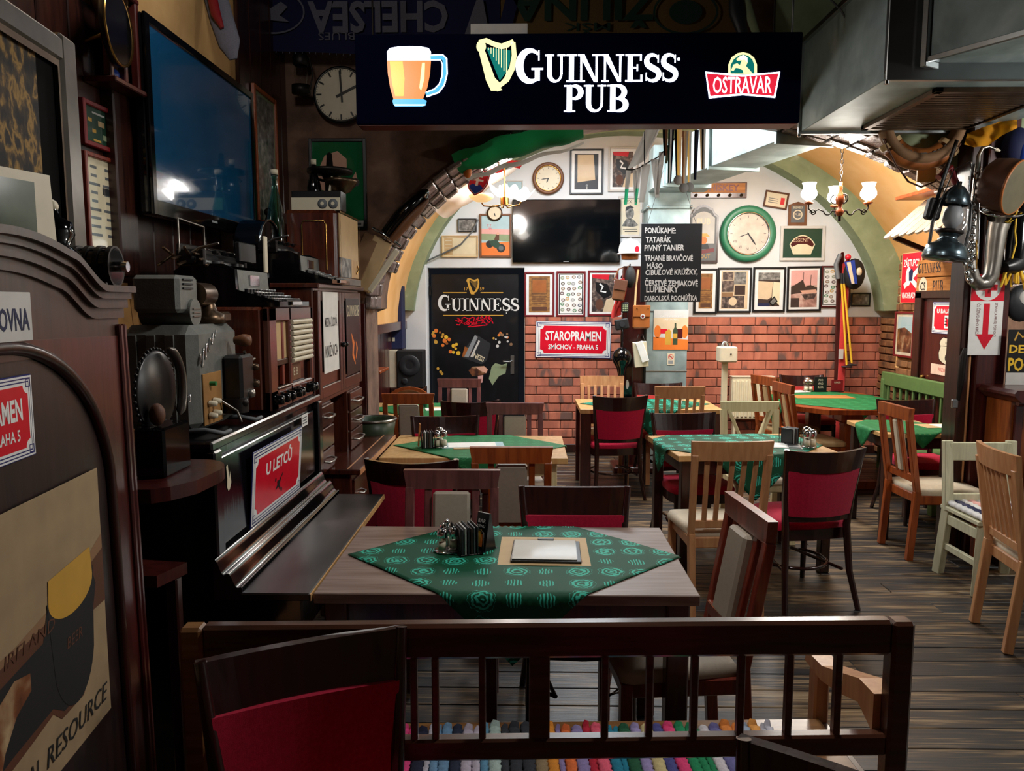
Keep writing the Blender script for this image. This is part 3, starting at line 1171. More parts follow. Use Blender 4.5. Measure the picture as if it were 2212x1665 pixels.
# ---- the table with the hanging patterned cloth
make_red('dark chair with burgundy back and scarlet seat facing the viewer, under the cloth-draped table', 'burgundy', loc=(1.13, 5.06, 0), rz=D + .12)
make_vback('cream chair with crossed braces in its back at the cloth-draped table', loc=(1.635, 5.33, 0), rz=D)
make_slat('light slatted chair with cream seat nearest the viewer at the cloth-draped table', loc=(1.036, 4.137, 0), rz=RAD(3))
make_red('large burgundy chair with its back to the viewer, standing free on the floorboards', loc=(1.525, 4.265, 0), rz=RAD(11.5))
# ---- far right group
make_panel('orange-brown chair seen from the side, next to the radiator', 'cherry', 'tan', .07, loc=(2.53, 7.38, 0), rz=RAD(-72))
make_panel('orange-brown chair seen from the side, in front of the one by the radiator', 'cherry', 'tan', .07, loc=(2.51, 6.69, 0), rz=RAD(-85))
make_red('dark-railed chair with scarlet pad against the brick wall at the large green table', 'scarlet', loc=(2.92, 7.9, 0), rz=D)
make_panel('tall reddish chair with a narrow cream strip in its back near the wooden post', 'cherry', 'cream_pad', .06, .985, loc=(2.69, 5.02, 0), rz=RAD(-88))
make_red('dark chair with glossy rail behind the tall reddish chair by the green bench', loc=(3.01, 5.83, 0), rz=D)
make_slat('light slatted chair cut by the edge of the view, seen from behind', 'beech', 'cream_pad', 6, loc=(2.55, 3.66, 0), rz=RAD(-98))
# ---- foreground
make_red('dark chair with burgundy back, seen close and in shadow before the bench', loc=(-.384, 1.415, 0), rz=RAD(205))
make_red('dark chair of which only a corner of the rail shows before the bench', loc=(.389, .944, 0), rz=RAD(140.3))

# ---- small white painted chair with a rag cushion
t = thing('painted_chair', 'small white-painted chair with a striped rag cushion, worn paint', 'chair', (2.735, 4.42, 0), RAD(180))
P0 = 'old_white_paint'
for s in (-1, 1):
    MB(P0).bar((s * .2, -.2, 0), (s * .185, -.16, .42), .05, .05).build('leg', t)
    MB(P0).bar((s * .185, -.16, .4), (s * .19, -.2, .82), .055, .035).build('back_post', t)
    MB(P0).bar((s * .2, .2, 0), (s * .17, .17, .42), .045, .045).build('leg', t)
    MB(P0).bx(s * .185 - .012, s * .185 + .012, -.17, .17, .16, .2).build('stretcher', t)
    MB(P0).bx(s * .185 - .012, s * .185 + .012, -.17, .17, .32, .38).build('apron', t)
MB(P0).bx(-.21, .21, -.2, .2, .405, .43).build('seat', t)
MB(P0).bx(-.185, .185, -.21, -.18, .7, .81).build('top_rail', t)
MB(P0).bx(-.185, .185, -.19, -.165, .44, .5).build('lower_rail', t)
cu = thing('rag_cushion', 'navy and white striped rag cushion on the small painted chair', 'cushion', (2.735, 4.42, .432), RAD(180))
for i in range(9):
    x0 = -.2 + i * .0444
    MB(['rag_white', 'navy', 'rag_white', 'navy', 'mountgrey', 'pink', 'rag_white', 'navy', 'rag_white'][i]).tube(
        [(x0 + .022, -.19 + .02 * k + random.uniform(-.004, .004), .016 + .004 * math.sin(k * 2.1 + i)) for k in range(21)], .0235, 7, flat=.7).build('rag_strip', cu)

# ================================================================ tables
def make_table(name, label, loc, rz, w, d, h, top, legm, th=.03, apron=.08, leg=.055, inset=.05, legx=None):
    t = thing(name, label, 'table', loc, rz)
    MB(top).bx(-w / 2, w / 2, -d / 2, d / 2, h - th, h, .003).build('tabletop', t)
    i = inset
    mb = MB(legm)
    for s in (-1, 1):
        mb.bx(-w / 2 + i, w / 2 - i, s * (d / 2 - i) - .01, s * (d / 2 - i) + .01, h - th - apron, h - th)
        mb.bx(s * (w / 2 - i) - .01, s * (w / 2 - i) + .01, -d / 2 + i, d / 2 - i, h - th - apron, h - th)
    mb.build('apron', t)
    for sx in (-1, 1):
        for sy in (-1, 1):
            MB(legm).bx(sx * (w / 2 - i) - leg / 2, sx * (w / 2 - i) + leg / 2, sy * (d / 2 - i) - leg / 2, sy * (d / 2 - i) + leg / 2, 0, h - th, .005).build('leg', t)
    return t


def cloth_fn(cx, cy, diag, tx, ty, hw, hd, z, wave=0.006, rot=0.0):
    """square cloth laid cornerwise on a table (centre tx,ty half sizes hw,hd); what passes the edge hangs"""
    def f(a, b):
        s, q = a - .5, b - .5
        x = cx + (s - q) * diag
        y = cy + (s + q) * diag
        dx, dy = x - tx, y - ty
        if rot:
            dx, dy = dx * math.cos(rot) - dy * math.sin(rot), dx * math.sin(rot) + dy * math.cos(rot)
        zz = z + .0015
        ex, ey = max(abs(dx) - hw, 0), max(abs(dy) - hd, 0)
        drop = 0
        if ex > 0:
            dx = math.copysign(hw + min(ex, .012) + .006 * math.sin(dy * 26), dx)
            drop += max(ex - .01, 0)
        if ey > 0:
            dy = math.copysign(hd + min(ey, .012) + .01 * math.sin(dx * 22) * min(1, ey * 6), dy)
            drop += max(ey - .01, 0)
        if drop == 0 and ex == 0 and ey == 0:
            zz += wave * .25 * (1 + math.sin(x * 17 + y * 5) * math.sin(y * 13))
        return (tx + dx, ty + dy, zz - drop)
    return f


def cloth(label, fn, at, rz=0.0, mat='damask_green', n=44, group='green patterned tablecloths'):
    o = MB(mat).grid(fn, n, n, uv=True).build('tablecloth', None, (at[0], at[1], 0), (0, 0, rz))
    tag(o, label, 'tablecloth', group)
    so = o.modifiers.new('hem', 'SOLIDIFY')
    so.thickness = .0015
    so.offset = 1
    return o


# dark-topped table beside the piano
T1 = (-.06, 2.655)
make_table('dining_table', 'dark walnut-topped table beside the piano lid', (T1[0], T1[1], 0), 0, 1.2, .72, .75, 'walnut_top', 'maroon_wood', .035, .11, .07, .06)
cloth('green patterned cloth laid cornerwise on the dark-topped table', cloth_fn(.02, .0, .595, 0, 0, .6, .36, .75), T1)
# light table in the middle
T2 = (-.305, 4.76)
make_table('dining_table', 'light wooden table with cream legs in the middle of the room', (T2[0], T2[1], 0), 0, 1.10, .76, .75, 'honey', 'cream_wood', .035, .09, .06, .09)
cloth('pale green cloth laid cornerwise on the light wooden table', cloth_fn(.02, 0, .55, 0, 0, .55, .38, .75), T2, 0, 'damask_far')
# table before the door
T4 = (-.79, 6.42)
make_table('dining_table', 'small wooden table before the black door, under a green cloth', (T4[0], T4[1], 0), 0, 1.15, .8, .75, 'honey', 'dark_oak')
cloth('green cloth on the small table before the black door', cloth_fn(0, 0, .57, 0, 0, .575, .4, .75), T4, 0, 'damask_far', 30)
# coat-post table
T5 = (1.06, 6.78)
make_table('dining_table', 'brown wooden table with broad dark legs by the coat post', (T5[0], T5[1], 0), 0, 1.2, .68, .75, 'honey', 'maroon_wood', .04, .09, .09, .05)
cloth('green cloth on the brown table by the coat post', cloth_fn(0, 0, .58, 0, 0, .6, .34, .75), T5, 0, 'damask_green', 30)
# cloth-draped table
T3 = (1.36, 4.86)
make_table('dining_table', 'light wooden table with dark legs under a long hanging cloth', (T3[0], T3[1], 0), RAD(6), 1.0, .70, .75, 'honey', 'dark_oak', .035, .09, .06, .06)
cloth('green patterned cloth hanging low in a point over the near edge of a table', cloth_fn(-.03, .02, .66, 0, 0, .5, .35, .75), T3, RAD(6))
# large table by the brick corner
t = thing('pedestal_table', 'large brown table on thick pedestals in the brick corner', 'table', (2.84, 7.15, 0))
oct_ = [(-.5, -.5), (-.3, -.74), (.3, -.74), (.5, -.5), (.5, .5), (.3, .74), (-.3, .74), (-.5, .5)]
MB('cherry').prism(oct_, .71, .75, 'z').build('tabletop', t)
for s in (-1, 1):
    mb = MB('cherry').bx(-.06, .06, s * .42 - .06, s * .42 + .06, .08, .64, .012)
    mb.bx(-.1, .1, s * .42 - .1, s * .42 + .1, .60, .71, .02)
    mb.build('pedestal', t)
    MB('cherry').bx(-.3, .3, s * .42 - .06, s * .42 + .06, 0, .08, .015).build('foot', t)
cloth('dark green cloth on the large table in the brick corner', cloth_fn(0, 0, .80, 0, 0, .5, .72, .75), (2.84, 7.15), 0, 'damask_far', 30)
# table behind the post
make_table('dining_table', 'small table with a dark green cloth beside the wooden post', (2.72, 5.56, 0), 0, .52, .62, .75, 'honey', 'dark_oak')
cloth('dark green cloth on the small table beside the wooden post', cloth_fn(0, 0, .42, 0, 0, .26, .31, .75), (2.72, 5.56), 0, 'damask_far', 24)

# ================================================================ the bench in front
b = thing('slatted_bench', 'dark wooden bench with slatted back and curved arms, seen from behind', 'bench', (.06, 1.785, 0), RAD(2.2))
BH = .885
for s, m in ((-1, 'bench_worn_lit'), (1, 'bench_wood')):  # one post in paler wood, standing in for light on that end
    MB(m).bar((s * .855, .0, 0), (s * .855, 0, BH - .003), .055, .05, (0, 1, 0), .008).build('back_post', b)
    MB('beech').bar((s * .84, .40, 0), (s * .84, .40, .60), .045, .05, (0, 1, 0), .006).build('arm_post', b)
    pts = [(.02, .70), (.1, .70), (.2, .665), (.32, .625), (.43, .62), (.44, .585), (.32, .58), (.2, .605), (.1, .635), (.02, .60)]
    MB('beech').prism([(p[0], p[1] - .02) for p in pts], s * .84 - .03, s * .84 + .03, 'x').build('armrest', b)
MB('bench_wood').bx(-.83, .83, -.02, .02, BH - .088, BH, .008).build('top_rail', b)
MB('bench_wood').bx(-.83, .83, -.018, .018, .537, .592, .006).build('lower_rail', b)
MB('bench_wood').bx(-.83, .83, -.01, .01, .33, .39, .006).build('seat_rail', b)
for i, u in enumerate((942, 1042, 1165, 1307, 1404, 1502, 1604, 1710, 1818)):
    x = PY(u, 1500, 1.785).x - .06
    w = .05 if i == 2 else .017
    MB('bench_wood').bx(x - w / 2, x + w / 2, -.012, .012, .585, BH - .082, .003).build('back_slat', b)
for x in (-.33, -.45, -.58, -.70):
    MB('bench_wood').bx(x - .0085, x + .0085, -.012, .012, .585, BH - .082, .003).build('back_slat', b)
for k in range(4):
    MB('bench_worn_lit').bx(-.83, .83, .02 + k * .088, .104 + k * .088, .395, .418, .004).build('seat_plank', b)
for s in (-1, 1):
    MB('bench_wood').bx(s * .84 - .02, s * .84 + .02, .02, .40, .33, .40, .004).build('side_rail', b)
# rag runner
rg = thing('rag_runner', 'multicoloured woven rag runner lying along the bench seat', 'rug', (.06, 1.785, .4195), RAD(2.2))
pal = ['cfd6da', '9aa0ac', 'b8cbd2', '3d62a0', 'c9cdd0', '20262c', '8fa5a8', '4a6ea8', 'aeb4b4', 'd8407e', '1b2038', 'b9b6c2', '6b92b4', '232a40', 'bdb4c4',
       '5c8fae', '7a1c3a', 'a9bdb8', '31343c', '8d7a5c', 'd98a2e', 'e2713a', '8c7fb0', 'e8607a', 'b82038', '1f7f9a', '1f5a3c', 'cfc08a', '9b8fc0', '4d4f8e',
       'e8457e', '1f8a5a', 'd8d2d8', '6d6aa0', 'e0863c', '9fb0c4', 'e8a050', 'c8c8d4']
for i, c in enumerate(pal):
    plain('rag_%d' % i, c, .95, 0, .15, 90, 0, .3)
x = -.75
i = 0
rnd = random.Random(3)
while x < .66:
    w = rnd.choice([.016, .022, .03, .034])
    n = 26
    pts, rs = [], []
    y1 = .298 + rnd.uniform(-.012, .015)
    for k in range(n + 1):
        pts.append((x + w / 2 + rnd.uniform(-.0015, .0015), .022 + (y1 - .022) * k / n, .0095 + (.004 if k % 2 else 0)))
        rs.append(w * .56 * (1.0 if k % 2 else .9))
    pts += [(x + w / 2, y1 + .006, .014), (x + w / 2 + .004, y1 + .016, .016 + rnd.uniform(0, .01))]
    rs += [w * .5, w * .3]
    j = min(int((x + .75) / 1.41 * len(pal)), len(pal) - 1)
    MB('rag_%d' % ((j + rnd.choice([0, 0, 1])) % len(pal))).tube(pts, rs, 7, flat=.45).build('rag_strip', rg)
    x += w

# ================================================================ green bench on the far right
g = thing('green_bench', 'green painted bench with a slatted back along the brick wall', 'bench', (3.33, 6.74, 0), PI / 2)
GM = 'bench_green'
for s in (-1, 1):
    MB(GM).bx(s * .86 - .03, s * .86 + .03, -.24, -.18, 0, .9, .006).build('back_post', g)
    MB(GM).bx(s * .86 - .03, s * .86 + .03, .14, .2, 0, .45, .006).build('leg', g)
MB(GM).bx(-.9, .9, -.235, -.19, .84, .97, .008).build('top_rail', g)
MB(GM).bx(-.86, .86, -.23, -.2, .5, .55, .006).build('lower_rail', g)
for k in range(14):
    x = -.78 + k * .12
    MB(GM).bx(x - .012, x + .012, -.225, -.203, .53, .86, .003).build('back_slat', g)
for k in range(4):
    MB(GM).bx(-.88, .88, -.2 + k * .105, -.105 + k * .105, .43, .46, .004).build('seat_plank', g)
# ================================================================ left-hand side
WR = RAD(96.7)
WO = Vector((-.846, 1.25, 0))
WL = RAD(-.8)
WM = Matrix.Translation(WO) @ Matrix.Rotation(WR, 4, 'Z') @ Matrix.Rotation(WL, 4, 'X')


def wl(x, y, z):
    return WM @ Vector((x, y, z))


w = thing('wardrobe', 'tall dark wooden wardrobe with an arched door and a stepped curved pediment', 'wardrobe', WO, WR)
w.rotation_euler = (WL, 0, WR)
MB('wardrobe_wood').bx(-.49, .49, .012, .45, .05, 1.62, .006).build('body', w)


def ped(off, x0=-.505, x1=.505):
    out = []
    n = 60
    for i in range(n + 1):
        x = x0 + (x1 - x0) * i / n
        a = abs(x)
        if a > .36:
            z = 1.615
        elif a > .2:
            k = (.36 - a) / .16
            z = 1.615 + .062 * (k * k * (3 - 2 * k))
        else:
            z = 1.677 + .026 * (1 - (a / .2) ** 2)
        out.append((x, z + off))
    return out


for nme, o0, o1, y0 in (('pediment', .0, .022, -.008), ('pediment_moulding', .022, .042, -.018), ('pediment_moulding', .042, .056, -.027), ('pediment_cornice', .056, .07, -.038)):
    MB('wardrobe_wood').prism(ped(o0) + ped(o1)[::-1], y0, .03).build(nme, w)
MB('wardrobe_wood').prism([(-.49, 1.55)] + [(.49, 1.55)] + ped(.005, -.49, .49)[::-1], .0, .035).build('face_board', w)
door = ell(0, 1.25, .39, .325, 0, 180, 30)
MB('maroon_wood').prism([(.47, .1), (.47, 1.575)] + [(.0, 1.585)] + [(-.47, 1.575), (-.47, .1), (-.39, .1)] + door[::-1] + [(.39, .1)], -.004, .013).build('face_frame', w)
MB('dark_oak').tube([(.39, 0.0, .1)] + [(p[0], .0, p[1]) for p in door] + [(-.39, 0, .1)], .013, 8).build('door_moulding', w)
MB('door_wood').prism([(.375, .1)] + [(p[0] * .96, 1.25 + (p[1] - 1.25) * .96) for p in door] + [(-.375, .1)], .004, .02).build('door', w)
for x in (.478, .499):
    MB('maroon_wood').bx(x - .008, x + .008, -.012, .02, .06, 1.6, .005).build('corner_strip', w)
MB('dark_oak').bx(-.53, .53, -.03, .45, 0, .08, .008).build('plinth', w)


def enamel(name, label, loc, rz, w_, h_, prints, tilt=0.0, group=None, border_style=True, cat='sign', rot=None):
    t = thing(name, label, cat, loc, rz, group, rot)
    if tilt:
        t.rotation_euler = (tilt, 0, rz)
    MB('sign_blue').bx(-w_ / 2, w_ / 2, -.004, 0, -h_ / 2, h_ / 2, .001).build('plate', t)
    k = min(w_, h_)
    mb = MB('white')
    a = k * .075
    if border_style:
        mb.rect(-w_ / 2 + k * .015, -h_ / 2 + k * .015, w_ / 2 - k * .015, h_ / 2 - k * .015, -.0045)
        mb.m('sign_blue')
        for e in (.045, .085):
            mb.border(-w_ / 2 + k * e, -h_ / 2 + k * e, w_ / 2 - k * e, h_ / 2 - k * e, k * .016, -.0048)
        for sx in (-1, 1):
            for sz in (-1, 1):
                cx, cz = sx * (w_ / 2 - k * .1), sz * (h_ / 2 - k * .1)
                mb.border(cx - k * .045, cz - k * .045, cx + k * .045, cz + k * .045, k * .016, -.0049)
        mb.build('border', t)
        e, c = k * .125, k * .1
        x1, z1 = w_ / 2 - e, h_ / 2 - e
        pts = []
        for (sx, sz, a0) in ((1, 1, 270), (-1, 1, 360), (-1, -1, 90), (1, -1, 180)):
            cx, cz = sx * x1, sz * z1
            q = ell(cx, cz, c, c, a0, a0 - 90, 6)
            pts += q
        MB('sign_red').poly(pts, -.0052).build('field', t)
    mb = MB('white')
    prints(mb, w_, h_)
    mb.build('lettering', t)
    return t


def star(mb, w_, h_):
    mb.m('white')
    mb.fit('STAROPRAMEN', 0, h_ * .10, w_ * .74, h_ * .27, -.0056, bold=.03)
    mb.fit('SMÍCHOV - PRAHA 5', 0, -h_ * .185, w_ * .66, h_ * .17, -.0056, bold=.02)


p = wl(-.06, .002, 1.452)
enamel('enamel_sign', 'red enamel sign on the dark wardrobe door, cut by the edge of the view', p, WR, .30, .145, star)
t = thing('door_plate', 'white enamel plate with blue capitals at the top of the wardrobe', 'sign', wl(-.07, -.006, 1.625), WR)
MB('mountgrey').bx(-.165, .165, -.004, 0, -.042, .042, .002).build('plate', t)
mb = MB('navy')
mb.fit('VRÁTKOVNA', .055, 0, .20, .048, -.0046, bold=.02)
mb.build('lettering', t)

# poster on the wardrobe door
t = thing('poster', 'cream poster with dark beer glass picture and slogan on the wardrobe door', 'poster', wl(-.04, .002, 1.04), WR)
t.scale = (1, 1, 1.04)
MB('poster_paper').bx(-.36, .36, -.002, 0, -.255, .255, .0005).build('paper', t)
mb = MB('sepia')
mb.poly([(-.36, .02), (.0, .03), (.2, .06), (.36, .12), (.36, .0), (-.36, -.06)], -.0024)
mb.m('brown').poly([(-.36, -.0), (-.1, .01), (.12, .03), (.36, .09), (.36, -.02), (.3, -.02), (.285, -.12), (.24, -.165), (.15, -.165), (.12, -.14), (.05, -.15), (-.36, -.2)], -.0027)
mb.m('black_matt').poly([(-.36, -.03), (-.1, -.02), (.1, .0), (.12, .05), (.3, .07), (.32, .03), (.30, -.02), (.285, -.1), (.25, -.155), (.16, -.155), (.12, -.13), (-.02, -.14), (-.36, -.19)], -.003)
mb.build('landscape', t)
mb = MB('gold')
mb.poly(ell(.215, .055, .09, .045, 180, 360, 14) + [(.3, .11), (.13, .1)], -.0036)
mb.m('black_matt').poly([(.12, .06), (.31, .07)] + ell(.215, -.05, .085, .115, -20, -160, 16), -.0034)
mb.m('brown').text('BEER', .215, -.04, .03, -.0038, sx=1.0, shear=.2)
mb.build('beer_glass', t)
mb = MB('cow_brown')
mb.poly([(-.2, -.08), (-.08, -.05), (.0, -.02), (.05, -.03), (.05, -.06), (.0, -.08), (-.04, -.12), (-.06, -.16), (-.08, -.12), (-.16, -.13)], -.0036)
mb.build('cow', t)
mb = MB('brown')
mb.fit('IRELAND', .06, .02, .17, .022, -.0036, shear=.2)
mb.build('faint_lettering', t)
mb = MB('black_matt')
mb.fit('NATURAL', .065, -.205, .18, .036, -.0036, 'RIGHT', shear=.25)
mb.build('slogan_word', t)
MB('black_matt').fit('RESOURCE', .345, -.205, .26, .036, -.0036, 'RIGHT', shear=.25).build('slogan_word', t)

# ---- on top of the wardrobe
t = thing('portable_television', 'small old television with a cream bezel on the wardrobe top', 'television', wl(.035, .07, 1.735), WR - RAD(20))
t.scale = (.9, .9, .88)
MB('enamel_green').prism([(-.2, 0), (.2, 0), (.2, .165), (-.2, .165)], .0, .09).build('case', t)
MB('ivory').prism([(-.21, -.01), (.21, -.01), (.2, .17), (-.2, .17)], -.02, .0).build('bezel', t)
MB('enamel_green').grid(lambda a, b: (-.16 + .32 * a, -.021 - .012 * math.sin(PI * a) * math.sin(PI * b), .015 + .135 * b), 10, 8).build('screen', t)
t = thing('framed_picture', 'big silver-edged frame with a dark mottled picture on the wardrobe top', 'picture', wl(.175, .19, 1.70), WR)
W_, H_ = .55, .56
mb = MB('frame_silver')
for s in (-1, 1):
    mb.bx(s * W_ - .04, s * W_ + .04, -.02, .02, -.02, H_ + .04, .012)
    mb.bx(-W_, W_, -.018, .018, H_ / 2 + s * (H_ / 2 + .0) - .03, H_ / 2 + s * (H_ / 2) + .03, .012)
mb.build('frame', t)
MB('bronze').border(-W_ + .045, .035, W_ - .045, H_ - .035, .02, -.012).build('inner_frame', t)
MB('mottled').bx(-W_ + .03, .42, .0, .01, .02, H_ - .02, 0).build('print', t)
MB('dull_black').bx(.42, W_ - .03, .0, .012, .02, H_ - .02, 0).build('backing', t)
t = thing('enamel_jug', 'white enamel jug standing on the top edge of the silver frame', 'jug', wl(.28, .18, 2.305), WR)
MB('ivory').lathe([(0, 0), (.055, 0), (.06, .01), (.058, .08), (.05, .13), (.055, .15), (.05, .15)], 20).build('body', t)
MB('ivory').tube([(.05, 0, .12), (.09, 0, .11), (.09, 0, .05), (.056, 0, .03)], .007, 8).build('handle', t)
t = thing('electric_motor', 'small black motor with ribbed end beside the silver frame', 'motor', wl(.50, .03, 1.685), WR)
mb = MB('black_gloss').cyl((0, -.03, .045), (0, .08, .045), .042, 18)
mb.m('iron')
for k in range(4):
    mb.cyl((0, -.03 + k * .025, .045), (0, -.02 + k * .025, .045), .047, 18)
mb.m('chrome').cyl((0, -.055, .045), (0, -.03, .045), .012, 10)
mb.bx(-.03, .03, -.02, .07, 0, .012)
mb.build('body', t)
t = thing('table_lamp_base', 'black turned object with pale tip in front of the silver frame', 'ornament', wl(.3, .04, 1.735), WR)
MB('black_gloss').lathe([(0, 0), (.05, 0), (.05, .01), (.03, .03), (.04, .05), (.035, .075), (.015, .085), (.012, .1)], 16).build('body', t)
MB('ivory').sph((0, 0, .105), .014).build('knob', t)

# ---- on the left wall
def lw(u, v, x=XL):
    return PX(u, v, x)


def picture(name, label, loc, w_, h_, rz, fmat, fw, mmat, mw, draw, cat='picture', group=None, tilt=0.0, lean=0.0, glass=True, mb_bottom=None):
    t = thing(name, label, cat, loc, rz, group)
    t.rotation_euler = (lean, tilt, rz)
    mb = MB(fmat)
    for s in (-1, 1):
        mb.bx(s * (w_ / 2 - fw / 2) - fw / 2, s * (w_ / 2 - fw / 2) + fw / 2, -.022, 0, -h_ / 2, h_ / 2, .003)
        mb.bx(-w_ / 2 + fw, w_ / 2 - fw, -.021, 0, s * (h_ / 2 - fw / 2) - fw / 2, s * (h_ / 2 - fw / 2) + fw / 2, .003)
    mb.build('frame', t)
    iw, ih = w_ / 2 - fw * .9, h_ / 2 - fw * .9
    MB(mmat).bx(-iw, iw, -.008, -.002, -ih, ih, 0).build('mount', t)
    mb = MB(mmat)
    draw(mb, iw - mw, ih - mw)
    for i, v in enumerate(mb.v):
        v.y += -.0085
    mb.build('print', t)
    if glass:
        MB('pane').bx(-iw, iw, -.016, -.0145, -ih, ih, 0).build('pane', t)
    return t


def fill(mb, m, w_, h_):
    mb.m(m).rect(-w_, -h_, w_, h_, -.0003)


def pr_stamps(mb, w_, h_):
    fill(mb, 'dark_green', w_, h_)
    for i, (x, z, a, b, c) in enumerate([(-.4, .7, .5, .1, 'mountgrey'), (-.3, .2, .25, .3, 'tan'), (-.75, .25, .15, .2, 'gold'), (-.6, -.3, .15, .2, 'gold'), (.2, -.1, .04, .6, 'cream'),
                                         (-.1, -.5, .3, .3, 'sage'), (.5, .1, .05, .4, 'grey'), (-.5, -.8, .3, .12, 'gold')]):
        mb.m(c).rect((x - a / 2) * w_, (z - b / 2) * h_, (x + a / 2) * w_, (z + b / 2) * h_, -.0006 - i * .0001)


def pr_page(mb, w_, h_):
    fill(mb, 'cream', w_, h_)
    mb.m('mid_grey')
    rnd = random.Random(4)
    for k in range(9):
        z = .8 - k * .18
        for q in range(3):
            a = rnd.uniform(.1, .26)
            x = -.65 + q * .6
            mb.rect((x - a) * w_, (z - .03) * h_, (x + a) * w_, (z + .03) * h_, -.0006)
    mb.m('charcoal').rect(.1 * w_, -.9 * h_, .8 * w_, -.5 * h_, -.0008)
    mb.rect(-.3 * w_, .25 * h_, .5 * w_, .4 * h_, -.0008)


def lwrect(u0, v0, u1, v1, x=XL + .002):
    a, b = PX(u0, v0, x), PX(u1, v1, x)
    return Vector((x, (a.y + b.y) / 2, (a.z + b.z) / 2)), abs(b.y - a.y), abs(b.z - a.z)


a, b, c, d = lw(178, 205), lw(265, 348), lw(178, 350), lw(265, 260)
picture('framed_picture', 'small red-framed green picture on the dim wall beside the silver frame', Vector((XL + .026, (a.y + b.y) / 2 - .03, (b.z + d.z) / 2)), .36, d.z - b.z, PI / 2, 'dark_red', .018, 'dark_green', .0, pr_stamps)
a, b, d = lw(188, 560), lw(270, 560), lw(260, 358)
picture('framed_picture', 'red-brown framed newspaper page hanging below the small green picture', Vector((XL + .026, (a.y + b.y) / 2 - .02, (b.z + d.z) / 2)), .34, d.z - b.z, PI / 2, 'mahogany', .016, 'cream', .0, pr_page)
c = lw(200, 110)
t = thing('wall_rack', 'dark wooden wall rack with uprights above the small red-framed picture', 'rack', (XL + .024, c.y, c.z - .12), PI / 2)
for s in (-.1, 0, .1):
    MB('maroon_wood').bx(s - .012, s + .012, -.1, -.07, 0, .32, .004).build('upright', t)
MB('maroon_wood').bx(-.12, .12, -.12, 0, -.02, .0, .004).build('shelf', t)
MB('maroon_wood').bx(-.12, .12, -.1, 0, .32, .34, .004).build('top', t)
MB('brass').sph((.11, -.1, .12), .008).build('knob', t)
MB('blue').sph((-.03, -.06, .025), (.03, .025, .025)).build('ornament', t)
c = lw(250, 60, XL + .13)
t = thing('wall_mirror', 'round wall mirror on a brass bracket seen almost edge-on', 'mirror', c, 0)
t.rotation_euler = (0, RAD(-14), RAD(98))
MB('black').lathe([(0, .012), (.125, .012), (.135, 0), (.13, -.014)], 28, ax='y').build('back', t)
MB('chrome').lathe([(0, -.012), (.122, -.012)], 28, ax='y').build('mirror_glass', t)
MB('brass').lathe([(.122, -.012), (.132, -.016), (.132, -.006)], 28, ax='y').build('rim', t)
MB('brass').tube([(0, .01, 0), (0, .06, -.03), (0, .12, -.05)], .008, 8).build('bracket', t)
# boards behind
t = thing('plywood_board', 'plain ochre board leaning on the wall behind the projector', 'board', (XL + .06, 3.02, 1.225), PI / 2, rot=(RAD(-4), 0, PI / 2))
MB('cardboard').bx(-.42, .0, -.01, .01, 0, .50, .002).build('board', t)
MB('cardboard').bx(.004, .36, -.012, .008, 0, .47, .002).build('board', t)

# ---- big television
tv = thing('wall_television', 'big flat television with a screen tinted blue for its reflection high on the dim wall', 'television', (-1.46, 3.61, 2.37), PI / 2)
W_, H_ = 1.17, .76
MB('black_gloss').bx(-W_ / 2, W_ / 2, .0, .05, -H_ / 2, H_ / 2, .012).build('case', tv)
mb = MB('black_gloss')
for s in (-1, 1):
    mb.bx(s * (W_ / 2 - .0175) - .0175, s * (W_ / 2 - .0175) + .0175, -.012, .002, -H_ / 2, H_ / 2, .005)
mb.bx(-W_ / 2 + .03, W_ / 2 - .03, -.012, .002, H_ / 2 - .035, H_ / 2, .005)
mb.bx(-W_ / 2 + .03, W_ / 2 - .03, -.012, .002, -H_ / 2, -H_ / 2 + .06, .005)
mb.build('bezel', tv)
MB('screen_blue_reflection').bx(-W_ / 2 + .034, W_ / 2 - .034, -.004, 0.0, -H_ / 2 + .058, H_ / 2 - .034, 0).build('screen', tv)
MB('grey').bx(-.03, .03, -.0135, -.011, -H_ / 2 + .025, -H_ / 2 + .034, .001).build('badge', tv)
MB('iron').bx(-.2, .2, .05, .138, -.15, .15, .004).build('bracket', tv)

# ---- small corner shelf and the film rewinder
t = thing('corner_shelf', 'dark corner shelf with a rounded end beside the wardrobe', 'shelf', (0, 0, 0))
q0 = wl(.505, .0, 0)
outl = [(-1.42, 1.80), (q0.x, 1.80), (-.87, 1.83), (-.835, 1.90)] + ell(-.93, 2.02, .105, .14, 0, 80, 8) + [(-1.42, 2.2)]
MB('maroon_wood').prism(outl, 1.165, 1.2, 'z').build('shelf_board', t)
MB('maroon_wood').prism([(-1.4, 1.80), (-.9, 1.80), (-.87, 1.9), (-1.4, 1.98)], .955, .985, 'z').build('shelf_board', t)
MB('dark_oak').bx(-.91, -.88, 1.86, 1.89, 0, .955, .004).build('post', t)
MB('dark_oak').prism([(-1.0, 1.165), (-1.25, 1.165), (-1.25, .985), (-1.18, 1.02)], 1.9, 1.925, 'y').build('bracket', t)
t = thing('film_rewinder', 'black film rewinder with a toothed reel on the corner shelf', 'film rewinder', (-.955, 1.985, 1.2))
MB('black_gloss').bx(-.045, .035, -.07, .08, 0, .13, .006).build('base', t)
mb = MB('black')
mb.lathe([(0, -.006), (.105, -.006), (.11, 0), (.105, .006), (0, .006)], 32, (-.03, .03, .215), 'x')
for k in range(40):
    a = 2 * PI * k / 40
    mb.sph((-.03, .03 + .112 * math.cos(a), .215 + .112 * math.sin(a)), .005, 6, 4)
mb.build('reel', t)
mb = MB('old_silver')
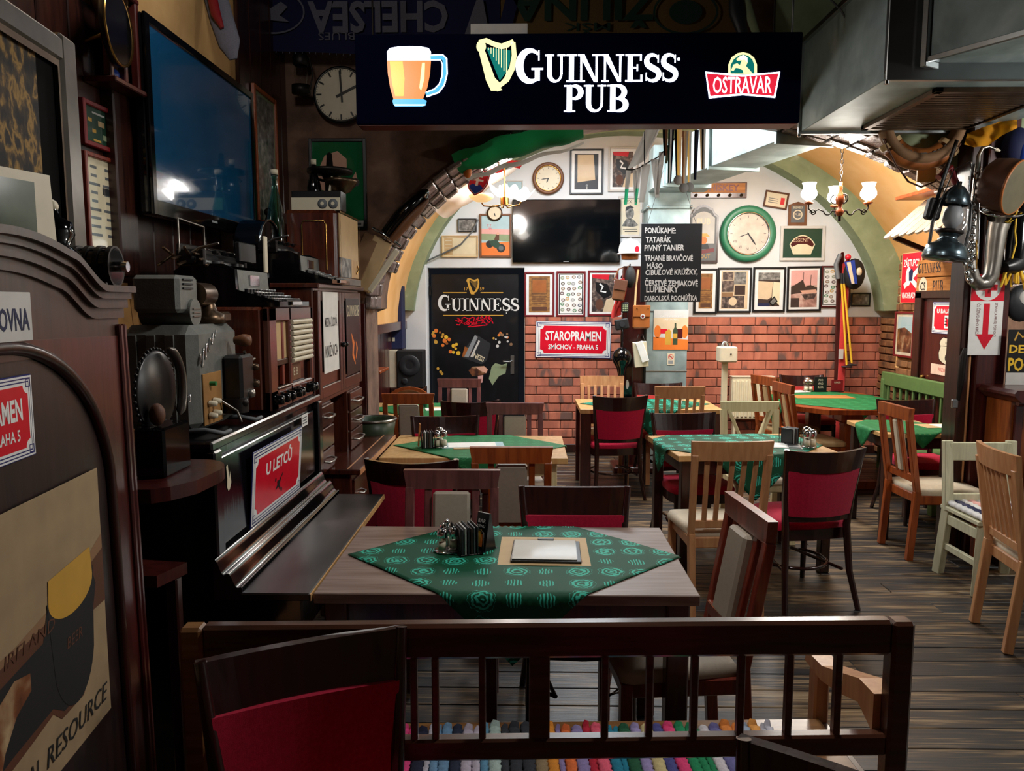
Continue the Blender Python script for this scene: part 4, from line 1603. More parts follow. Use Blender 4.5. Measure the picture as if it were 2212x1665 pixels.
mb.tube([(-.005, .03 + .105 * math.cos(RAD(a)), .215 + .118 * math.sin(RAD(a))) for a in range(-40, 75, 8)], [.004] + [.014] * 13 + [.004], 10, flat=.6)
mb.build('guard', t)
MB('brown').sph((-.0, -.03, .16), (.02, .02, .03)).build('handle', t)
MB('chrome').tube([(.0, .13, .18), (.01, .145, .19), (.01, .14, .17)], .003, 6).build('hook', t)

# ================================================================ piano
pn = thing('upright_piano', 'black upright piano with a folded-back lid and polished curved fallboard', 'piano', (0, 0, 0))
Y0, Y1 = 2.34, 3.61
MB('ebony').bx(-1.57, -1.0, Y0 + .02, Y1 - .02, .02, 1.185, .006).build('case', pn)
MB('ebony').bx(-1.57, -.975, Y0, Y1, 1.185, 1.215, .006).build('top_lid', pn)
MB('ebony').bx(-1.0, -.985, Y0 + .09, Y1 - .09, .86, 1.15, .003).build('music_panel', pn)
MB('ebony').bx(-1.0, -.968, Y0 + .0, Y0 + .06, .55, 1.185, .006).build('pilaster', pn)
MB('ebony').bx(-1.0, -.968, Y1 - .06, Y1 - .0, .55, 1.185, .006).build('pilaster', pn)
def fallf(a, b):
    t = a * 1.0
    z = .846 - .092 * t + .0125 * math.sin(4.3 * PI * t + .3) * (1 - .35 * t)
    return (-.975 + .089 * t, Y0 - .035 + b * (Y1 - .015 - Y0), z)


mb = MB('piano_polish').grid(fallf, 48, 2)
edge = [(fallf(k / 48, 0)[0], fallf(k / 48, 0)[2]) for k in range(49)]
for yy in (Y0 - .035, Y1 - .05):
    mb.prism([(-.975, .72)] + edge + [(-.886, .72)], yy, yy + .002)
mb.build('fallboard', pn)
MB('piano_lid_sheen').bx(-.886, -.668, Y0 - .055, 3.53, .727, .752, .004).build('key_lid', pn)
MB('honey').bx(-.668, -.664, Y0 - .055, 3.53, .728, .75, 0).build('lid_edge', pn)
MB('ebony').bx(-.975, -.70, Y0 - .03, 3.53, .60, .727, .006).build('key_bed', pn)
MB('ebony').bx(-1.0, -.99, Y0 + .05, Y1 - .05, .08, .56, .003).build('lower_panel', pn)
for yy in (Y0 + .05, Y1 - .08):
    MB('ebony').bx(-.80, -.73, yy - .035, yy + .035, .0, .6, .012).build('leg', pn)
    MB('ebony').bx(-1.0, -.72, yy - .04, yy + .04, .0, .05, .01).build('foot', pn)
# sticker, label, sign
c = PX(493, 1032, -.982)
t = thing('bird_sticker', 'little white bird sticker on the end of the piano panel', 'sticker', (-.9835, c.y, c.z), PI / 2)
MB('ivory').poly([(-.012, .04), (.0, .045), (.006, .02), (.014, -.005), (.018, .02), (.026, -.02), (.012, -.04), (.0, -.045), (-.01, -.03), (-.006, 0)], -.001).build('print', t)
c = PX(657, 898, -.974)
t = thing('label_card', 'small printed white card on the edge of the piano top', 'label', (-.9665, c.y - .02, c.z - .015), PI / 2)
mb = MB('white').bx(-.045, .045, -.001, 0, -.026, .026, 0)
mb.m('mid_grey')
for k in range(3):
    mb.rect(-.035, .009 - k * .012, .03, .014 - k * .012, -.0016)
mb.build('card', t)


def uletcu(mb, w_, h_):
    mb.m('white').fit('U LETCŮ', 0, h_ * .2, w_ * .52, h_ * .25, -.0056, bold=.03)
    mb.m('black')
    for s in (1,):
        mb.stroke([(-.035, -.06), (.0, -.035), (.05, -.01)], .008, -.0056)
        mb.stroke([(-.02, -.03), (.02, -.07)], .012, -.0057)
        mb.disc(-.04, -.02, .008, -.0056)
        mb.disc(.035, -.075, .008, -.0056)
        mb.poly([(-.03, -.06), (-.01, -.03), (.03, -.025), (.0, -.055)], -.0058)


enamel('enamel_sign', 'red enamel sign with an aeroplane leaning on the black piano panel', (-.972, 2.945, .985), PI / 2, .60, .275, uletcu, rot=(RAD(4), 0, PI / 2))

# ================================================================ projector on the piano
pj = thing('film_projector', 'old grey crackle-finish film projector on the near end of the piano', 'projector', (0, 0, 1.2155))
PM = 'crackle_grey'
MB(PM).bx(-1.30, -1.055, 2.43, 2.80, .012, .36, .03).build('case', pj)
mb = MB(PM)
for k in range(3):
    mb.bx(-1.27 + .06 * k, -1.24 + .06 * k, 2.424, 2.43, .05, .33, .004)
mb.build('case_rib', pj)
MB(PM).bx(-1.25, -1.10, 2.43, 2.58, .40, .52, .012).build('lamp_house', pj)
mb = MB('charcoal')
for k in range(3):
    mb.bx(-1.10, -1.094, 2.46, 2.53, .475 + k * .014, .481 + k * .014, .001)
mb.build('vent_slot', pj)
MB(PM).cyl((-1.26, 2.53, .40), (-1.09, 2.53, .40), .045, 20).build('motor', pj)
mb = MB('old_silver')
for k in range(3):
    mb.bx(-1.092, -1.085, 2.505, 2.56, .385 + k * .012, .39 + k * .012, .001)
mb.build('motor_slot', pj)
MB('bronze').tube([(-1.12, 2.6, .46), (-1.12, 2.70, .46), (-1.12, 2.72, .46)], [.04, .04, .03], 16).build('lens_tube', pj)
MB('bronze').lathe([(.0, 0), (.06, 0), (.055, .03), (.03, .045), (.028, .06), (.02, .08), (0, .085)], 16, (-1.12, 2.70, .36)).build('lamp_cap', pj)
MB('bronze').bx(-1.14, -1.07, 2.72, 2.79, .36, .40, .01).build('spool_arm', pj)
mb = MB('chrome')
scr = [(2.455 + .14 * i / 40, .235 + .10 * i / 40 + .03 * math.sin(i * .8) * (1 - i / 60), 0) for i in range(41)]
mb.tube([(-1.052, a, b) for a, b, _ in scr], .0022, 5)
mb.build('script_emblem', pj)
MB('cardboard').bx(-1.055, -1.05, 2.47, 2.62, .03, .20, .002).build('control_panel', pj)
for (yy, zz) in ((2.505, .10), (2.54, .105), (2.505, .06), (2.54, .065)):
    MB('ivory').lathe([(0, .02), (.008, .018), (.011, 0), (.011, -.006)], 10, (-1.04, yy, zz), 'x').build('button', pj)
MB('green').cyl((-1.05, 2.525, .165), (-1.03, 2.525, .165), .008, 10).build('pilot_lamp', pj)
MB('black').bx(-1.055, -.985, 2.64, 2.76, .09, .25, .01).build('film_gate', pj)
MB('iron').cyl((-1.02, 2.66, .05), (-1.02, 2.66, .1), .045, 14).build('sprocket', pj)
for (yy, zz, m, r) in ((2.70, .30, 'leather_brown', .022), (2.72, .11, 'old_silver', .018), (2.65, .085, 'iron', .018), (2.77, .2, 'bronze', .014), (2.77, .14, 'bronze', .016)):
    MB(m).lathe([(0, .03), (r * .8, .026), (r, .012), (r, 0), (r * .6, -.03)], 12, (-1.0, yy, zz), 'x').build('knob', pj)
MB('old_silver').tube([(-1.0, 2.71, .26), (-1.0, 2.74, .22), (-.99, 2.78, .23)], .006, 6).build('lever', pj)
MB('old_silver').tube([(-1.05, 2.60, .10), (-1.0, 2.62, .06), (-.99, 2.63, .02)], .005, 6).build('lever', pj)
for yy in (2.46, 2.76):
    MB('mid_grey').tube([(-1.2, yy - .01, .012), (-1.04, yy - .01, .02), (-.985, yy + .0, .008), (-.985, yy + .055, .008)], .008, 8).build('foot', pj)

# ================================================================ big wooden radio on the piano with a typewriter on it
RX = -1.0
rd = thing('valve_radio', 'large glossy wooden valve radio with ivory louvres on the piano', 'radio', (0, 0, 1.2155))
ra, rb, rh = 2.985, 3.60, .415
MB('radio_wood').bx(-1.36, RX - .03, ra, rb, 0, rh, .012).build('case', rd)
mb = MB('radio_wood')
mb.bx(RX - .03, RX, ra, ra + .09, 0, rh, .012)
mb.bx(RX - .03, RX, rb - .04, rb, 0, rh, .012)
mb.bx(RX - .03, RX, ra, rb, rh - .06, rh, .012)
mb.bx(RX - .03, RX, ra, rb, 0, .085, .012)
mb.bx(RX - .03, RX, ra + .255, ra + .285, 0, rh, .006)
mb.build('front_frame', rd)
MB('tan').bx(RX - .025, RX - .016, ra + .09, ra + .255, .20, rh - .06, 0).build('speaker_cloth', rd)
MB('bronze').bx(RX - .025, RX - .008, ra + .09, ra + .255, .175, .2, .003).build('ledge', rd)
MB('mahogany').bx(RX - .03, RX - .012, ra + .19, ra + .215, .09, rh - .06, .003).build('divider', rd)
MB('old_silver').bx(RX - .02, RX + .004, ra + .08, ra + .27, .083, .09, .002).build('trim_bar', rd)
for k in range(8):
    z = .185 + k * .0235
    MB('ivory').tube([(RX + .0, ra + .285, z), (RX + .0, rb - .035, z)], .0105, 10).build('louvre', rd)
MB('black_gloss').bx(RX - .03, RX - .02, ra + .285, rb - .04, .085, .175, 0).build('dial_glass', rd)
MB('leather_brown').bx(RX - .02, RX - .017, ra + .295, ra + .46, .095, .165, 0).build('dial', rd)
mb = MB('ivory')
mb.M = Matrix.Translation((RX - .0165, ra + .38, .13)) @ Matrix.Rotation(PI / 2, 4, 'Z')
mb.text('E B', 0, 0, .05, -.0005)
mb.build('dial_letters', rd)
for yy in (ra + .05, ra + .13, ra + .205, ra + .30, ra + .345, ra + .50, ra + .555):
    MB('black_gloss').lathe([(0, .03), (.016, .028), (.02, .02), (.02, .004), (.024, 0), (.024, -.006)], 14, (RX + .006, yy, .045), 'x').build('knob', rd)


def typewriter(label, loc, rz, s=1.0):
    """front (keys) towards -y, width along x"""
    t = thing('typewriter', label, 'typewriter', loc, rz)
    w_ = .17
    side = [(-.05, 0), (.17, 0), (.17, .125), (.13, .15), (-.0, .15), (-.045, .13)]
    for q in (-1, 1):
        MB('black_gloss').prism([(a, b) for a, b in side], q * w_ - .012, q * w_ + .012, 'x').build('side_cheek', t)
    MB('black').bx(-w_, w_, .0, .17, .01, .115, .008).build('body', t)
    MB('crackle_grey').prism([(-.05, .06), (-.045, .13), (-.035, .13), (-.03, .06)], -w_ + .012, w_ - .012, 'x').build('front_plate', t)
    MB('chrome').bx(-.05, .05, -.052, -.045, .075, .115, .003).build('type_guard', t)
    MB('black_gloss').prism([(-.20, 0), (-.05, 0), (-.05, .06), (-.20, .018)], -w_ - .012, w_ + .012, 'x').build('keyboard_base', t)
    for r in range(4):
        for k in range(10):
            x = -.15 + k * .031 + (r % 2) * .012
            y = -.075 - r * .03
            z = .062 - r * .011
            mb = MB('black').cyl((x, y, z - .014), (x, y, z), .0095, 8)
            mb.m('chrome').tube([(x + .0095 * math.cos(a), y + .0095 * math.sin(a), z) for a in [2 * PI * i / 8 for i in range(8)]], .0018, 4, closed=True)
            mb.build('key', t)
    MB('black').bx(-.09, .09, -.197, -.183, .012, .026, .003).build('space_bar', t)
    MB('chrome').bx(-.06, .06, -.21, -.202, .004, .02, .003).build('front_bar', t)
    MB('black_matt').cyl((-.21, .1, .17), (.21, .1, .17), .021, 18).build('platen', t)
    for q in (-1, 1):
        MB('black').cyl((q * .215, .1, .17), (q * .245, .1, .17), .024, 14).build('platen_knob', t)
        MB('iron').bx(q * .195 - .01, q * .195 + .01, .05, .15, .14, .2, .004).build('carriage_end', t)
    MB('steel').bx(-.19, .19, .055, .075, .15, .165, .003).build('paper_table', t)
    MB('iron').bx(-.2, .2, .13, .15, .15, .22, .004).build('carriage_back', t)
    MB('chrome').tube([(-.15, .06, .20), (.15, .06, .20)], .004, 6).build('paper_bail', t)
    for x in (-.08, 0, .08):
        MB('black').cyl((x - .012, .06, .195), (x + .012, .06, .195), .009, 10).build('bail_roller', t)
    MB('old_silver').tube([(-.22, .11, .17), (-.24, .05, .2), (-.25, -.02, .215)], [.006, .006, .004], 6).build('return_lever', t)
    for q in (-1, 1):
        MB('black').cyl((q * .09, .07, .15), (q * .09, .07, .162), .04, 16).build('ribbon_spool', t)
    for ob in t.children:
        pass
    t.scale = (s, s, s)
    return t


ty = typewriter('black typewriter with a raised pale lever, standing on the big wooden radio', (-1.19, 3.22, 1.6315), PI / 2, 1.12)
MB('ivory').bx(.13, .16, -.05, -.04, .13, .27, .004).build('paper_arm', ty)
MB('black').bx(.0, .17, .0, .02, .165, .24, .004).build('paper_plate', ty)
mb = MB('bronze')
for k in range(9):
    mb.bar((-.25 - random.uniform(0, .06), .02 + .02 * k, .14 + .02 * (k % 4)), (-.2, .04 + .015 * k, .15 + .015 * (k % 3)), .01, .008)
mb.build('carriage_gear', ty)
MB('old_silver').tube([(-.24, .12, .17), (-.24, .12, .30), (-.03, .12, .29), (-.03, .12, .2)], .0035, 6).build('wire_rest', ty)

# ================================================================ secretary with the book cabinet
CX = -1.0
c_ = thing('secretary', 'dark wooden secretary with two small doors, drawers and a fold-out writing top', 'secretary', (0, 0, 0))
ya, yb, zb, zt = 3.68, 4.68, 1.14, 1.74
MB('cabinet_wood').bx(-1.5, CX - .02, ya, yb, zb, zt, .006).build('upper_case', c_)
MB('cabinet_wood').bx(-1.52, CX + .015, ya - .015, yb + .015, zt - .025, zt, .006).build('cornice', c_)
ym = (ya + yb) / 2
for k, (d0, d1_) in enumerate(((ya + .02, ym - .005), (ym + .005, yb - .02))):
    mb = MB('cabinet_wood')
    mb.bx(CX - .022, CX, d0, d0 + .05, zb + .03, zt - .035, .004)
    mb.bx(CX - .022, CX, d1_ - .05, d1_, zb + .03, zt - .035, .004)
    mb.bx(CX - .022, CX, d0 + .05, d1_ - .05, zb + .03, zb + .09, .004)
    mb.bx(CX - .022, CX, d0 + .05, d1_ - .05, zt - .085, zt - .035, .004)
    dd = mb.build('door', c_)
    MB('radio_wood').bx(CX - .02, CX - .012, d0 + .05, d1_ - .05, zb + .09, zt - .085, .002).build('panel', dd)
    kb = ym + (-.03 if k == 0 else .03)
    MB('black_gloss').sph((CX + .012, kb, 1.42), .014).build('knob', dd)
for (d0, d1_) in ((ya + .0, ya + .3), (yb - .34, yb)):
    MB('cabinet_wood').bx(-1.5, CX - .02, d0, d1_, .78, zb, .004).build('drawer_case', c_)
    for r in range(3):
        z0 = .80 + r * .113
        dr = MB('cabinet_wood').bx(CX - .02, CX - .004, d0 + .015, d1_ - .015, z0, z0 + .105, .006).build('drawer', c_)
        if r != 1 or d0 > 4:
            MB('old_silver').tube([(CX - .004, d0 + .08, z0 + .055), (CX + .02, d0 + .085, z0 + .05), (CX + .026, (d0 + d1_) / 2, z0 + .047), (CX + .02, d1_ - .085, z0 + .05), (CX - .004, d1_ - .08, z0 + .055)], .006, 8).build('handle', dr)
MB('black').bx(-1.5, -1.3, ya + .3, yb - .34, .78, zb, 0).build('niche_back', c_)
MB('cabinet_wood').bx(-1.5, -.85, 3.86, 4.92, .765, .795, .005).build('writing_top', c_)
MB('beech').bx(-.85, -.846, 3.86, 4.92, .767, .793, 0).build('worn_edge', c_)
MB('beech').bx(-.92, -.913, 3.87, 4.9, .7945, .796, 0).build('inlay', c_)
MB('cabinet_wood').bx(-1.5, -.9, 3.88, 4.88, .06, .765, .006).build('base', c_)
for r in range(3):
    dr = MB('cabinet_wood').bx(-.9, -.888, 3.9, 4.86, .10 + r * .22, .29 + r * .22, .006).build('base_drawer', c_)
    MB('old_silver').tube([(-.888, 4.0, .2 + r * .22), (-.865, 4.01, .195 + r * .22), (-.865, 4.07, .195 + r * .22), (-.888, 4.08, .2 + r * .22)], .005, 8).build('handle', dr)
MB('dark_oak').bx(-1.5, -.9, 3.88, 4.88, 0, .06, .006).build('plinth', c_)
t = thing('paper_sheet', 'white library notice fixed to the near small door of the secretary', 'notice', (CX + .002, (ya + .05 + ym) / 2 - .03, 1.50), PI / 2)
mb = MB('paper').bx(-.15, .15, -.002, 0, -.205, .2, 0)
mb.build('paper', t)
mb = MB('charcoal')
mb.fit('MIESTNA ĽUDOVÁ', 0, .055, .25, .06, -.0026, bold=.01)
mb.fit('KNIŽNICA', 0, -.09, .25, .075, -.0026, bold=.01)
mb.build('lettering', t)
t = thing('beer_decal', 'dark decal with an orange flame shape on the far small door of the secretary', 'decal', (CX + .002, (ym + yb) / 2, 1.45), PI / 2)
mb = MB('poster_dark').bx(-.17, .17, -.0015, 0, -.21, .22, 0)
mb.m('cream')
serif_text(mb, 'GUINNESS', -.15, .12, .06, -.002, .04, .8)
mb.m('orange').stroke([(-.05, .02), (.0, -.04), (-.02, -.1), (.04, -.16)], [.01, .05, .04, .01], -.002)
mb.m('orange').stroke([(.06, -.03), (.09, -.07), (.05, -.13)], [.01, .04, .01], -.002)
mb.build('print', t)

typewriter('second black typewriter with a rounded hood, on top of the secretary', (-1.16, 3.98, zt + .0015), PI / 2, 1.05)
t = thing('slide_viewer', 'black glossy hooded machine with bright rim behind the second typewriter', 'machine', (-1.33, 3.93, zt + .0015), PI / 2)
mb = MB('black_gloss').prism(ell(0, .16, .17, .16, 0, 180, 16) + [(-.17, 0), (.17, 0)], -.03, .09)
mb.build('hood', t)
MB('chrome').tube([(.17 * math.cos(RAD(a)), -.035, .16 + .16 * math.sin(RAD(a))) for a in range(0, 181, 15)], .006, 6).build('rim', t)
MB('old_silver').bx(-.14, .1, -.05, -.03, .13, .17, .005).build('name_bar', t)
MB('black_gloss').bx(-.19, .19, -.05, .1, 0.0, .02, .005).build('base', t)

r2 = thing('table_radio', 'wooden radio with a tan cloth front on top of the secretary', 'radio', (0, 0, zt + .0015))
MB('radio_wood').bx(-1.3, CX - .01, 4.16, 4.66, 0, .40, .02).build('case', r2)
MB('brass').border(0, 0, .1, .1, .01).build('tmp', r2)
bpy.data.objects.remove(r2.children[-1])
mb = MB('brass')
mb.M = Matrix.Translation((CX, 4.41, .2)) @ Matrix.Rotation(PI / 2, 4, 'Z')
mb.border(-.235, -.165, .235, .19, .012, -.004)
mb.build('brass_frame', r2)
MB('tan').bx(CX - .012, CX - .004, 4.19, 4.64, .15, .385, 0).build('speaker_cloth', r2)
MB('photo_grey').bx(CX - .012, CX - .003, 4.19, 4.45, .045, .15, 0).build('dial', r2)
MB('honey').bx(CX - .012, CX - .002, 4.45, 4.64, .045, .15, .002).build('side_panel', r2)
MB('old_silver').bx(CX - .02, CX + .006, 4.16, 4.66, .0, .04, .004).build('base_strip', r2)
MB('brass').tube([(CX + .0, 4.56, .07), (CX + .008, 4.58, .1), (CX + .0, 4.6, .12)], .004, 6).build('emblem', r2)
mb = MB('brass').tube([(-1.2, 4.157, .08), (-1.2, 4.157, .32), (-1.19, 4.157, .34), (-1.08, 4.157, .34), (-1.07, 4.157, .32), (-1.07, 4.157, .08)], .004, 6)
mb.build('side_trim', r2)
t = thing('dial_box', 'small cream-fronted box with two dials on top of the tan radio', 'instrument', (-1.13, 4.22, zt + .403))
MB('black').bx(-.14, .13, .0, .12, 0, .105, .004).build('case', t)
MB('ivory').bx(-.14, .125, -.006, 0, .0, .068, .002).build('front', t)
for x in (.03, .088):
    MB('mid_grey').lathe([(0, -.012), (.018, -.012), (.026, -.009), (.026, -.005)], 18, (x, 0, .035), 'y').build('dial', t)
    MB('ivory').lathe([(0, -.014), (.01, -.014)], 14, (x, 0, .035), 'y').build('dial_centre', t)
t = thing('soda_siphon', 'pale blue-green glass bottle standing behind the second typewriter', 'bottle', (-1.31, 4.07, zt + .003))
MB('bottle_glass').lathe([(0, 0), (.045, 0), (.048, .02), (.047, .2), (.036, .28), (.018, .36), (.014, .42), (.018, .43), (.018, .445), (0, .445)], 18, (0, 0, .12)).build('body', t)
MB('dark_oak').bx(-.06, .06, -.06, .06, 0, .119, .004).build('stand', t)
MB('ivory').lathe([(0, .445), (.02, .445), (.02, .47), (0, .475)], 12, (0, 0, .12)).build('stopper', t)
t = thing('dark_bottle', 'slim dark bottle with a pale cap behind the cream-fronted box', 'bottle', (-1.22, 4.5, zt + .403))
MB('black_gloss').lathe([(0, 0), (.04, 0), (.042, .16), (.03, .21), (.014, .25), (.014, .31), (0, .31)], 16).build('body', t)
MB('ivory').lathe([(.015, .29), (.016, .29), (.016, .32), (0, .32)], 12).build('cap', t)
t = thing('coffee_grinder', 'dark cast hand mill with a plate top standing on the tan radio', 'hand mill', (-1.14, 4.55, zt + .403))
MB('iron').lathe([(0, .0), (.06, 0), (.05, .03), (.03, .06), (.03, .2), (.05, .24), (.13, .25), (.13, .27), (.02, .29), (.015, .36), (.0, .37)], 20).build('body', t)
MB('bronze').lathe([(0, .0), (.05, .02), (.09, .07), (.1, .09), (.02, .08)], 16, (.07, -.02, .12)).build('hopper', t)
MB('ivory').bar((-.01, -.06, .04), (.03, -.06, .22), .03, .012).build('strap', t)
MB('iron').tube([(.0, 0, .2), (-.1, -.02, .22), (-.12, -.02, .2)], .008, 8).build('crank', t)

# poster, wall clock and narrow picture near the arch
def p_green(mb, w_, h_):
    fill(mb, 'flag_green', w_, h_)
    mb.m('flesh').poly([(-w_ * .8, -h_ * .1), (-w_ * .75, h_ * .35), (-w_ * .5, h_ * .68), (w_ * .0, h_ * .78), (w_ * .35, h_ * .6), (w_ * .35, h_ * .4), (w_ * .1, h_ * .2), (w_ * .05, -h_ * .05), (w_ * .45, h_ * .05), (w_ * .7, h_ * .3), (w_ * .75, h_ * .12), (w_ * .5, -h_ * .15), (-w_ * .2, -h_ * .2)], -.0006)
    mb.m('black').disc(w_ * .68, h_ * .05, w_ * .16, -.0008)
    mb.m('mountgrey').rect(-w_, -h_, w_, -h_ * .85, -.0006)
    mb.m('mid_grey')
    for k in range(5):
        mb.rect(-w_ * .9 + k * w_ * .38, -h_ * .96, -w_ * .65 + k * w_ * .38, -h_ * .9, -.0008)


a, b = PY(667, 300, YA0), PY(795, 497, YA0)
picture('framed_poster', 'bright green framed poster of a bent pale figure on the brown arch wall', Vector(((a.x + b.x) / 2, YA0 - .002, (a.z + b.z) / 2)), b.x - a.x, a.z - b.z, 0, 'black', .022, 'flag_green', 0, p_green, 'poster')
c = PY(737, 205, YA0 - .06)
ck = thing('station_clock', 'round white clock with black bars half hidden behind the lit sign', 'clock', c)
MB('black').lathe([(0, .06), (.17, .06), (.18, .04), (.18, -.01), (.165, -.02), (.163, -.01)], 36, ax='y').build('case', ck)
MB('ivory').lathe([(0, -.01), (.165, -.01)], 36, ax='y').build('dial', ck)
mb = MB('black')
for k in range(60):
    a = RAD(6 * k)
    r0 = .125 if k % 5 == 0 else .152
    mb.stroke([(r0 * math.sin(a), r0 * math.cos(a)), (.16 * math.sin(a), .16 * math.cos(a))], .011 if k % 5 == 0 else .003, -.0115)
mb.build('hour_marks', ck)
MB('black').stroke([(.008, -.05), (-.004, .15)], .013, -.014).build('minute_hand', ck)
MB('black').stroke([(-.03, -.015), (.11, .055)], .017, -.013).build('hour_hand', ck)
a, b = lw(566, 470), lw(596, 200)
t = picture('framed_picture', 'narrow greenish picture in an orange-brown frame past the big television', Vector((XL + .026, 4.72, 2.42)), .40, .95, PI / 2, 'cherry', .025, 'sage', .02, lambda m_, w_, h_: fill(m_, 'photo_grey', w_, h_))
t = thing('black_ornament', 'small dark figure hanging low over the narrow greenish picture', 'ornament', (XL + .05, 4.62, 2.1), PI / 2)
MB('iron').sph((0, -.02, 0), (.04, .02, .07)).build('body', t)
MB('iron').sph((0, -.02, .08), .025).build('head', t)
t = thing('hanging_lamp', 'dim dark lantern with a glass tube hanging before the arch wall', 'lantern', PY(650, 160, YA0 - .2))
MB('iron').lathe([(0, .16), (.02, .15), (.05, .1), (.05, .06), (.04, .05)], 14).build('cap', t)
MB('glass').lathe([(.035, .05), (.045, .0), (.035, -.06)], 14).build('chimney', t)
MB('iron').lathe([(.02, -.06), (.06, -.07), (.06, -.12), (0, -.125)], 14).build('tank', t)
MB('iron').tube([(.055, 0, -.1), (.075, 0, 0), (.055, 0, .1)], .005, 6).build('frame_wire', t)
MB('iron').tube([(0, 0, .16), (0, 0, .5), (0, 0, 1.25)], .003, 5).build('hanging_wire', t)

# ================================================================ things against the foot of the arch
t = thing('leather_cello_case', 'long dark leather case with a rounded end lying up along the arch', 'case', (0, 0, 0))
path = [PY(838, 508, 5.08), PY(870, 470, 5.08), PY(900, 438, 5.08), PY(915, 421, 5.09), PY(924, 413, 5.1)]
MB('black_gloss').tube(path, [.095, .115, .10, .075, .03], 18, flat=.55).build('body', t)
MB('leather_brown').tube([q + Vector((.035, -.05, -.035)) for q in path[:4]], [.05, .06, .045, .02], 12, flat=.5).build('front_panel', t)
MB('chrome').tube([PY(806, 493, 5.04), PY(830, 507, 4.98), PY(864, 532, 5.04)], .012, 8).build('metal_band', t)
t = thing('wooden_skis', 'old plain wooden skis leaning along the foot of the arch', 'skis', (0, 0, 0))
for (q0_, q1_, m, ww) in (((764, 600), (805, 508), 'sepia', .11), ((778, 625), (828, 516), 'tan', .13), ((797, 630), (858, 540), 'ivory', .04)):
    a, b = PY(*q0_, 5.0), PY(*q1_, 5.05)
    MB(m).bar(a, b, ww, .03, (0, 1, 0), .01).build('ski', t)
t = thing('column_loudspeaker', 'tall slim dark loudspeaker with two round cones by the white wall post', 'loudspeaker', (bp(846, 700, 7.9)[0], 7.9, bp(846, 754, 7.9)[1]))
hh = bp(846, 592, 7.9)[1] - bp(846, 754, 7.9)[1]
MB('navy').bx(-.11, .11, 0, .2, 0, hh, .006).build('cabinet', t)
for z, r in ((hh - .1, .07), (hh - .39, .05)):
    MB('maroon').lathe([(0, .012), (r * .8, .0), (r, -.012), (r * 1.05, -.004)], 22, (.01, 0, z), 'y').build('cone', t)
MB('ivory').bx(.0, .03, -.006, 0, .08, .12, .002).build('plate', t)
MB('dark_oak').bx(-.11, .11, 0, .2, -bp(846, 754, 7.9)[1], -.0, .006).build('plinth', t)
a = bp(885, 835, 7.75)
t = thing('floor_loudspeaker', 'small black loudspeaker box standing before the white wall post', 'loudspeaker', (a[0], 7.75, 0))
z0, z1 = bp(885, 838, 7.75)[1], bp(885, 757, 7.75)[1]
MB('black_matt').bx(-.13, .14, 0, .22, z0, z1, .008).build('cabinet', t)
MB('ivory').bx(-.215, -.131, .02, .2, z0, z1, .004).build('side_box', t)
MB('charcoal').lathe([(0, .01), (.05, .0), (.1, -.012), (.108, -.004)], 24, (.0, -.002, z1 - .15), 'y').build('woofer', t)
MB('charcoal').lathe([(0, .0), (.03, -.006), (.033, -.002)], 16, (-.05, -.002, z0 + .07), 'y').build('tweeter', t)
MB('dark_oak').bx(-.2, .15, 0, .22, 0, z0, .006).build('stand', t)
t = thing('enamel_basin', 'round dark tub with a pale rim past the end of the secretary', 'tub', PY(806, 915, 5.0))
t.location.z = 0
zt_ = PY(806, 905, 5.0).z
MB('enamel_green').lathe([(0, zt_ - .28), (.1, zt_ - .28), (.135, zt_ - .1), (.15, zt_), (.14, zt_), (.125, zt_ - .1), (.08, zt_ - .25)], 26).build('bowl', t)
MB('old_silver').tube([(.15 * math.cos(2 * PI * k / 26), .15 * math.sin(2 * PI * k / 26), zt_) for k in range(26)], .009, 6, closed=True).build('rim', t)
mb = MB('iron')
for k in range(3):
    a = 2 * PI * k / 3
    mb.bar((.14 * math.cos(a), .14 * math.sin(a), 0), (.1 * math.cos(a), .1 * math.sin(a), zt_ - .2), .02, .02)
mb.build('stand', t)
# maroon cupboard sides beyond the secretary
t = thing('corner_cupboard', 'maroon boarded cupboard with a small open shelf in the dim corner past the secretary', 'cupboard', (-1.42, 6.5, 0), PI / 2)
MB('maroon_wood').bx(-.15, 1.6, -.02, .08, 0, 1.5, .005).build('body', t)
for k in range(9):
    MB('maroon_wood').bx(-.14 + k * .19, .04 + k * .19, -.035, -.02, .02, 1.48, .005).build('board', t)
MB('cherry').bx(-.1, .3, -.2, -.035, 1.05, 1.075, .004).build('shelf', t)
# ================================================================ pictures on the back wall
PB = YB - .004
LOGO = ['mid_grey', 'sepia', 'sage', 'maroon', 'navy', 'gold', 'green', 'dark_sepia', 'grey', 'brown']


def pr_logos(mb, w_, h_):
    fill(mb, 'white', w_, h_)
    rnd = random.Random(9)
    for r in range(7):
        for c in range(4):
            x, z = (-.72 + .48 * c + rnd.uniform(-.08, .08)) * w_, (.82 - .27 * r + rnd.uniform(-.04, .04)) * h_
            mb.m(rnd.choice(LOGO)).disc(x, z, .17 * w_, -.0006, .085 * h_, 14)
            mb.m('mountgrey').disc(x, z, .11 * w_, -.0008, .05 * h_, 10)
    mb.m('black').border(-w_ * .98, -h_ * .98, w_ * .98, h_ * .98, .012, -.0008)


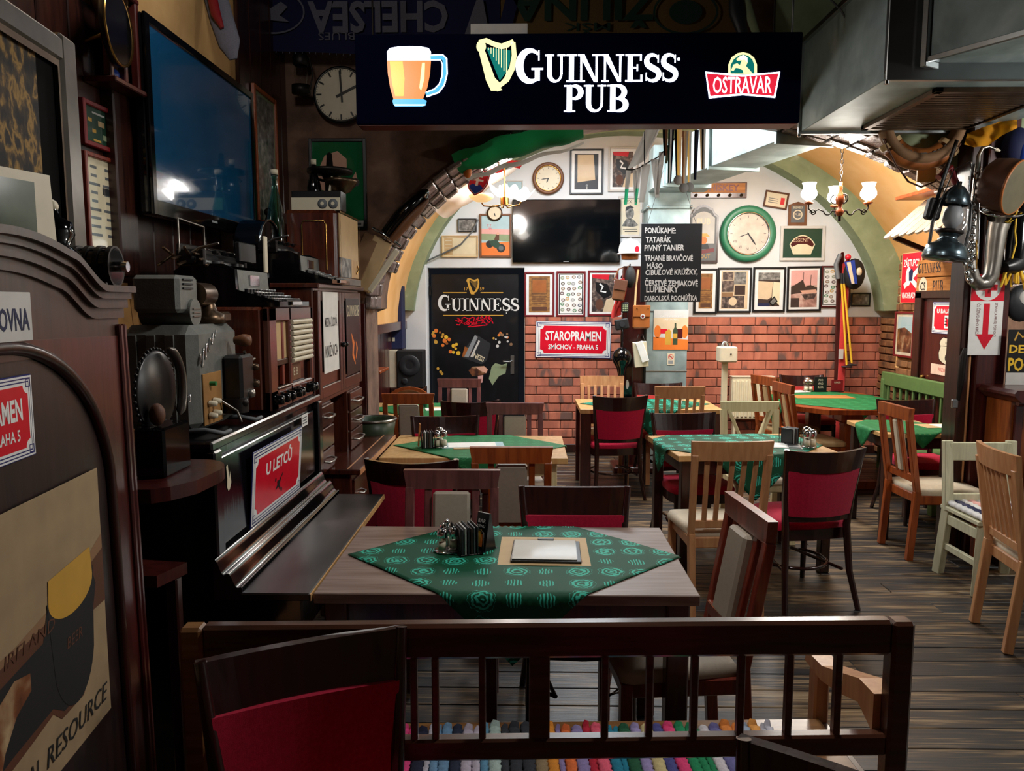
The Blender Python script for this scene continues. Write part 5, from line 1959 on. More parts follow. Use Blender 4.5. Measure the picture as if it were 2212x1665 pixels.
def pr_scroll(mb, w_, h_):
    fill(mb, 'gold_paper', w_, h_)
    mb.m('brown').border(-.72 * w_, .02 * h_, .72 * w_, .85 * h_, .012, -.0006)
    mb.m('leather_tan').rect(-.65 * w_, .1 * h_, .65 * w_, .78 * h_, -.0005)
    mb.m('brown')
    for k in range(5):
        mb.rect(-.7 * w_, (-.12 - .1 * k) * h_, (.7 - .1 * (k % 2)) * w_, (-.09 - .1 * k) * h_, -.0006)
    mb.rect(-.75 * w_, -.92 * h_, .75 * w_, -.7 * h_, -.0006)


def pr_dark(mb, w_, h_):
    fill(mb, 'photo_dark', w_, h_)
    mb.m('red').poly([(-w_, h_), (w_ * .6, h_), (w_ * .5, h_ * .72), (-w_ * .9, h_ * .8)], -.0006)
    mb.m('black').poly([(-w_ * .7, h_ * .6), (w_ * .4, h_ * .5), (w_ * .8, -h_ * .1), (w_ * .1, -h_ * .3), (-w_ * .6, h_ * .1)], -.0008)
    mb.m('white').stroke([(-w_ * .3, h_ * .5), (w_ * .0, h_ * .35), (-w_ * .2, h_ * .1), (w_ * .3, h_ * .05)], .018, -.001)
    mb.m('brown').disc(-w_ * .3, -h_ * .6, w_ * .35, -.0008, h_ * .3)
    mb.m('light_sepia').poly([(0, -h_), (w_, -h_), (w_, -h_ * .2), (w_ * .3, -h_ * .35)], -.0007)


def pr_cross(mb, w_, h_):
    fill(mb, 'charcoal', w_, h_)
    mb.m('light_sepia').poly([(-.75 * w_, .95 * h_), (.6 * w_, .95 * h_), (.75 * w_, -.45 * h_), (-.75 * w_, -.6 * h_)], -.0006)
    mb.m('grey').disc(.05 * w_, -.78 * h_, .1 * w_, -.0008)
    mb.m('mountgrey').rect(.02 * w_, -.98 * h_, .1 * w_, -.8 * h_, -.0008)


def pr_collage(mb, w_, h_):
    fill(mb, 'light_sepia', w_, h_)
    for i, (a, b, c, d) in enumerate([(-.9, .55, -.1, .95), (-.05, .3, .85, .97), (-.95, -.1, -.05, .5), (0, -.25, .8, .25), (-.95, -.95, .75, -.3), (-.95, -.35, -.1, -.12)]):
        mb.m(['photo_dark', 'photo_grey', 'photo_dark', 'dark_sepia', 'photo_dark', 'sepia'][i]).rect(a * w_, b * h_, c * w_, d * h_, -.0006 - i * .00005)
    mb.m('light_sepia').disc(-.1 * w_, -.6 * h_, .3 * w_, -.001, .22 * h_)


def pr_book(mb, w_, h_):
    fill(mb, 'dark_sepia', w_, h_)
    mb.m('photo_grey').rect(-w_, .55 * h_, w_, h_, -.0005)
    mb.m('light_sepia').poly([(-w_, .5 * h_), (.35 * w_, .45 * h_), (.25 * w_, -.45 * h_), (-.1 * w_, -.6 * h_), (-w_, -.55 * h_)], -.0006)
    mb.m('cream').poly([(.38 * w_, .46 * h_), (w_, .42 * h_), (w_, -.95 * h_), (.3 * w_, -.5 * h_)], -.0006)
    mb.m('black').poly([(0, -.75 * h_), (.5 * w_, -.4 * h_), (.85 * w_, -.7 * h_), (.4 * w_, -h_)], -.0009)
    mb.m('photo_grey').poly([(.15 * w_, -.75 * h_), (.5 * w_, -.5 * h_), (.7 * w_, -.68 * h_), (.4 * w_, -.92 * h_)], -.0011)
    mb.m('navy').rect(-w_, -h_, .1 * w_, -.82 * h_, -.0007)


def pr_boat(mb, w_, h_):
    fill(mb, 'pink', w_, h_)
    mb.m('photo_pink').rect(-w_, -h_, w_, .2 * h_, -.0005)
    mb.m('dark_sepia').poly([(-w_, .1 * h_), (-.5 * w_, .3 * h_), (-.1 * w_, .5 * h_), (.1 * w_, .1 * h_), (.5 * w_, .2 * h_), (w_, .05 * h_), (w_, -.1 * h_), (-w_, -.3 * h_)], -.0007)
    mb.m('photo_dark').poly([(-.2 * w_, -.3 * h_), (w_, -.25 * h_), (.8 * w_, -.55 * h_), (.1 * w_, -.6 * h_)], -.0009)
    mb.m('flesh').poly([(-.3 * w_, -.1 * h_), (.9 * w_, -.05 * h_), (.95 * w_, -.22 * h_), (-.1 * w_, -.25 * h_)], -.001)
    mb.m('dark_sepia').rect(-w_, -h_, -.35 * w_, -.5 * h_, -.0008)
    mb.stroke([(-.1 * w_, .1 * h_), (-.05 * w_, .9 * h_)], .006, -.0008)
    mb.stroke([(.5 * w_, .1 * h_), (.52 * w_, .75 * h_)], .006, -.0008)


def pr_plain(m):
    return lambda mb, w_, h_: fill(mb, m, w_, h_)


def pr_letter(mb, w_, h_):
    fill(mb, 'cream', w_, h_)
    mb.m('tan').border(-.95 * w_, -.95 * h_, .95 * w_, .95 * h_, .008, -.0006)
    mb.rect(-.95 * w_, -.95 * h_, -.45 * w_, .95 * h_, -.0005)
    mb.m('ivory')
    for k in range(4):
        mb.rect(-.9 * w_, (.6 - .4 * k) * h_, -.5 * w_, (.7 - .4 * k) * h_, -.0007)


def pr_envelope(mb, w_, h_):
    fill(mb, 'ivory', w_, h_)
    mb.m('red').rect(.45 * w_, -.6 * h_, .85 * w_, .45 * h_, -.0006)
    mb.m('mid_grey')
    for k in range(3):
        mb.rect(-.75 * w_, (.1 - .3 * k) * h_, .2 * w_, (.2 - .3 * k) * h_, -.0006)


def pr_man(mb, w_, h_):
    fill(mb, 'ivory', w_, h_)
    mb.m('charcoal').text('REX', -.3 * w_, .85 * h_, .05, -.0006)
    mb.m('photo_grey').disc(-.05 * w_, .2 * h_, .48 * w_, -.0006, .36 * h_)
    mb.m('photo_grey').poly([(-.95 * w_, -.55 * h_), (-.4 * w_, -.1 * h_), (.35 * w_, -.15 * h_), (.95 * w_, -.5 * h_), (.4 * w_, -.6 * h_)], -.0006)
    mb.m('charcoal').poly([(-.55 * w_, .3 * h_), (-.5 * w_, .55 * h_), (.0, .66 * h_), (.45 * w_, .5 * h_), (.0, .5 * h_)], -.0008)
    mb.rect(-.8 * w_, -.75 * h_, .8 * w_, -.7 * h_, -.0008)
    mb.rect(-.6 * w_, -.88 * h_, .85 * w_, -.83 * h_, -.0008)


def onwall(u0, v0, u1, v1, Y=None):
    Y = Y or PB
    a, b = PY(u0, v0, Y), PY(u1, v1, Y)
    return Vector(((a.x + b.x) / 2, Y, (a.z + b.z) / 2)), abs(b.x - a.x), abs(a.z - b.z)


G5 = 'framed prints in a row above the bricks'
for (r, lab, fm, fw, mm, mw, dr, tl) in [
    ((1133, 587, 1197, 684), 'red-framed gold certificate print nearest the black door', 'dark_red', .02, 'white', .03, pr_scroll, 0),
    ((1202, 586, 1264, 684), 'red-framed print of many small round badges beside the gold certificate', 'dark_red', .02, 'white', .012, pr_logos, 0),
    ((1270, 584, 1334, 682), 'red-framed dark photograph half hidden by the hanging bags', 'dark_red', .02, 'white', .025, pr_dark, 0),
    ((1500, 580, 1548, 677), 'black-framed brown print peeping out behind the chalkboard', 'black', .02, 'white', .035, pr_scroll, 0),
    ((1551, 578, 1621, 675), 'black-framed collage of old photographs', 'black', .02, 'white', .02, pr_collage, 0),
    ((1627, 577, 1694, 673), 'black-framed photograph of an open book', 'black', .02, 'white', .04, pr_book, 0),
    ((1701, 575, 1771, 672), 'black-framed pinkish photograph of a boat', 'black', .02, 'white', .025, pr_boat, RAD(.8)),
    ((1774, 574, 1834, 664), 'print of many small round badges partly covered by the yellow ski poles', 'maroon', .018, 'white', .01, pr_logos, 0),
    ((1838, 632, 1878, 661), 'small dark-framed grey picture at the foot of the green arch band', 'black', .014, 'sage', .006, pr_plain('photo_grey'), 0),
    ((1231, 322, 1302, 420), 'black-framed pale page with a tiny flame, high on the white wall', 'black', .018, 'white', .035, pr_cross, 0),
    ((1314, 318, 1376, 414), 'pale-framed dark still life beside the page with the tiny flame', 'mountgrey', .02, 'white', .03, pr_dark, 0),
    ((1336, 424, 1386, 512), 'pale-framed drawn portrait of a man in a hat behind the pennants', 'mountgrey', .025, 'ivory', .01, pr_man, 0),
    ((1093, 390, 1130, 425), 'small pale picture behind the bright flower lamp', 'mountgrey', .012, 'white', .005, pr_plain('sky'), 0),
    ((989, 472, 1030, 501), 'small dark photograph above the wide pale document', 'charcoal', .012, 'white', .004, pr_plain('photo_grey'), 0),
    ((954, 509, 1033, 556), 'wide pale framed document under the drooping cable', 'tan', .012, 'cream', .01, pr_letter, 0),
    ((1651, 414, 1701, 450), 'little framed envelope hung askew', 'brown', .014, 'sepia', .006, pr_envelope, RAD(-9)),
]:
    c, w_, h_ = onwall(*r)
    picture('framed_picture', lab, c, w_, h_, 0, fm, fw, mm, mw, dr, tilt=-tl)

# beer mat picture
def pr_fan(mb, w_, h_):
    fill(mb, 'dark_green', w_, h_)
    top = ell(0, -.55 * h_, .72 * w_, 1.2 * h_, 55 + 80, 45, 14)
    mb.m('cream').poly(ell(0, -1.2 * h_, .85 * w_, 1.75 * h_, 140, 40, 14) + [(.45 * w_, -.75 * h_), (-.45 * w_, -.75 * h_)], -.0006)
    mb.m('maroon').poly(ell(0, -1.2 * h_, .80 * w_, 1.68 * h_, 138, 42, 14) + [(.52 * w_, -.25 * h_), (.2 * w_, -.05 * h_), (-.2 * w_, -.05 * h_), (-.52 * w_, -.25 * h_)], -.0008)
    mb.m('light_sepia').fit('ESSENT', -.05 * w_, .22 * h_, .8 * w_, h_ * .24, -.001)


c, w_, h_ = onwall(1686, 488, 1779, 563)
picture('framed_picture', 'pale-framed green picture of a fan-shaped beer mat', c, w_, h_, 0, 'mountgrey', .03, 'dark_green', .0, pr_fan)

# motorcycle picture with a clock on top
c, w_, h_ = onwall(1036, 462, 1105, 556)


def pr_moto(mb, w_, h_):
    fill(mb, 'sky', w_, h_)
    mb.m('pink').poly([(-w_, h_ * .35), (w_, h_ * .3), (w_, h_ * .05), (-w_, h_ * .1)], -.0005)
    mb.m('sage').poly([(-w_, h_ * .1), (w_, h_ * .05), (w_, -h_ * .3), (-w_, -h_ * .2)], -.0006)
    mb.m('orange').poly([(-w_, -h_ * .35), (w_, -h_ * .3), (w_, -h_), (-w_, -h_)], -.0007)
    mb.m('black').disc(-w_ * .42, -h_ * .42, w_ * .26, -.0009)
    mb.disc(w_ * .38, -h_ * .62, w_ * .3, -.0009)
    mb.m('mid_grey').disc(w_ * .38, -h_ * .62, w_ * .17, -.0011)
    mb.m('dark_green').poly([(-w_ * .45, -h_ * .25), (w_ * .1, -h_ * .2), (w_ * .4, -h_ * .5), (w_ * .1, -h_ * .65), (-w_ * .3, -h_ * .5)], -.001)
    mb.m('brown').poly([(-w_ * .1, -h_ * .2), (w_ * .05, h_ * .08), (w_ * .25, h_ * .05), (w_ * .25, -h_ * .25)], -.0012)
    mb.m('flesh').disc(w_ * .16, h_ * .1, w_ * .1, -.0014)
    mb.m('red').text('T.T', -w_ * .45, h_ * .5, h_ * .16, -.001)
    mb.text('FÉR', -w_ * .4, h_ * .34, h_ * .13, -.001)


t = picture('framed_picture', 'motorcycle rider picture with a small clock in its top edge', c, w_, h_, 0, 'leather_brown', .02, 'sky', 0, pr_moto, glass=False)
MB('bronze').lathe([(0, -.03), (.07, -.03), (.085, -.02), (.085, 0)], 24, (-.01, 0, h_ / 2 + .005), 'y').build('clock_case', t)
MB('ivory').lathe([(0, -.032), (.066, -.032)], 24, (-.01, 0, h_ / 2 + .005), 'y').build('clock_dial', t)
mb = MB('black')
mb.stroke([(-.01, h_ / 2 + .005), (-.002, h_ / 2 - .03)], .007, -.033)
mb.stroke([(-.01, h_ / 2 + .005), (-.01, h_ / 2 - .02)], .006, -.0335)
mb.build('clock_hand', t)


def wall_clock(label, r, rim, rim2, dialm, hands, rw, numerals=False):
    c, w_, h_ = onwall(*r)
    R = w_ / 2
    t = thing('wall_clock', label, 'clock', c)
    MB(rim).lathe([(0, 0), (R, 0), (R, -.03), (R - rw * .4, -.055), (R - rw, -.04)], 44, ax='y').build('rim', t)
    MB(rim2).lathe([(R - rw, -.045), (R - rw * 1.12, -.05), (R - rw * 1.25, -.03)], 44, ax='y').build('bezel', t)
    MB(dialm).lathe([(0, -.028), (R - rw * 1.05, -.028)], 44, ax='y').build('dial', t)
    rr = R - rw * 1.3
    mb = MB('charcoal')
    for k in range(12):
        a = RAD(30 * k)
        if numerals and k in (6, 7, 8):
            mb.text({6: 'VI', 7: 'VII', 8: 'VIII'}[k], rr * .78 * math.sin(a), rr * .78 * math.cos(a), rr * .2, -.029, sx=.7)
        else:
            mb.stroke([(rr * .8 * math.sin(a), rr * .8 * math.cos(a)), (rr * .92 * math.sin(a), rr * .92 * math.cos(a))], .004, -.029)
    mb.build('hour_marks', t)
    for nm, a, L, wd in hands:
        a = RAD(a)
        MB('charcoal').stroke([(-.1 * L * rr * math.sin(a), -.1 * L * rr * math.cos(a)), (L * rr * .7 * math.sin(a), L * rr * .7 * math.cos(a)), (L * rr * math.sin(a), L * rr * math.cos(a))], [wd, wd * 1.6, wd * .4], -.031).build(nm, t)
    return t


wall_clock('round brass-rimmed clock above the television on the white wall', (1150, 352, 1218, 420), 'leather_brown', 'brass', 'ivory', [('minute_hand', 262, .6, .006), ('hour_hand', 200, .4, .009)], .035)
tc = wall_clock('very large round clock with a green rim', (1556, 446, 1673, 564), 'clock_green', 'chrome', 'clock_dial', [('minute_hand', 250, .5, .006), ('hour_hand', 145, .7, .012)], .07, True)

# television on the back wall
c, w_, h_ = onwall(1107, 432, 1338, 567, PB)
t = thing('wall_television', 'switched-off black television on the white back wall', 'television', c)
MB('black_gloss').bx(-w_ / 2, w_ / 2, -.05, 0, -h_ / 2, h_ / 2, .006).build('case', t)
MB('screen_off').bx(-w_ / 2 + .012, w_ / 2 - .012, -.053, -.049, -h_ / 2 + .022, h_ / 2 - .012, 0).build('screen', t)
MB('grey').bx(-.03, .03, -.055, -.05, -h_ / 2 + .006, -h_ / 2 + .014, .001).build('badge', t)

# whiskey rack
c, w_, h_ = onwall(1491, 394, 1612, 428)
t = thing('coat_rack', 'wooden peg rack with an orange whiskey board', 'rack', c)
mb = MB('maroon_wood').bx(-w_ / 2, w_ / 2, -.02, 0, -h_ / 2, h_ / 2, .003)
mb.build('board', t)
MB('sign_wood').bx(-w_ / 2 + .02, w_ / 2 - .02, -.026, -.02, -h_ * .18, h_ / 2 - .012, .002).build('plaque', t)
mb = MB('dark_red')
mb.fit('WHISKEY', 0, h_ * .14, w_ * .72, h_ * .4, -.0266, bold=.02)
mb.build('lettering', t)
for k in range(5):
    MB('copper' if 'copper' in MATS else 'bronze').lathe([(0, -.03), (.014, -.026), (.016, -.012), (.008, 0)], 12, (-w_ / 2 + .06 + k * (w_ - .12) / 4, -.02, -h_ * .33), 'y').build('peg', t)

# scalloped pub plaque
c, w_, h_ = onwall(1487, 443, 1549, 568)
t = thing('pub_plaque', 'tall scalloped pub plaque with a painted man in a hat', 'plaque', c)
H2 = h_ / 2
outl = [(-w_ / 2, -H2), (w_ / 2, -H2), (w_ / 2, H2 * .62), (w_ * .38, H2 * .72), (w_ * .3, H2 * .88)] + ell(0, H2 * .78, w_ * .26, H2 * .22, 40, 140, 8) + [(-w_ * .3, H2 * .88), (-w_ * .38, H2 * .72), (-w_ / 2, H2 * .62)]
MB('dark_oak').prism(outl, -.02, 0).build('board', t)
mb = MB('mid_grey').prism([(x * .86, z * .92) for x, z in outl], -.026, -.019)
mb.build('panel', t)
mb = MB('mountgrey')
mb.poly([(x * .74, H2 * .1 + z * .55 + H2 * .12) for x, z in outl], -.0265)
mb.m('orange').disc(0, -H2 * .22, w_ * .13, -.0275)
mb.m('gold').poly([(-w_ * .2, -H2 * .1), (-w_ * .1, H2 * .02), (w_ * .12, H2 * .02), (w_ * .22, -H2 * .1)], -.028)
mb.m('charcoal').poly([(-w_ * .22, -H2 * .52), (-w_ * .15, -H2 * .34), (w_ * .15, -H2 * .34), (w_ * .22, -H2 * .52)], -.0272)
mb.m('dark_red').poly([(-w_ * .3, -H2 * .6), (w_ * .36, -H2 * .48), (w_ * .36, -H2 * .62), (-w_ * .3, -H2 * .72)], -.028)
mb.m('gold').text('STOUT', 0, -H2 * .78, .06, -.0272, sx=.8)
mb.m('ivory').text('PUB', 0, H2 * .42, .09, -.028, sx=.9, bold=.002)
mb.build('painting', t)
c, w_, h_ = onwall(1703, 436, 1741, 488)
t = thing('small_plaque', 'small brown plaque with a pale round emblem below the askew envelope', 'plaque', c)
MB('leather_brown').prism([(-w_ / 2, -h_ / 2), (w_ / 2, -h_ / 2), (w_ / 2, h_ * .36), (w_ * .25, h_ * .44), (0, h_ / 2), (-w_ * .25, h_ * .44), (-w_ / 2, h_ * .36)], -.018, 0).build('board', t)
mb = MB('mid_grey').rect(-w_ * .36, -h_ * .36, w_ * .36, h_ * .34, -.0185)
mb.m('ivory').disc(0, -h_ * .04, w_ * .26, -.019)
mb.m('mid_grey').disc(0, -h_ * .04, w_ * .2, -.0194)
mb.m('ivory').text('PUB', 0, -h_ * .04, .04, -.0198)
mb.m('cream').text('BREWERY', 0, h_ * .25, .035, -.019, sx=.7)
mb.build('print', t)

# enamel sign on the bricks
c, w_, h_ = onwall(1157, 694, 1319, 773, YB - .034)
t = enamel('enamel_sign', 'big red enamel sign on the brick wall beside the black door', c, 0, w_, h_, star)
t.rotation_euler = (0, RAD(.8), 0)

# skis and poles in the corner
t = thing('ski_pole', 'pair of yellow ski poles hanging before the brick corner', 'ski poles', (0, 0, 0))
for (a, b) in (((1818, 612), (1829, 788)), ((1823, 612), (1840, 784))):
    MB('yellow').cyl(PY(*a, 8.06), PY(*b, 8.06), .011, 8).build('shaft', t)
    q = PY(b[0], b[1] + 4, 8.06)
    MB('charcoal').tube([q + Vector((.05 * math.cos(k), .05 * math.sin(k) * .6, 0)) for k in [2 * PI * i / 10 for i in range(10)]], .008, 6, closed=True).build('basket', t)
    mb = MB('charcoal')
    mb.bar(q + Vector((-.05, 0, 0)), q + Vector((.05, 0, 0)), .01, .006)
    mb.bar(q + Vector((0, -.03, 0)), q + Vector((0, .03, 0)), .01, .006)
    mb.build('basket_strap', t)
    MB('charcoal').cyl(PY(a[0] - 1, a[1] - 22, 8.06), PY(*a, 8.06), .016, 8).build('grip', t)
t = thing('ski_pair', 'pair of red and brown skis leaning upright in the brick corner', 'skis', (0, 0, 0))
for (a, b, m, y) in (((1816, 556), (1810, 812), 'maroon_wood', 8.13), ((1828, 570), (1818, 812), 'scarlet', 8.11)):
    p0, p1 = PY(*b, y), PY(*a, y)
    d = (p1 - p0).normalized()
    MB(m).tube([p0 - Vector((0, .0, p0.z - .02)), p0, p0 + (p1 - p0) * .5, p1, p1 + d * .05 + Vector((0, -.05, 0))], [.04, .04, .038, .04, .012], 10, flat=.28).build('ski', t)
mb = MB('flag_white').bx(*[PY(1812, 760, 8.08).x, PY(1822, 760, 8.08).x], 8.075, 8.085, PY(1816, 776, 8.08).z, PY(1816, 754, 8.08).z, .002)
mb.build('ski_marking', t)
c = PY(1845, 592, 8.05)
t = thing('racing_cap', 'black and white cap with a blue-white pennant hanging by the skis', 'cap', c)
MB('black_matt').sph((.0, 0, 0), (.11, .07, .16)).build('crown', t)
MB('ivory').sph((.02, -.035, .02), (.045, .04, .06)).build('badge', t)
MB('blue').prism([(-.14, .12), (-.04, .14), (-.0, -.1), (-.06, -.1)], -.09, -.08).build('pennant', t)
MB('ivory').prism([(-.12, .115), (-.08, .12), (-.03, -.1), (-.06, -.1)], -.094, -.091).build('pennant_stripe', t)
MB('red').sph((-.09, -.05, .17), .03).build('bobble', t)
MB('mid_grey').tube([(-.15, 0, .2), (-.19, 0, .1), (-.17, -.02, -.05)], .025, 8).build('strap', t)

# radiator and cream post
c0, c1 = bp(1580, 812, 8.28), bp(1668, 905, 8.28)
t = thing('radiator', 'cream ribbed radiator under the brick wall', 'radiator', ((c0[0] + c1[0]) / 2, 8.30, 0))
w_ = c1[0] - c0[0]
MB('cream').bx(-w_ / 2, w_ / 2, -.05, .05, c1[1], c0[1] - .01, .01).build('body', t)
MB('ivory').bx(-w_ / 2 - .005, w_ / 2 + .005, -.06, .06, c0[1] - .012, c0[1], .004).build('top_grille', t)
for k in range(10):
    x = -w_ / 2 + w_ * (k + .5) / 10
    MB('cream').bx(x - .012, x + .012, -.062, -.05, c1[1] + .03, c0[1] - .05, .005).build('rib', t)
for s in (-1, 1):
    MB('cream').bx(s * w_ * .4 - .015, s * w_ * .4 + .015, -.03, .03, 0, c1[1], .003).build('leg', t)
c = bp(1566, 780, 7.5)
t = thing('fuse_post', 'cream switch box on a slim cream post before the brick wall', 'switch box', (c[0], 7.5, 0))
MB('cream').bx(-.027, .027, -.02, .02, 0, c[1], .004).build('post', t)
MB('ivory').bx(-.075, .095, -.1, .06, c[1] - .005, c[1] + .145, .012).build('box', t)
MB('steel').tube([(-.04, -.02, c[1] + .145), (-.02, -.02, c[1] + .19), (.01, -.02, c[1] + .18), (.02, -.02, c[1] + .145)], .012, 8).build('bulb', t)
MB('chrome').cyl((.05, -.03, c[1] + .14), (.05, -.03, c[1] + .19), .008, 8).build('pin', t)
MB('iron').sph((.03, -.1, c[1] + .075), .008).build('screw', t)

# ================================================================ coat post in the far room
c = bp(1375, 800, 7.5)
cp = thing('coat_post', 'dark maroon coat post hung with bags and a white helmet', 'coat post', (c[0] - .03, 7.5, 0))
MB('maroon_wood').bx(-.12, .10, -.05, .05, 0, bp(1360, 575, 7.5)[1], .01).build('post', cp)
MB('maroon_wood').bx(-.2, .2, -.18, .18, 0, .06, .01).build('foot', cp)
MB('iron').bx(.085, .11, -.07, -.045, .4, 1.5, .003).build('edge_strip', cp)
CY = 7.4


def cq(u, v, Y=CY):
    return PY(u, v, Y)


for (u, v) in ((1360, 575), (1342, 600), (1390, 650), (1345, 690), (1385, 730)):
    q = cq(u, v, 7.45) - cp.location
    MB('iron').tube([(q.x, q.y + .04, q.z), (q.x, q.y - .02, q.z), (q.x, q.y - .03, q.z + .02)], .006, 6).build('hook', cp)
c = cq(1361, 540, 7.45)
t = thing('safety_helmet', 'white safety helmet with a red badge on top of the coat post', 'helmet', c)
MB('white').lathe([(.105, -.03), (.11, 0), (.1, .05), (.07, .085), (.02, .1), (0, .102)], 22).build('shell', t)
MB('white').lathe([(.09, -.032), (.135, -.04), (.137, -.034), (.105, -.022)], 22, (.01, -.01, 0)).build('brim', t)
MB('white').tube([(0, -.1, .0), (0, -.085, .06), (0, -.02, .105), (0, .06, .095)], .012, 8).build('ridge', t)
MB('red').disc(.05, .0, .022, -.118, .03).build('badge', t)
MB('leather_tan').lathe([(.08, -.09), (.085, -.03)], 18).build('head_block', t)
c = cq(1362, 597, 7.36)
t = thing('black_beret', 'flat black oval cap on the coat post below the white helmet', 'cap', c)
MB('black_matt').sph((0, 0, 0), (.05, .04, .095)).build('crown', t)
MB('black_matt').sph((0, .02, -.05), (.04, .04, .06)).build('brim', t)
t = thing('orange_vest', 'bright orange-red cloth hanging on the coat post behind the olive bag', 'cloth', (0, 0, 0))
MB('scarlet').grid(lambda a, b: cq(1326 + 22 * a + 6 * math.sin(b * 5), 600 + 80 * b + 8 * (1 - a), 7.43 + .012 * math.sin(a * 9 + b * 3)), 8, 12).build('cloth', t)
t = thing('canvas_bag', 'olive canvas bag with a strap on the coat post', 'bag', cq(1338, 627, 7.37))
mb = MB('leather_brown')
mb.M = Matrix.Rotation(RAD(9), 4, 'Y')
mb.box((0, 0, 0), (.115, .07, .2), .02)
mb.build('body', t)
mb = MB('brown')
mb.M = Matrix.Rotation(RAD(9), 4, 'Y')
mb.box((0, -.034, .05), (.12, .02, .1), .008)
mb.build('flap', t)
MB('leather_brown').tube([(-.05, 0, .1), (-.01, 0, .2), (.08, 0, .23), (.07, 0, .06)], .008, 6, flat=.4).build('strap', t)
t = thing('old_telephone', 'small old keypad handset hanging under the olive bag', 'telephone', cq(1350, 664, 7.38))
MB('charcoal').box((0, 0, 0), (.07, .04, .1), .01).build('body', t)
mb = MB('sage')
for r in range(4):
    for k in range(3):
        mb.box((-.018 + k * .018, -.021, -.03 + r * .017), (.012, .006, .01), .002)
mb.build('keypad', t)
t = thing('small_camera', 'little black camera box on the coat post below the handset', 'camera', cq(1343, 700, 7.35))
mb = MB('black_matt')
mb.M = Matrix.Rotation(RAD(-10), 4, 'Y')
mb.box((0, 0, 0), (.13, .06, .1), .01)
mb.build('body', t)
MB('charcoal').cyl((-.0, -.03, 0), (0, -.05, 0), .025, 16).build('lens', t)
MB('iron').tube([(.05, 0, .05), (.06, 0, .14), (.04, .03, .2)], .004, 6).build('strap', t)
t = thing('leather_satchel', 'tan leather satchel with a pale round emblem on the coat post', 'bag', cq(1385, 683, 7.35))
MB('leather_tan').box((0, 0, -.005), (.16, .05, .22), .014).build('body', t)
MB('leather_tan').box((0, -.026, .05), (.165, .012, .11), .005).build('flap', t)
MB('mountgrey').lathe([(0, -.002), (.022, -.002)], 18, (.01, -.0325, .0), 'y').build('emblem', t)
mb = MB('dark_red').rect(.004, -.012, .016, .012, -.036)
mb.rect(-.002, -.006, .022, .006, -.0362)
mb.build('emblem_cross', t)
MB('tan').tube([(-.06, 0, .1), (-.05, .02, .3), (-.03, .03, .44)], .01, 6, flat=.3).build('strap', t)
for x in (-.045, .06):
    MB('brass').sph((x, -.034, .075), .006).build('stud', t)
t = thing('punching_ball', 'shiny black punching ball hanging on the coat post', 'punching ball', cq(1343, 772, 7.33))
MB('black_gloss').lathe([(0, .1), (.03, .095), (.075, .06), (.095, .01), (.085, -.04), (.05, -.1), (.035, -.16), (.02, -.2), (0, -.2)], 22).build('ball', t)
MB('black_gloss').tube([(0, 0, .1), (.0, .01, .2), (.01, .03, .32)], .015, 8).build('strap', t)
MB('mountgrey').sph((.06, .03, -.26), (.03, .012, .085)).build('plate', t)
MB('black_gloss').bx(.0, .11, .02, .06, -.42, .0, .01).build('backing', t)
t = thing('white_bag', 'white cardboard carrier bag hanging below the leather satchel', 'bag', cq(1383, 765, 7.35))
mb = MB('ivory')
mb.M = Matrix.Rotation(RAD(-6), 4, 'Y')
mb.box((0, 0, 0), (.13, .07, .24), .004)
mb.build('body', t)
mb = MB('white')
mb.M = Matrix.Rotation(RAD(-20), 4, 'Y')
mb.box((.02, -.04, .02), (.07, .02, .2), .004)
mb.build('flap', t)
MB('iron').tube([(-.04, 0, .12), (-.02, 0, .19), (.02, 0, .19), (.04, 0, .12)], .004, 6).build('handle', t)

# ================================================================ ventilation
dcx0, dcx1 = bp(1398, 600, 7.75)[0], bp(1488, 600, 7.75)[0]
vd = thing('vertical_duct', 'galvanised duct rising from the floor behind the chalkboard', 'duct', ((dcx0 + dcx1) / 2, 7.75, 0))
hw = (dcx1 - dcx0) / 2
zt1 = bp(1440, 447, 7.75)[1]
MB('galvanised').bx(-hw, hw, 0, .34, 0, zt1, .004).build('riser', vd)
MB('galvanised').bx(-hw - .02, hw + .02, -.02, .36, zt1 - .015, zt1 + .015, .003).build('flange', vd)
MB('galvanised').bx(-hw, hw, 0, .34, zt1 + .015, zt1 + .42, .004).build('elbow', vd)
for z in (.95, 1.55, 2.1):
    MB('steel').bx(-hw - .004, hw + .004, -.004, .344, z, z + .012, .001).build('seam', vd)
for s in (-1, 1):
    MB('chrome').sph((s * (hw + .005), -.03, zt1), .012, 8, 6).build('bolt', vd)
t = thing('whiskey_poster', 'small orange advertising poster with two bottles on the grey duct', 'poster', PY(1449, 712, 7.745))
w_, h_ = PY(1487, 712, 7.745).x - PY(1412, 712, 7.745).x, PY(1449, 670, 7.745).z - PY(1449, 756, 7.745).z
mb = MB('mountgrey').bx(-w_ / 2, w_ / 2, -.0015, 0, -h_ / 2, h_ / 2, 0)
mb.m('light_sepia').rect(-w_ / 2, -h_ * .05, w_ / 2, h_ * .3, -.002)
mb.m('orange').poly([(-w_ / 2, -h_ / 2), (w_ / 2, -h_ / 2), (w_ / 2, -h_ * .25), (-w_ / 2, -h_ * .18)], -.0022)
mb.m('orange').disc(-w_ * .38, -h_ * .05, w_ * .1, -.0022, h_ * .16)
mb.disc(w_ * .4, -h_ * .05, w_ * .1, -.0022, h_ * .16)
mb.m('maroon').rect(w_ * .12, -h_ * .22, w_ * .34, h_ * .02, -.0023)
mb.m('red').rect(-w_ * .3, -h_ * .1, -w_ * .1, h_ * .02, -.0023)
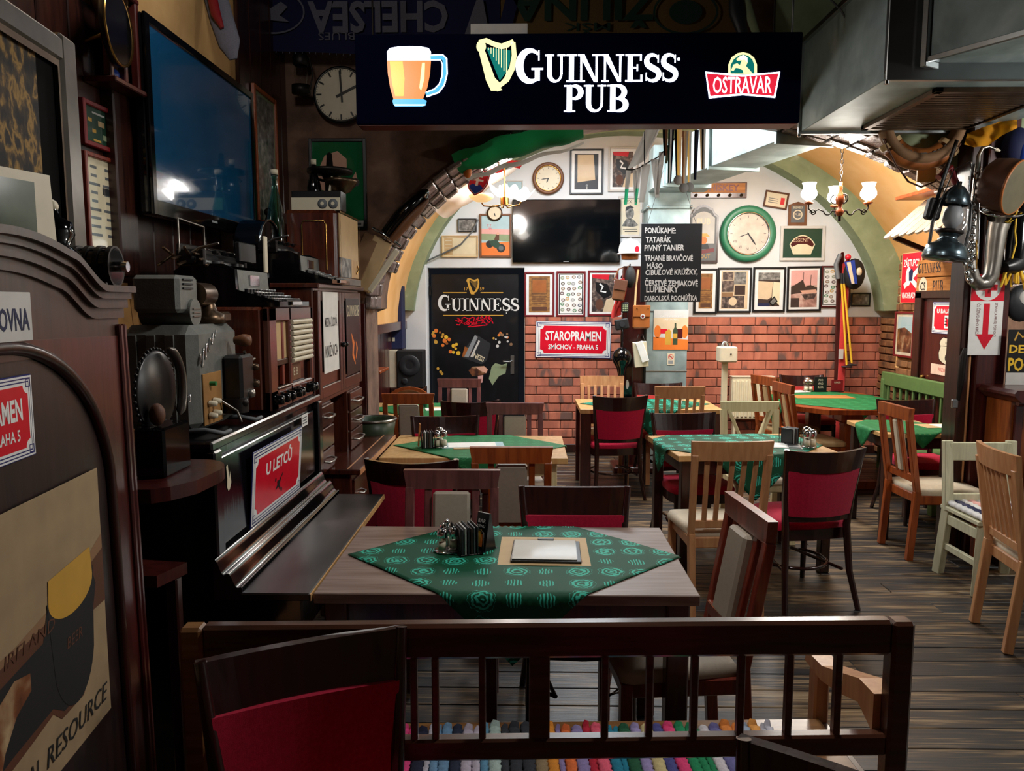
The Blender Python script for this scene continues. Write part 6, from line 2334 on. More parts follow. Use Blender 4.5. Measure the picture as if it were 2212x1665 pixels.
mb.m('gold').poly([(-w_ * .16, -h_ * .38), (w_ * .02, -h_ * .38), (w_ * .02, -h_ * .05), (-w_ * .05, h_ * .02), (-w_ * .16, -h_ * .05)], -.0025)
mb.m('enamel_green').poly([(w_ * .06, -h_ * .38), (w_ * .2, -h_ * .38), (w_ * .2, -h_ * .02), (w_ * .155, h_ * .06), (w_ * .155, h_ * .17), (w_ * .105, h_ * .17), (w_ * .105, h_ * .06), (w_ * .06, -h_ * .02)], -.0025)
mb.m('gold').rect(w_ * .07, -h_ * .22, w_ * .19, -h_ * .1, -.0027)
mb.m('white').fit('DÁŠ SI WHISKEY?', 0, h_ * .34, w_ * .6, h_ * .06, -.0025)
mb.fit('A NIE LEN ÍRSKU', 0, h_ * .26, w_ * .45, h_ * .05, -.0025)
mb.build('print', t)
t = thing('no_smoking_sticker', 'little white no-smoking sticker on the grey duct', 'sticker', PY(1449, 775, 7.746))
mb = MB('ivory').bx(-.036, .036, -.001, 0, -.06, .06, 0)
mb.m('red').stroke(ell(0, .02, .024, .024, 0, 350, 20), .006, -.0016, True)
mb.stroke([(-.017, .037), (.017, .003)], .006, -.0018)
mb.m('black').rect(-.016, .016, .014, .023, -.0016)
mb.m('grey').rect(-.025, -.05, .025, -.015, -.0014)
mb.build('print', t)


def duct_between(t, p, q, w_, h_, name='duct_run'):
    MB('galvanised').bar(p, q, w_, h_, (1, 0, 0), .004).build(name, t)


t = thing('branch_duct', 'galvanised branch duct running back under the vault to the riser', 'duct', (0, 0, 0))
p0_, p1_ = Vector((1.98, 5.66, 2.96)), Vector((1.50, 7.5, 2.93))
mb = MB('galvanised')
d = (p1_ - p0_).normalized()
mb.bar(p0_, p1_, .42, .36, (0, 0, 1), .004)
mb.build('duct_run', t)
for k in (.0, .52, .98):
    q = p0_ + (p1_ - p0_) * k
    MB('galvanised').bar(q - d * .015, q + d * .015, .47, .41, (0, 0, 1), .003).build('flange', t)
MB('galvanised').bx(1.2, 1.75, 7.45, 7.74, 2.72, 3.12, .005).build('elbow', t)
t = thing('extract_duct', 'large galvanised extract duct with a grille in its underside beside the lit sign', 'duct', (0, 0, 0))
zb = 2.735
Ya, Yb2 = 3.93, 5.13
MB('galvanised').bx(1.76, 2.95, Ya, Yb2, zb, 3.30, .004).build('duct_box', t)
MB('steel').bx(1.745, 2.965, Ya - .03, Ya, zb - .015, 3.32, .003).build('flange', t)
MB('steel').bx(1.745, 2.965, Yb2 - .03, Yb2, zb - .015, 3.32, .003).build('flange', t)
MB('steel').bx(1.735, 1.762, Ya, Yb2, 3.27, 3.3, .002).build('seam', t)
MB('iron').bx(2.1, 2.72, 4.12, 4.92, zb - .012, zb, .002).build('grille_recess', t)
mb = MB('bronze')
for s in (0, 1):
    mb.bx(2.08, 2.74, 4.08 + s * .84, 4.12 + s * .84, zb - .025, zb, .002)
    mb.bx(2.08 + s * .64, 2.12 + s * .62, 4.08, 4.96, zb - .025, zb, .002)
mb.build('grille_frame', t)
for k in range(16):
    MB('bronze').bx(2.12, 2.70, 4.15 + k * .048, 4.172 + k * .048, zb - .02, zb - .008, .001).build('grille_bar', t)
for (x, y) in ((1.755, Ya), (1.755, Yb2)):
    MB('chrome').cyl((x, y - .015, zb - .03), (x, y - .015, zb + .03), .012, 8).build('bolt', t)
ang = math.atan2(-.47, .29)
t2 = thing('angled_duct', 'darker galvanised duct box turning away above the grille duct', 'duct', (1.93, 3.86, 0), ang)
MB('galvanised').bx(.0, 2.2, -.0, .9, 2.80, 3.5, .005).build('duct_box', t2)
MB('steel').bx(-.03, .0, -.03, .93, 2.77, 3.52, .003).build('flange', t2)
MB('steel').bx(.0, 2.2, -.02, .0, 2.79, 2.815, .002).build('edge_strip', t2)
for (u, v0, v1, Y) in ((1711, -20, 72, 4.25),):
    t = thing('hanging_rod', 'thin rod holding up the lit sign at its end', 'rod', PY(u, v1, Y))
    MB('steel').cyl((0, 0, 0), (0, 0, ZC - t.location.z), .006, 8).build('rod', t)
t = thing('ceiling_cable', 'thin pale cable along the ceiling above the lit sign', 'cable', (0, 0, 0))
MB('mid_grey').tube([PY(1795, 0, 4.6), PY(1815, 20, 4.5), PY(1840, 60, 4.45), PY(1850, 78, 4.4)], .006, 6).build('cable', t)

# ================================================================ the lit pub sign
SY = 4.2
a, b = PY(766, 75, SY), PY(1727, 268, SY)
SW, SH = b.x - a.x, PY(1106, 73, SY).z - PY(1106, 268, SY).z
sc_ = Vector(((a.x + b.x) / 2, SY, PY(1106, 170.5, SY).z))
sg = thing('light_box_sign', 'long black light box with a glowing beer mug, harp and pub name', 'sign', sc_)
MB('sign_face').bx(-SW / 2, SW / 2, 0, .14, -SH / 2, SH / 2, .004).build('box', sg)
MB('dark_red').bx(-SW / 2 + .01, SW / 2 - .01, .01, .13, -SH / 2 - .004, -SH / 2, 0).build('base_strip', sg)


def sp(u, v):
    p = PY(u, v, SY)
    return p.x - sc_.x, p.z - sc_.z


def sps(pts):
    return [sp(*p) for p in pts]


mb = MB('sign_amber')
mb.poly(sps([(836, 131), (931, 131), (929, 160), (923, 190), (914, 214), (850, 214), (843, 190), (838, 160)]), -.002)
mb.m('sign_honey').poly(sps([(842, 133), (870, 133), (874, 170), (872, 208), (854, 208), (847, 180)]), -.003)
mb.m('sign_gold').poly(sps([(912, 136), (918, 136), (917, 170), (910, 196), (906, 190)]), -.003)
mb.build('beer', sg)
mb = MB('sign_white')
mb.poly(sps([(837, 131), (836, 112), (842, 104), (860, 101), (885, 100), (910, 101), (926, 104), (931, 112), (931, 131)]), -.0026)
mb.build('beer_foam', sg)
mb = MB('sign_cyan')
mb.poly(sps([(850, 214), (914, 214), (922, 218), (920, 228), (912, 230), (854, 230), (850, 226), (848, 218)]), -.003)
mb.stroke(sps([(930, 125), (955, 124), (961, 130), (962, 160), (956, 182), (944, 196), (920, 204)]), .024, -.003)
mb.m('sign_white').stroke(sps([(930, 120), (957, 119), (965, 127), (966, 160), (960, 184), (948, 200), (922, 209)]), .007, -.0036)
mb.stroke(sps([(930, 130), (952, 130), (956, 140), (955, 165), (949, 182), (938, 193), (922, 199)]), .006, -.0036)
mb.m('sign_white').stroke(sps([(852, 227), (918, 227)]), .006, -.0036)
mb.build('mug_glass', sg)
mb = MB('sign_gold')
x, z = sp(1071, 142)
harp(mb, x, z, .255, -.002, 'sign_gold', 'sign_teal', 'sign_gold')
mb.build('harp_emblem', sg)
mb = MB('sign_white')
x, z = sp(1118, 179)
w1 = serif_text(mb, 'G', x, z, sp(0, 113)[1] - z, -.002, .05, .86, 1.1)
z2 = sp(1118, 178)[1]
serif_text(mb, 'UINNESS', x + w1, z2, sp(0, 125)[1] - z2, -.002, .045, .925, 1.1)
x, z = sp(1218, 242)
serif_text(mb, 'PUB', x, z, sp(0, 190)[1] - z, -.002, .05, 1.04, 1.1)
mb.disc(*sp(1466, 128), .008, -.002, n=10)
mb.build('lettering', sg)
mb = MB('sign_gold')
mb.poly(sps([(1573, 160), (1573, 140), (1580, 124), (1593, 115), (1605, 113), (1618, 116), (1629, 125), (1635, 140), (1635, 160)]), -.002)
mb.m('sign_teal').poly(sps([(1578, 159), (1578, 141), (1585, 128), (1596, 120), (1606, 118), (1616, 121), (1625, 129), (1629, 141), (1629, 159)]), -.0026)
mb.m('sign_gold').poly(sps([(1579, 152), (1584, 140), (1592, 137), (1598, 141), (1602, 131), (1592, 132), (1590, 128), (1598, 122), (1606, 119), (1613, 124), (1615, 135), (1611, 143), (1618, 150), (1626, 160), (1606, 160), (1604, 152), (1596, 148), (1589, 147), (1584, 154)]), -.0032)
mb.m('sign_white').poly(sps([(1596, 124), (1606, 119), (1614, 125), (1614, 134), (1608, 128), (1600, 130)]), -.0036)
mb.build('horse_emblem', sg)
mb = MB('sign_white')
mb.poly(sps([(1523, 155), (1604, 162), (1685, 155), (1674, 212), (1604, 206), (1531, 213)]), -.0034)
mb.m('sign_lightred').poly(sps([(1526, 159), (1604, 166), (1681, 159), (1671, 208), (1604, 202), (1534, 208)]), -.004)
mb.m('sign_white').fit('OSTRAVAR', *sp(1603, 184), sp(1666, 0)[0] - sp(1538, 0)[0], .084, -.0046, bold=.006)
mb.build('brewery_banner', sg)
t = thing('transformer_box', 'flat white box lying on top of the lit sign', 'box', (PY(1076, 60, SY).x, SY + .07, sc_.z + SH / 2))
MB('mountgrey').bx(-.145, .155, -.06, .06, 0, .055, .003).build('box', t)
for s in (-1, 1):
    q = PY(800 if s < 0 else 1680, 73, SY)
    t = thing('hanging_rod', 'thin rod holding up the lit sign near the %s' % ('beer mug' if s < 0 else 'red banner'), 'rod', (q.x, SY + .07, sc_.z + SH / 2))
    MB('iron').cyl((0, 0, 0), (0, 0, ZC - t.location.z), .005, 6).build('rod', t)

# ================================================================ scarves hung upside down
def scarf(label, u0, u1, vb0, vb1, Y, m, draw, sag=14):
    t = thing('football_scarf', label, 'scarf', (0, 0, 0), group='upside-down football scarves under the ceiling')
    a, b = PY(u0, vb0, Y), PY(u1, vb1, Y)

    def f(s, q):
        p = a.lerp(b, s)
        z = p.z - .05 * math.sin(PI * s) * (1 - q) * (sag / 14)
        return (p.x, Y + .012 * math.sin(s * 15) + .03 * q, z + q * (ZC - .03 - p.z))
    MB(m).grid(f, 30, 8).build('cloth', t)
    mb = MB(m)
    draw(mb, a, b, Y)
    mb.build('lettering', t)
    mb = MB('scarf_white')
    for k in range(40):
        p = Vector(f(k / 39, 0))
        mb.bar(p, p + Vector((random.uniform(-.004, .004), 0, -.012)), .006, .003)
    fr = mb.build('fringe', t)
    fr['kind'] = 'stuff'


def flip_text(mb, s, u, v, Y, size, m, sx=1.0, bold=.004):
    p = PY(u, v, Y)
    mb.m(m).fit(s, p.x, p.z, sx * Y / F_PX, size, Y - .016, bold=bold, rot=PI)


def d_blue(mb, a, b, Y):
    flip_text(mb, 'CHELSEA', 817, 38, Y, .19, 'scarf_white', 290, .03)
    flip_text(mb, 'BLUES', 728, 80, Y, .045, 'scarf_white', 75, .001)
    p = PY(592, 28, Y)
    mb.stroke(ell(p.x, p.z, .19, .125, 0, 354, 40), .01, Y - .016, True)
    mb.poly([(p.x - .1, p.z - .04), (p.x - .02, p.z + .02), (p.x + .05, p.z + .06), (p.x + .09, p.z + .03), (p.x + .04, p.z - .02), (p.x + .1, p.z - .06), (p.x, p.z - .05)], Y - .0165)
    p = PY(1030, 45, Y)
    mb.poly([(p.x - .08, p.z - .1), (p.x + .0, p.z + .12), (p.x + .04, p.z + .12), (p.x + .08, p.z - .1)], Y - .016)


def d_orange(mb, a, b, Y):
    flip_text(mb, 'ŽILINA', 1258, 24, Y, .21, 'scarf_green', 300, .03)
    flip_text(mb, 'MŠK', 1268, 62, Y, .06, 'scarf_green', 95, .01)
    p = PY(1480, 28, Y)
    mb.stroke(ell(p.x, p.z, .19, .125, 0, 354, 40), .014, Y - .016, True)
    mb.disc(p.x, p.z, .1, Y - .0165, .07)
    p = PY(1138, 30, Y)
    mb.m('scarf_blue').poly([(p.x - .12, p.z - .2), (p.x - .02, p.z + .2), (p.x - .1, p.z + .2), (p.x - .2, p.z - .2)], Y - .016)


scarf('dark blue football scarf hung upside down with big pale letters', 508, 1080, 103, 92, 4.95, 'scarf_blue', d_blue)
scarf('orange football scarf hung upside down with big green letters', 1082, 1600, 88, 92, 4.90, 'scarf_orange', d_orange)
t = thing('rolled_scarf', 'greyish rolled scarf end hanging down past the corner of the big television', 'scarf', (0, 0, 0))
MB('scarf_white').tube([PY(462, -20, 3.95), PY(478, 40, 3.9), PY(496, 95, 3.85), PY(504, 128, 3.85)], [.06, .06, .055, .02], 10, flat=.4).build('cloth', t)
MB('dark_red').tube([PY(455, -20, 3.9), PY(466, 30, 3.86), PY(480, 60, 3.84)], [.025, .025, .01], 8, flat=.5).build('stripe', t)
t = thing('dark_bundle', 'dark bundle of cloth hanging at the end of the orange scarf', 'cloth', (0, 0, 0))
MB('charcoal').tube([PY(1588, -30, 4.95), PY(1592, 30, 4.9), PY(1606, 78, 4.9)], [.04, .05, .03], 10, flat=.6).build('cloth', t)
MB('sage').tube([PY(1608, -20, 4.95), PY(1622, 40, 4.9), PY(1640, 90, 4.9)], [.02, .03, .02], 8, flat=.5).build('strip', t)

# ================================================================ flag and banner draped along the arch
t = thing('white_flag', 'white cloth banner with a red and blue double-cross shield under the vault', 'flag', (0, 0, 0))
q00, q10, q11, q01 = PY(932, 446, 6.1), PY(980, 462, 7.5), PY(1136, 350, 7.5), PY(1014, 368, 6.05)


def flagf(a, b):
    p = (q00.lerp(q10, a)).lerp(q01.lerp(q11, a), b)
    return p + Vector((.0, 0, -.10 * math.sin(PI * a) * .6 + .012 * math.sin(b * 14)))


MB('flag_white').grid(flagf, 16, 20).build('cloth', t)
mb = MB('flag_white')


def onflag(pts, m, off):
    vs = [flagf(a, b) + Vector((.35, -.6, -.4)).normalized() * off for a, b in pts]
    mb.m(m).add(vs, [list(range(len(vs)))])


def sh(s_, pts, m, off):
    onflag([(.5 + .27 * s_ * x, .50 + .135 * s_ * z) for x, z in pts], m, off)


SHL = [(-1, -1), (-1, 1), (-.3, 1.05)] + [(.2, .95), (.7, .55), (1.15, 0), (.7, -.55), (.2, -.95), (-.3, -1.05)]
t_ = Vector((0, 0, 0))
# shield plotted on a flat piece facing the room below
pc = PY(1031, 391, 6.08)
mb2 = MB('red')
rr = Matrix.Rotation(RAD(12), 4, 'Y') @ Matrix.Scale(1.08, 4)
mb2.M = Matrix.Translation(pc) @ rr
mb2.poly([(-.075, .085), (.085, .075), (.08, -.01), (.05, -.07), (0, -.105), (-.05, -.07), (-.078, 0)], -.002)
mb2.m('flag_white').poly([(-.067, .077), (.077, .067), (.072, -.008), (.045, -.064), (0, -.096), (-.045, -.064), (-.07, 0)], -.003)
mb2.m('red').poly([(-.062, .072), (.072, .063), (.067, -.006), (.042, -.06), (0, -.09), (-.042, -.06), (-.065, 0)], -.004)
mb2.m('blue').poly([(-.052, -.045), (-.025, -.022), (.0, -.035), (.026, -.022), (.05, -.042), (.03, -.07), (0, -.09), (-.032, -.068)], -.005)
mb2.m('white').rect(-.008, -.035, .010, .062, -.006)
mb2.rect(-.03, .03, .034, .044, -.0062)
mb2.rect(-.04, .0, .044, .015, -.0062)
mb2.build('shield', t)
pc = PY(1072, 366, 6.2)
mb2 = MB('red')
mb2.M = Matrix.Translation(pc)
mb2.disc(0, 0, .055, -.002, .03)
mb2.m('flag_white').disc(0, 0, .02, -.003, .01)
mb2.build('emblem', t)
pc = PY(1112, 356, 6.25)
mb2 = MB('red')
mb2.M = Matrix.Translation(pc)
mb2.poly([(-.1, -.0), (-.03, .035), (.08, .03), (.04, -.03)], -.002)
mb2.build('red_corner', t)
t = thing('green_flag', 'green and white flag draped along the top of the arch below the lit sign', 'flag', (0, 0, 0))
g = [PY(975, 334, 5.12), PY(1010, 364, 5.5), PY(1190, 300, 5.5), PY(1250, 277, 5.12)]
h0 = [PY(975, 334, 5.12), PY(1100, 288, 5.1), PY(1260, 262, 5.1)]
h1 = [PY(1012, 366, 5.5), PY(1110, 334, 5.5), PY(1262, 288, 5.55)]


def q3(p, s):
    return p[0].lerp(p[1], s * 2) if s < .5 else p[1].lerp(p[2], s * 2 - 1)


h1 = [q - Vector((0, 0, .08)) for q in h1]
MB('flag_green').grid(lambda a, b: q3(h0, a).lerp(q3(h1, a), b * .72) + Vector((0, 0, -.035 * math.sin(PI * b) + .01 * math.sin(a * 20))), 18, 8).build('green_field', t)
MB('flag_white').grid(lambda a, b: q3(h0, a).lerp(q3(h1, a), .72 + b * .28) + Vector((0, 0, -.026 * (1 - b) + .01 * math.sin(a * 20))), 18, 3).build('white_stripe', t)
t = thing('amber_lamp', 'small amber glass object on the bricks under the green flag', 'ornament', PY(1010, 372, 5.35))
MB('orange').sph((0, 0, 0), (.03, .03, .04)).build('body', t)
t = thing('wall_cable', 'dark cable drooping across the wide pale document to the door corner', 'cable', (0, 0, 0))
MB('mid_grey').tube([PY(1033, 474, 8.36), PY(1020, 500, 8.34), PY(995, 528, 8.34), PY(960, 546, 8.34), PY(925, 562, 8.34), PY(900, 576, 8.34)], .009, 6).build('cable', t)

# ================================================================ pennants, ribbons
t = thing('pennant_string', 'string of pale and green pennants sagging below the lit sign', 'bunting', (0, 0, 0))
line = [(1352, 366), (1364, 367), (1378, 364), (1392, 356), (1408, 346), (1420, 340), (1435, 325), (1448, 310), (1458, 298)]
PYY = 4.95
MB('charcoal').tube([PY(u, v, PYY) for u, v in line], .004, 6).build('cord', t)
for i, (u, v, wd, ln, dx, m, tip) in enumerate([(1358, 366, 11, 76, -7, 'flag_white', 'pennant_green'), (1371, 367, 9, 72, 2, 'flag_white', None), (1381, 363, 9, 80, -8, 'flag_white', 'pennant_green'), (1396, 355, 19, 82, -10, 'flag_white', None),
                                               (1414, 343, 16, 84, 6, 'flag_white', None), (1430, 328, 13, 92, -10, 'flag_white', None), (1444, 313, 9, 40, -5, 'sage', None)]):
    y = PYY - .004 * (i % 3)
    mb = MB(m)
    k = .55 if tip else 1.0
    P_ = lambda s, q: PY(u - wd / 2 * (1 - .45 * q) + wd * (1 - .45 * q) * s + dx * q, v + ln * q, y + .012 * math.sin(s * 3 + q * 4 + i))
    mb.grid(lambda a, b: P_(a, b * k), 4, 8)
    if tip:
        mb.m(tip).grid(lambda a, b: P_(a, k + b * (1 - k)), 4, 6)
    mb.build('pennant', t)
t = thing('white_banner', 'large plain white hanging banner behind the pennant string', 'banner', (0, 0, 0))
MB('flag_white').grid(lambda a, b: PY(1355 + 40 * a + 42 * b + 4 * math.sin(3 * a), 366 - 22 * a - 92 * b * (1 - .0 * a), 5.06 + .02 * math.sin(a * 6)), 8, 8).build('cloth', t)
MB('charcoal').bar(PY(1392, 284, 5.03), PY(1392, 354, 5.03), .018, .006).build('black_stripe', t)
G_ = 'medal ribbons hanging below the lit sign'
for i, (u, v0, v1, wd, ms, lab) in enumerate([
    (1437, 276, 336, 12, ('black', 'ribbon_brown'), 'dark ribbon end sticking out over the pennant string'),
    (1450, 278, 395, 13, ('dark_green', 'flag_white', 'navy'), 'dark green ribbon crossing the pennant string'),
    (1465, 279, 385, 17, ('charcoal', 'ribbon_gold', 'ribbon_tan'), 'golden ribbon nearest the pennants, with a pale medal'),
    (1481, 282, 402, 14, ('ribbon_brown', 'ribbon_tan', 'flag_white'), 'long brown and cream ribbon in the middle of the ribbons'),
    (1489, 282, 400, 10, ('ribbon_gold', 'flag_white'), 'narrow gold ribbon beside the long brown one'),
    (1505, 280, 388, 10, ('black', 'navy'), 'black ribbon with slanting end beside the gold ones'),
    (1518, 279, 366, 14, ('ribbon_tan', 'black', 'flag_white'), 'last tan ribbon next to the duct, tapering to a point')]):
    t = thing('medal_ribbon', lab, 'ribbon', (0, 0, 0), group=G_)
    y = 4.9 + .02 * (i % 3)
    for k, m in enumerate(ms):
        wk = wd / len(ms)
        s0 = u - wd / 2 + wk * k
        MB(m).grid(lambda a, b: PY(s0 + wk * a + (wd / 2 - wk * (k + a)) * .4 * b - 4 * b * (i % 2), v0 + (v1 - v0) * b, y + .01 * math.sin(b * 5 + i)), 2, 10).build('stripe', t)
    if i in (2, 3, 4):
        c = PY(u - 4 * (i % 2), v1 + 4, y)
        MB('mountgrey').lathe([(0, -.004), (.028, -.004), (.03, 0), (.028, .004), (0, .004)], 16, tuple(c), 'y').build('medal', t)
t = thing('ribbon_rail', 'steel rail under the lit sign carrying the ribbons', 'rail', (0, 0, 0))
MB('steel').tube([PY(1345, 268, 4.98), PY(1560, 268, 4.98)], .008, 8).build('rail', t)
for u in (1350, 1550):
    q = PY(u, 268, 4.98)
    MB('steel').cyl(q, (q.x, q.y, ZC), .005, 6).build('hanger', t)

# ================================================================ chandeliers
fl_ = thing('flower_chandelier', 'bright chandelier with white flower-shaped glass shades', 'chandelier', PY(1090, 432, 6.5))
L_ = fl_.location
MB('brass').cyl((0, 0, .02), (0, 0, -.04), .035, 14).build('hub', fl_)
MB('brass').cyl((0, 0, .02), (0, 0, 3.2 - L_.z), .006, 8).build('stem', fl_)
shades = [(-.19, -.02, .0, 'lamp_dim', 0), (.14, -.1, .0, 'lamp_white', 1), (-.03, .12, .06, 'lamp_white', 2), (.05, .1, .05, 'lamp_white', 3)]
for (x, y, z, m, k) in shades:
    MB('brass').tube([(0, 0, -.03), (x * .5, y * .5, -.055), (x * .9, y * .9, -.05), (x, y, -.025)], .006, 8).build('arm', fl_)
    if k == 0:
        mb = MB('lamp_dim').lathe([(0, -.02), (.05, -.015), (.095, .01), (.105, .03), (.09, .045), (.05, .05)], 22, (x, y, z))
    else:
        n = 30
        vs, fs = [], []
        for i in range(7):
            t_ = i / 6
            for j in range(n):
                a = 2 * PI * j / n
                r = .015 + .085 * t_ * (1 + .16 * t_ * math.cos(5 * a))
                zz = -.02 + .075 * t_ ** 1.6 + .022 * t_ * t_ * math.cos(5 * a)
                vs.append((x + r * math.cos(a), y + r * math.sin(a), z + zz))
        for i in range(6):
            for j in range(n):
                fs.append([i * n + j, i * n + (j + 1) % n, (i + 1) * n + (j + 1) % n, (i + 1) * n + j])
        mb = MB('lamp_white').add(vs, fs, True)
    mb.build('shade', fl_)
    if k:
        MB('lamp_white').sph((x, y, z + .045), .022, 10, 7).build('bulb', fl_)
lamp('flower_chandelier_light', 'POINT', L_ + Vector((.06, 0, .16)), 40, (1, .96, .9), .12)

gc = thing('globe_chandelier', 'wrought iron chandelier with three white glass globes', 'chandelier', PY(1815, 430, 6.2))
L2 = gc.location
MB('cherry').lathe([(0, .13), (.012, .13), (.015, .08), (.012, .06), (.03, .03), (.036, 0), (.03, -.03), (.014, -.05), (.016, -.07), (.03, -.085), (.034, -.105), (.02, -.13), (0, -.135)], 18).build('turned_stem', gc)
MB('iron').cyl((0, 0, -.13), (0, 0, -.17), .012, 10).build('finial', gc)
zz = .13
mb = MB('iron')
for k in range(9):
    q = [(0 + .012 * math.cos(a) * (1 if k % 2 else 0), .012 * math.cos(a) * (0 if k % 2 else 1), zz + .03 + .024 * math.sin(a)) for a in [2 * PI * i / 8 for i in range(8)]]
    mb.tube(q, .003, 4, closed=True)
    zz += .042
mb.cyl((0, 0, zz), (0, 0, zz + .35), .004, 6)
mb.build('chain', gc)
for k, a in enumerate((RAD(172), RAD(8), RAD(78))):
    ca, sa = math.cos(a), math.sin(a)

    def rad(r, z):
        return (r * ca, r * sa, z)
    pts = [rad(.02, -.09)] + [rad(.09 + .03 * math.cos(RAD(q)), -.09 + .03 * math.sin(RAD(q))) for q in range(180, 380, 25)] + [rad(.16, -.075), rad(.2, -.1), rad(.235, -.07), rad(.235, -.02)]
    MB('iron').tube(pts, .006, 6).build('arm', gc)
    MB('iron').tube([rad(.2 + .025 * math.cos(RAD(q)) * (1 - q / 700), -.1 + .025 * math.sin(RAD(q)) * (1 - q / 700)) for q in range(0, 400, 30)], .005, 6).build('scroll', gc)
    MB('cherry').lathe([(.0, -.02), (.03, -.015), (.035, 0), (.02, .005), (.018, .015)], 14, rad(.235, -.02)).build('cup', gc)
    MB('lamp_white').lathe([(.02, 0), (.045, .015), (.062, .04), (.06, .065), (.046, .09), (.043, .105), (.052, .13), (.055, .135)], 22, rad(.235, -.005)).build('globe', gc)
for a in (RAD(150), RAD(30), RAD(-60)):
    MB('iron').tube([(.035 * math.cos(a) + .035 * math.cos(RAD(q)) * math.cos(a), .035 * math.sin(a) + .035 * math.cos(RAD(q)) * math.sin(a), .0 + .035 * math.sin(RAD(q))) for q in range(-130, 140, 20)], .005, 6).build('ornament', gc)
lamp('globe_chandelier_light', 'POINT', L2 + Vector((0, 0, .22)), 60, (1, .93, .82), .12)
# ================================================================ wooden post and bar on the right
ps = thing('wooden_post', 'dark maroon wooden post with pale-edged mouldings hung with old instruments', 'post', (0, 0, 0))
MB('maroon_wood').bx(2.90, 3.09, 4.99, 5.17, 0, 3.7, .008).build('shaft', ps)
MB('dark_oak').bx(2.80, 2.86, 5.0, 5.17, 0, 3.7, .006).build('jamb', ps)
MB('maroon_wood').bx(2.86, 2.90, 5.03, 5.17, 0, 3.7, .006).build('groove', ps)
MB('beech').bx(2.862, 2.874, 5.0, 5.03, .3, 2.0, .003).build('worn_edge', ps)
br = thing('bar_counter', 'reddish-brown bar counter with a rounded overhanging top beside the post', 'bar counter', (0, 0, 0))
top = [(2.93, 1.075), (2.915, 1.09), (2.915, 1.105), (2.93, 1.125), (4.45, 1.125), (4.45, 1.05), (2.96, 1.05)]
MB('maroon_wood').prism(top, 4.60, 4.97).build('counter_top', br)
MB('maroon_wood').tube([(2.96, 4.64, 1.045), (4.45, 4.64, 1.045)], .018, 8).build('moulding', br)
MB('bar_panel').bx(2.97, 4.45, 4.72, 4.97, .06, 1.05, .004).build('body', br)
for k in range(3):
    x = 3.04 + k * .5
    mb = MB('maroon_wood')
    mb.bx(x - .05, x + .0, 4.70, 4.72, .08, 1.02, .004)
    mb.build('stile', br)
    MB('bar_panel').bx(x + .04, x + .41, 4.706, 4.72, .14, .92, .006).build('panel', br)
MB('dark_oak').bx(2.97, 4.45, 4.71, 4.97, 0, .06, .004).build('plinth', br)

# ---- hung on the post
Y5 = 4.86
t = thing('saxophone', 'old silvery saxophone hanging on the wooden post', 'saxophone', (0, 0, 0))
cen = [(2150, 322), (2136, 316), (2122, 320), (2114, 336), (2111, 380), (2107, 430), (2102, 480), (2098, 530), (2096, 570), (2101, 600), (2114, 614), (2130, 611), (2141, 595), (2146, 565), (2150, 530), (2154, 500), (2160, 478)]
rad = [.009, .010, .011, .012, .02, .024, .028, .032, .036, .04, .043, .045, .046, .047, .052, .056, .062]
pts = [PY(u, v, Y5 + .015 * (i > 9) * (1)) for i, (u, v) in enumerate(cen)]
MB('old_silver').tube(pts, rad, 18).build('body', t)
q = PY(2163, 462, 4.84)
e = (q - pts[-2]).normalized()
mb = MB('chrome').tube([pts[-1], pts[-1] + e * .02, pts[-1] + e * .045, pts[-1] + e * .06, pts[-1] + e * .062], [.062, .075, .105, .122, .118], 26, caps=False)
mb.m('brass').tube([pts[-1] + e * .045, pts[-1] + e * .05], [.1, .06], 24)
mb.build('bell', t)
MB('ivory').tube([PY(2150, 322, Y5), PY(2160, 326, Y5)], [.011, .007], 10).build('mouthpiece', t)
for k in range(13):
    v = 372 + k * 17
    p = PY(2108 - k * 1.0, v, Y5 - .03 - .0005 * k)
    r = .011 + .0008 * k
    MB('chrome').lathe([(0, -.012), (r, -.01), (r, 0), (r * .5, .01)], 12, tuple(p), 'y').build('key', t)
for (u0, v0, u1, v1) in ((2099, 350, 2083, 560), (2120, 360, 2112, 560), (2093, 380, 2090, 590)):
    MB('chrome').cyl(PY(u0, v0, Y5 - .03), PY(u1, v1, Y5 - .04), .0045, 6).build('rod', t)
for (u, v, r) in ((2091, 560, .016), (2084, 570, .014), (2106, 555, .02), (2090, 590, .02), (2096, 606, .022), (2108, 530, .018), (2104, 585, .015)):
    p = PY(u, v, Y5 - .05)
    MB('chrome').sph(tuple(p), (r, r * .6, r), 10, 7).build('pad_cup', t)
MB('brass').tube([PY(2101, 518, Y5 - .06), PY(2110, 518, Y5 - .07), PY(2110, 580, Y5 - .07), PY(2102, 580, Y5 - .06)], .004, 6).build('guard', t)

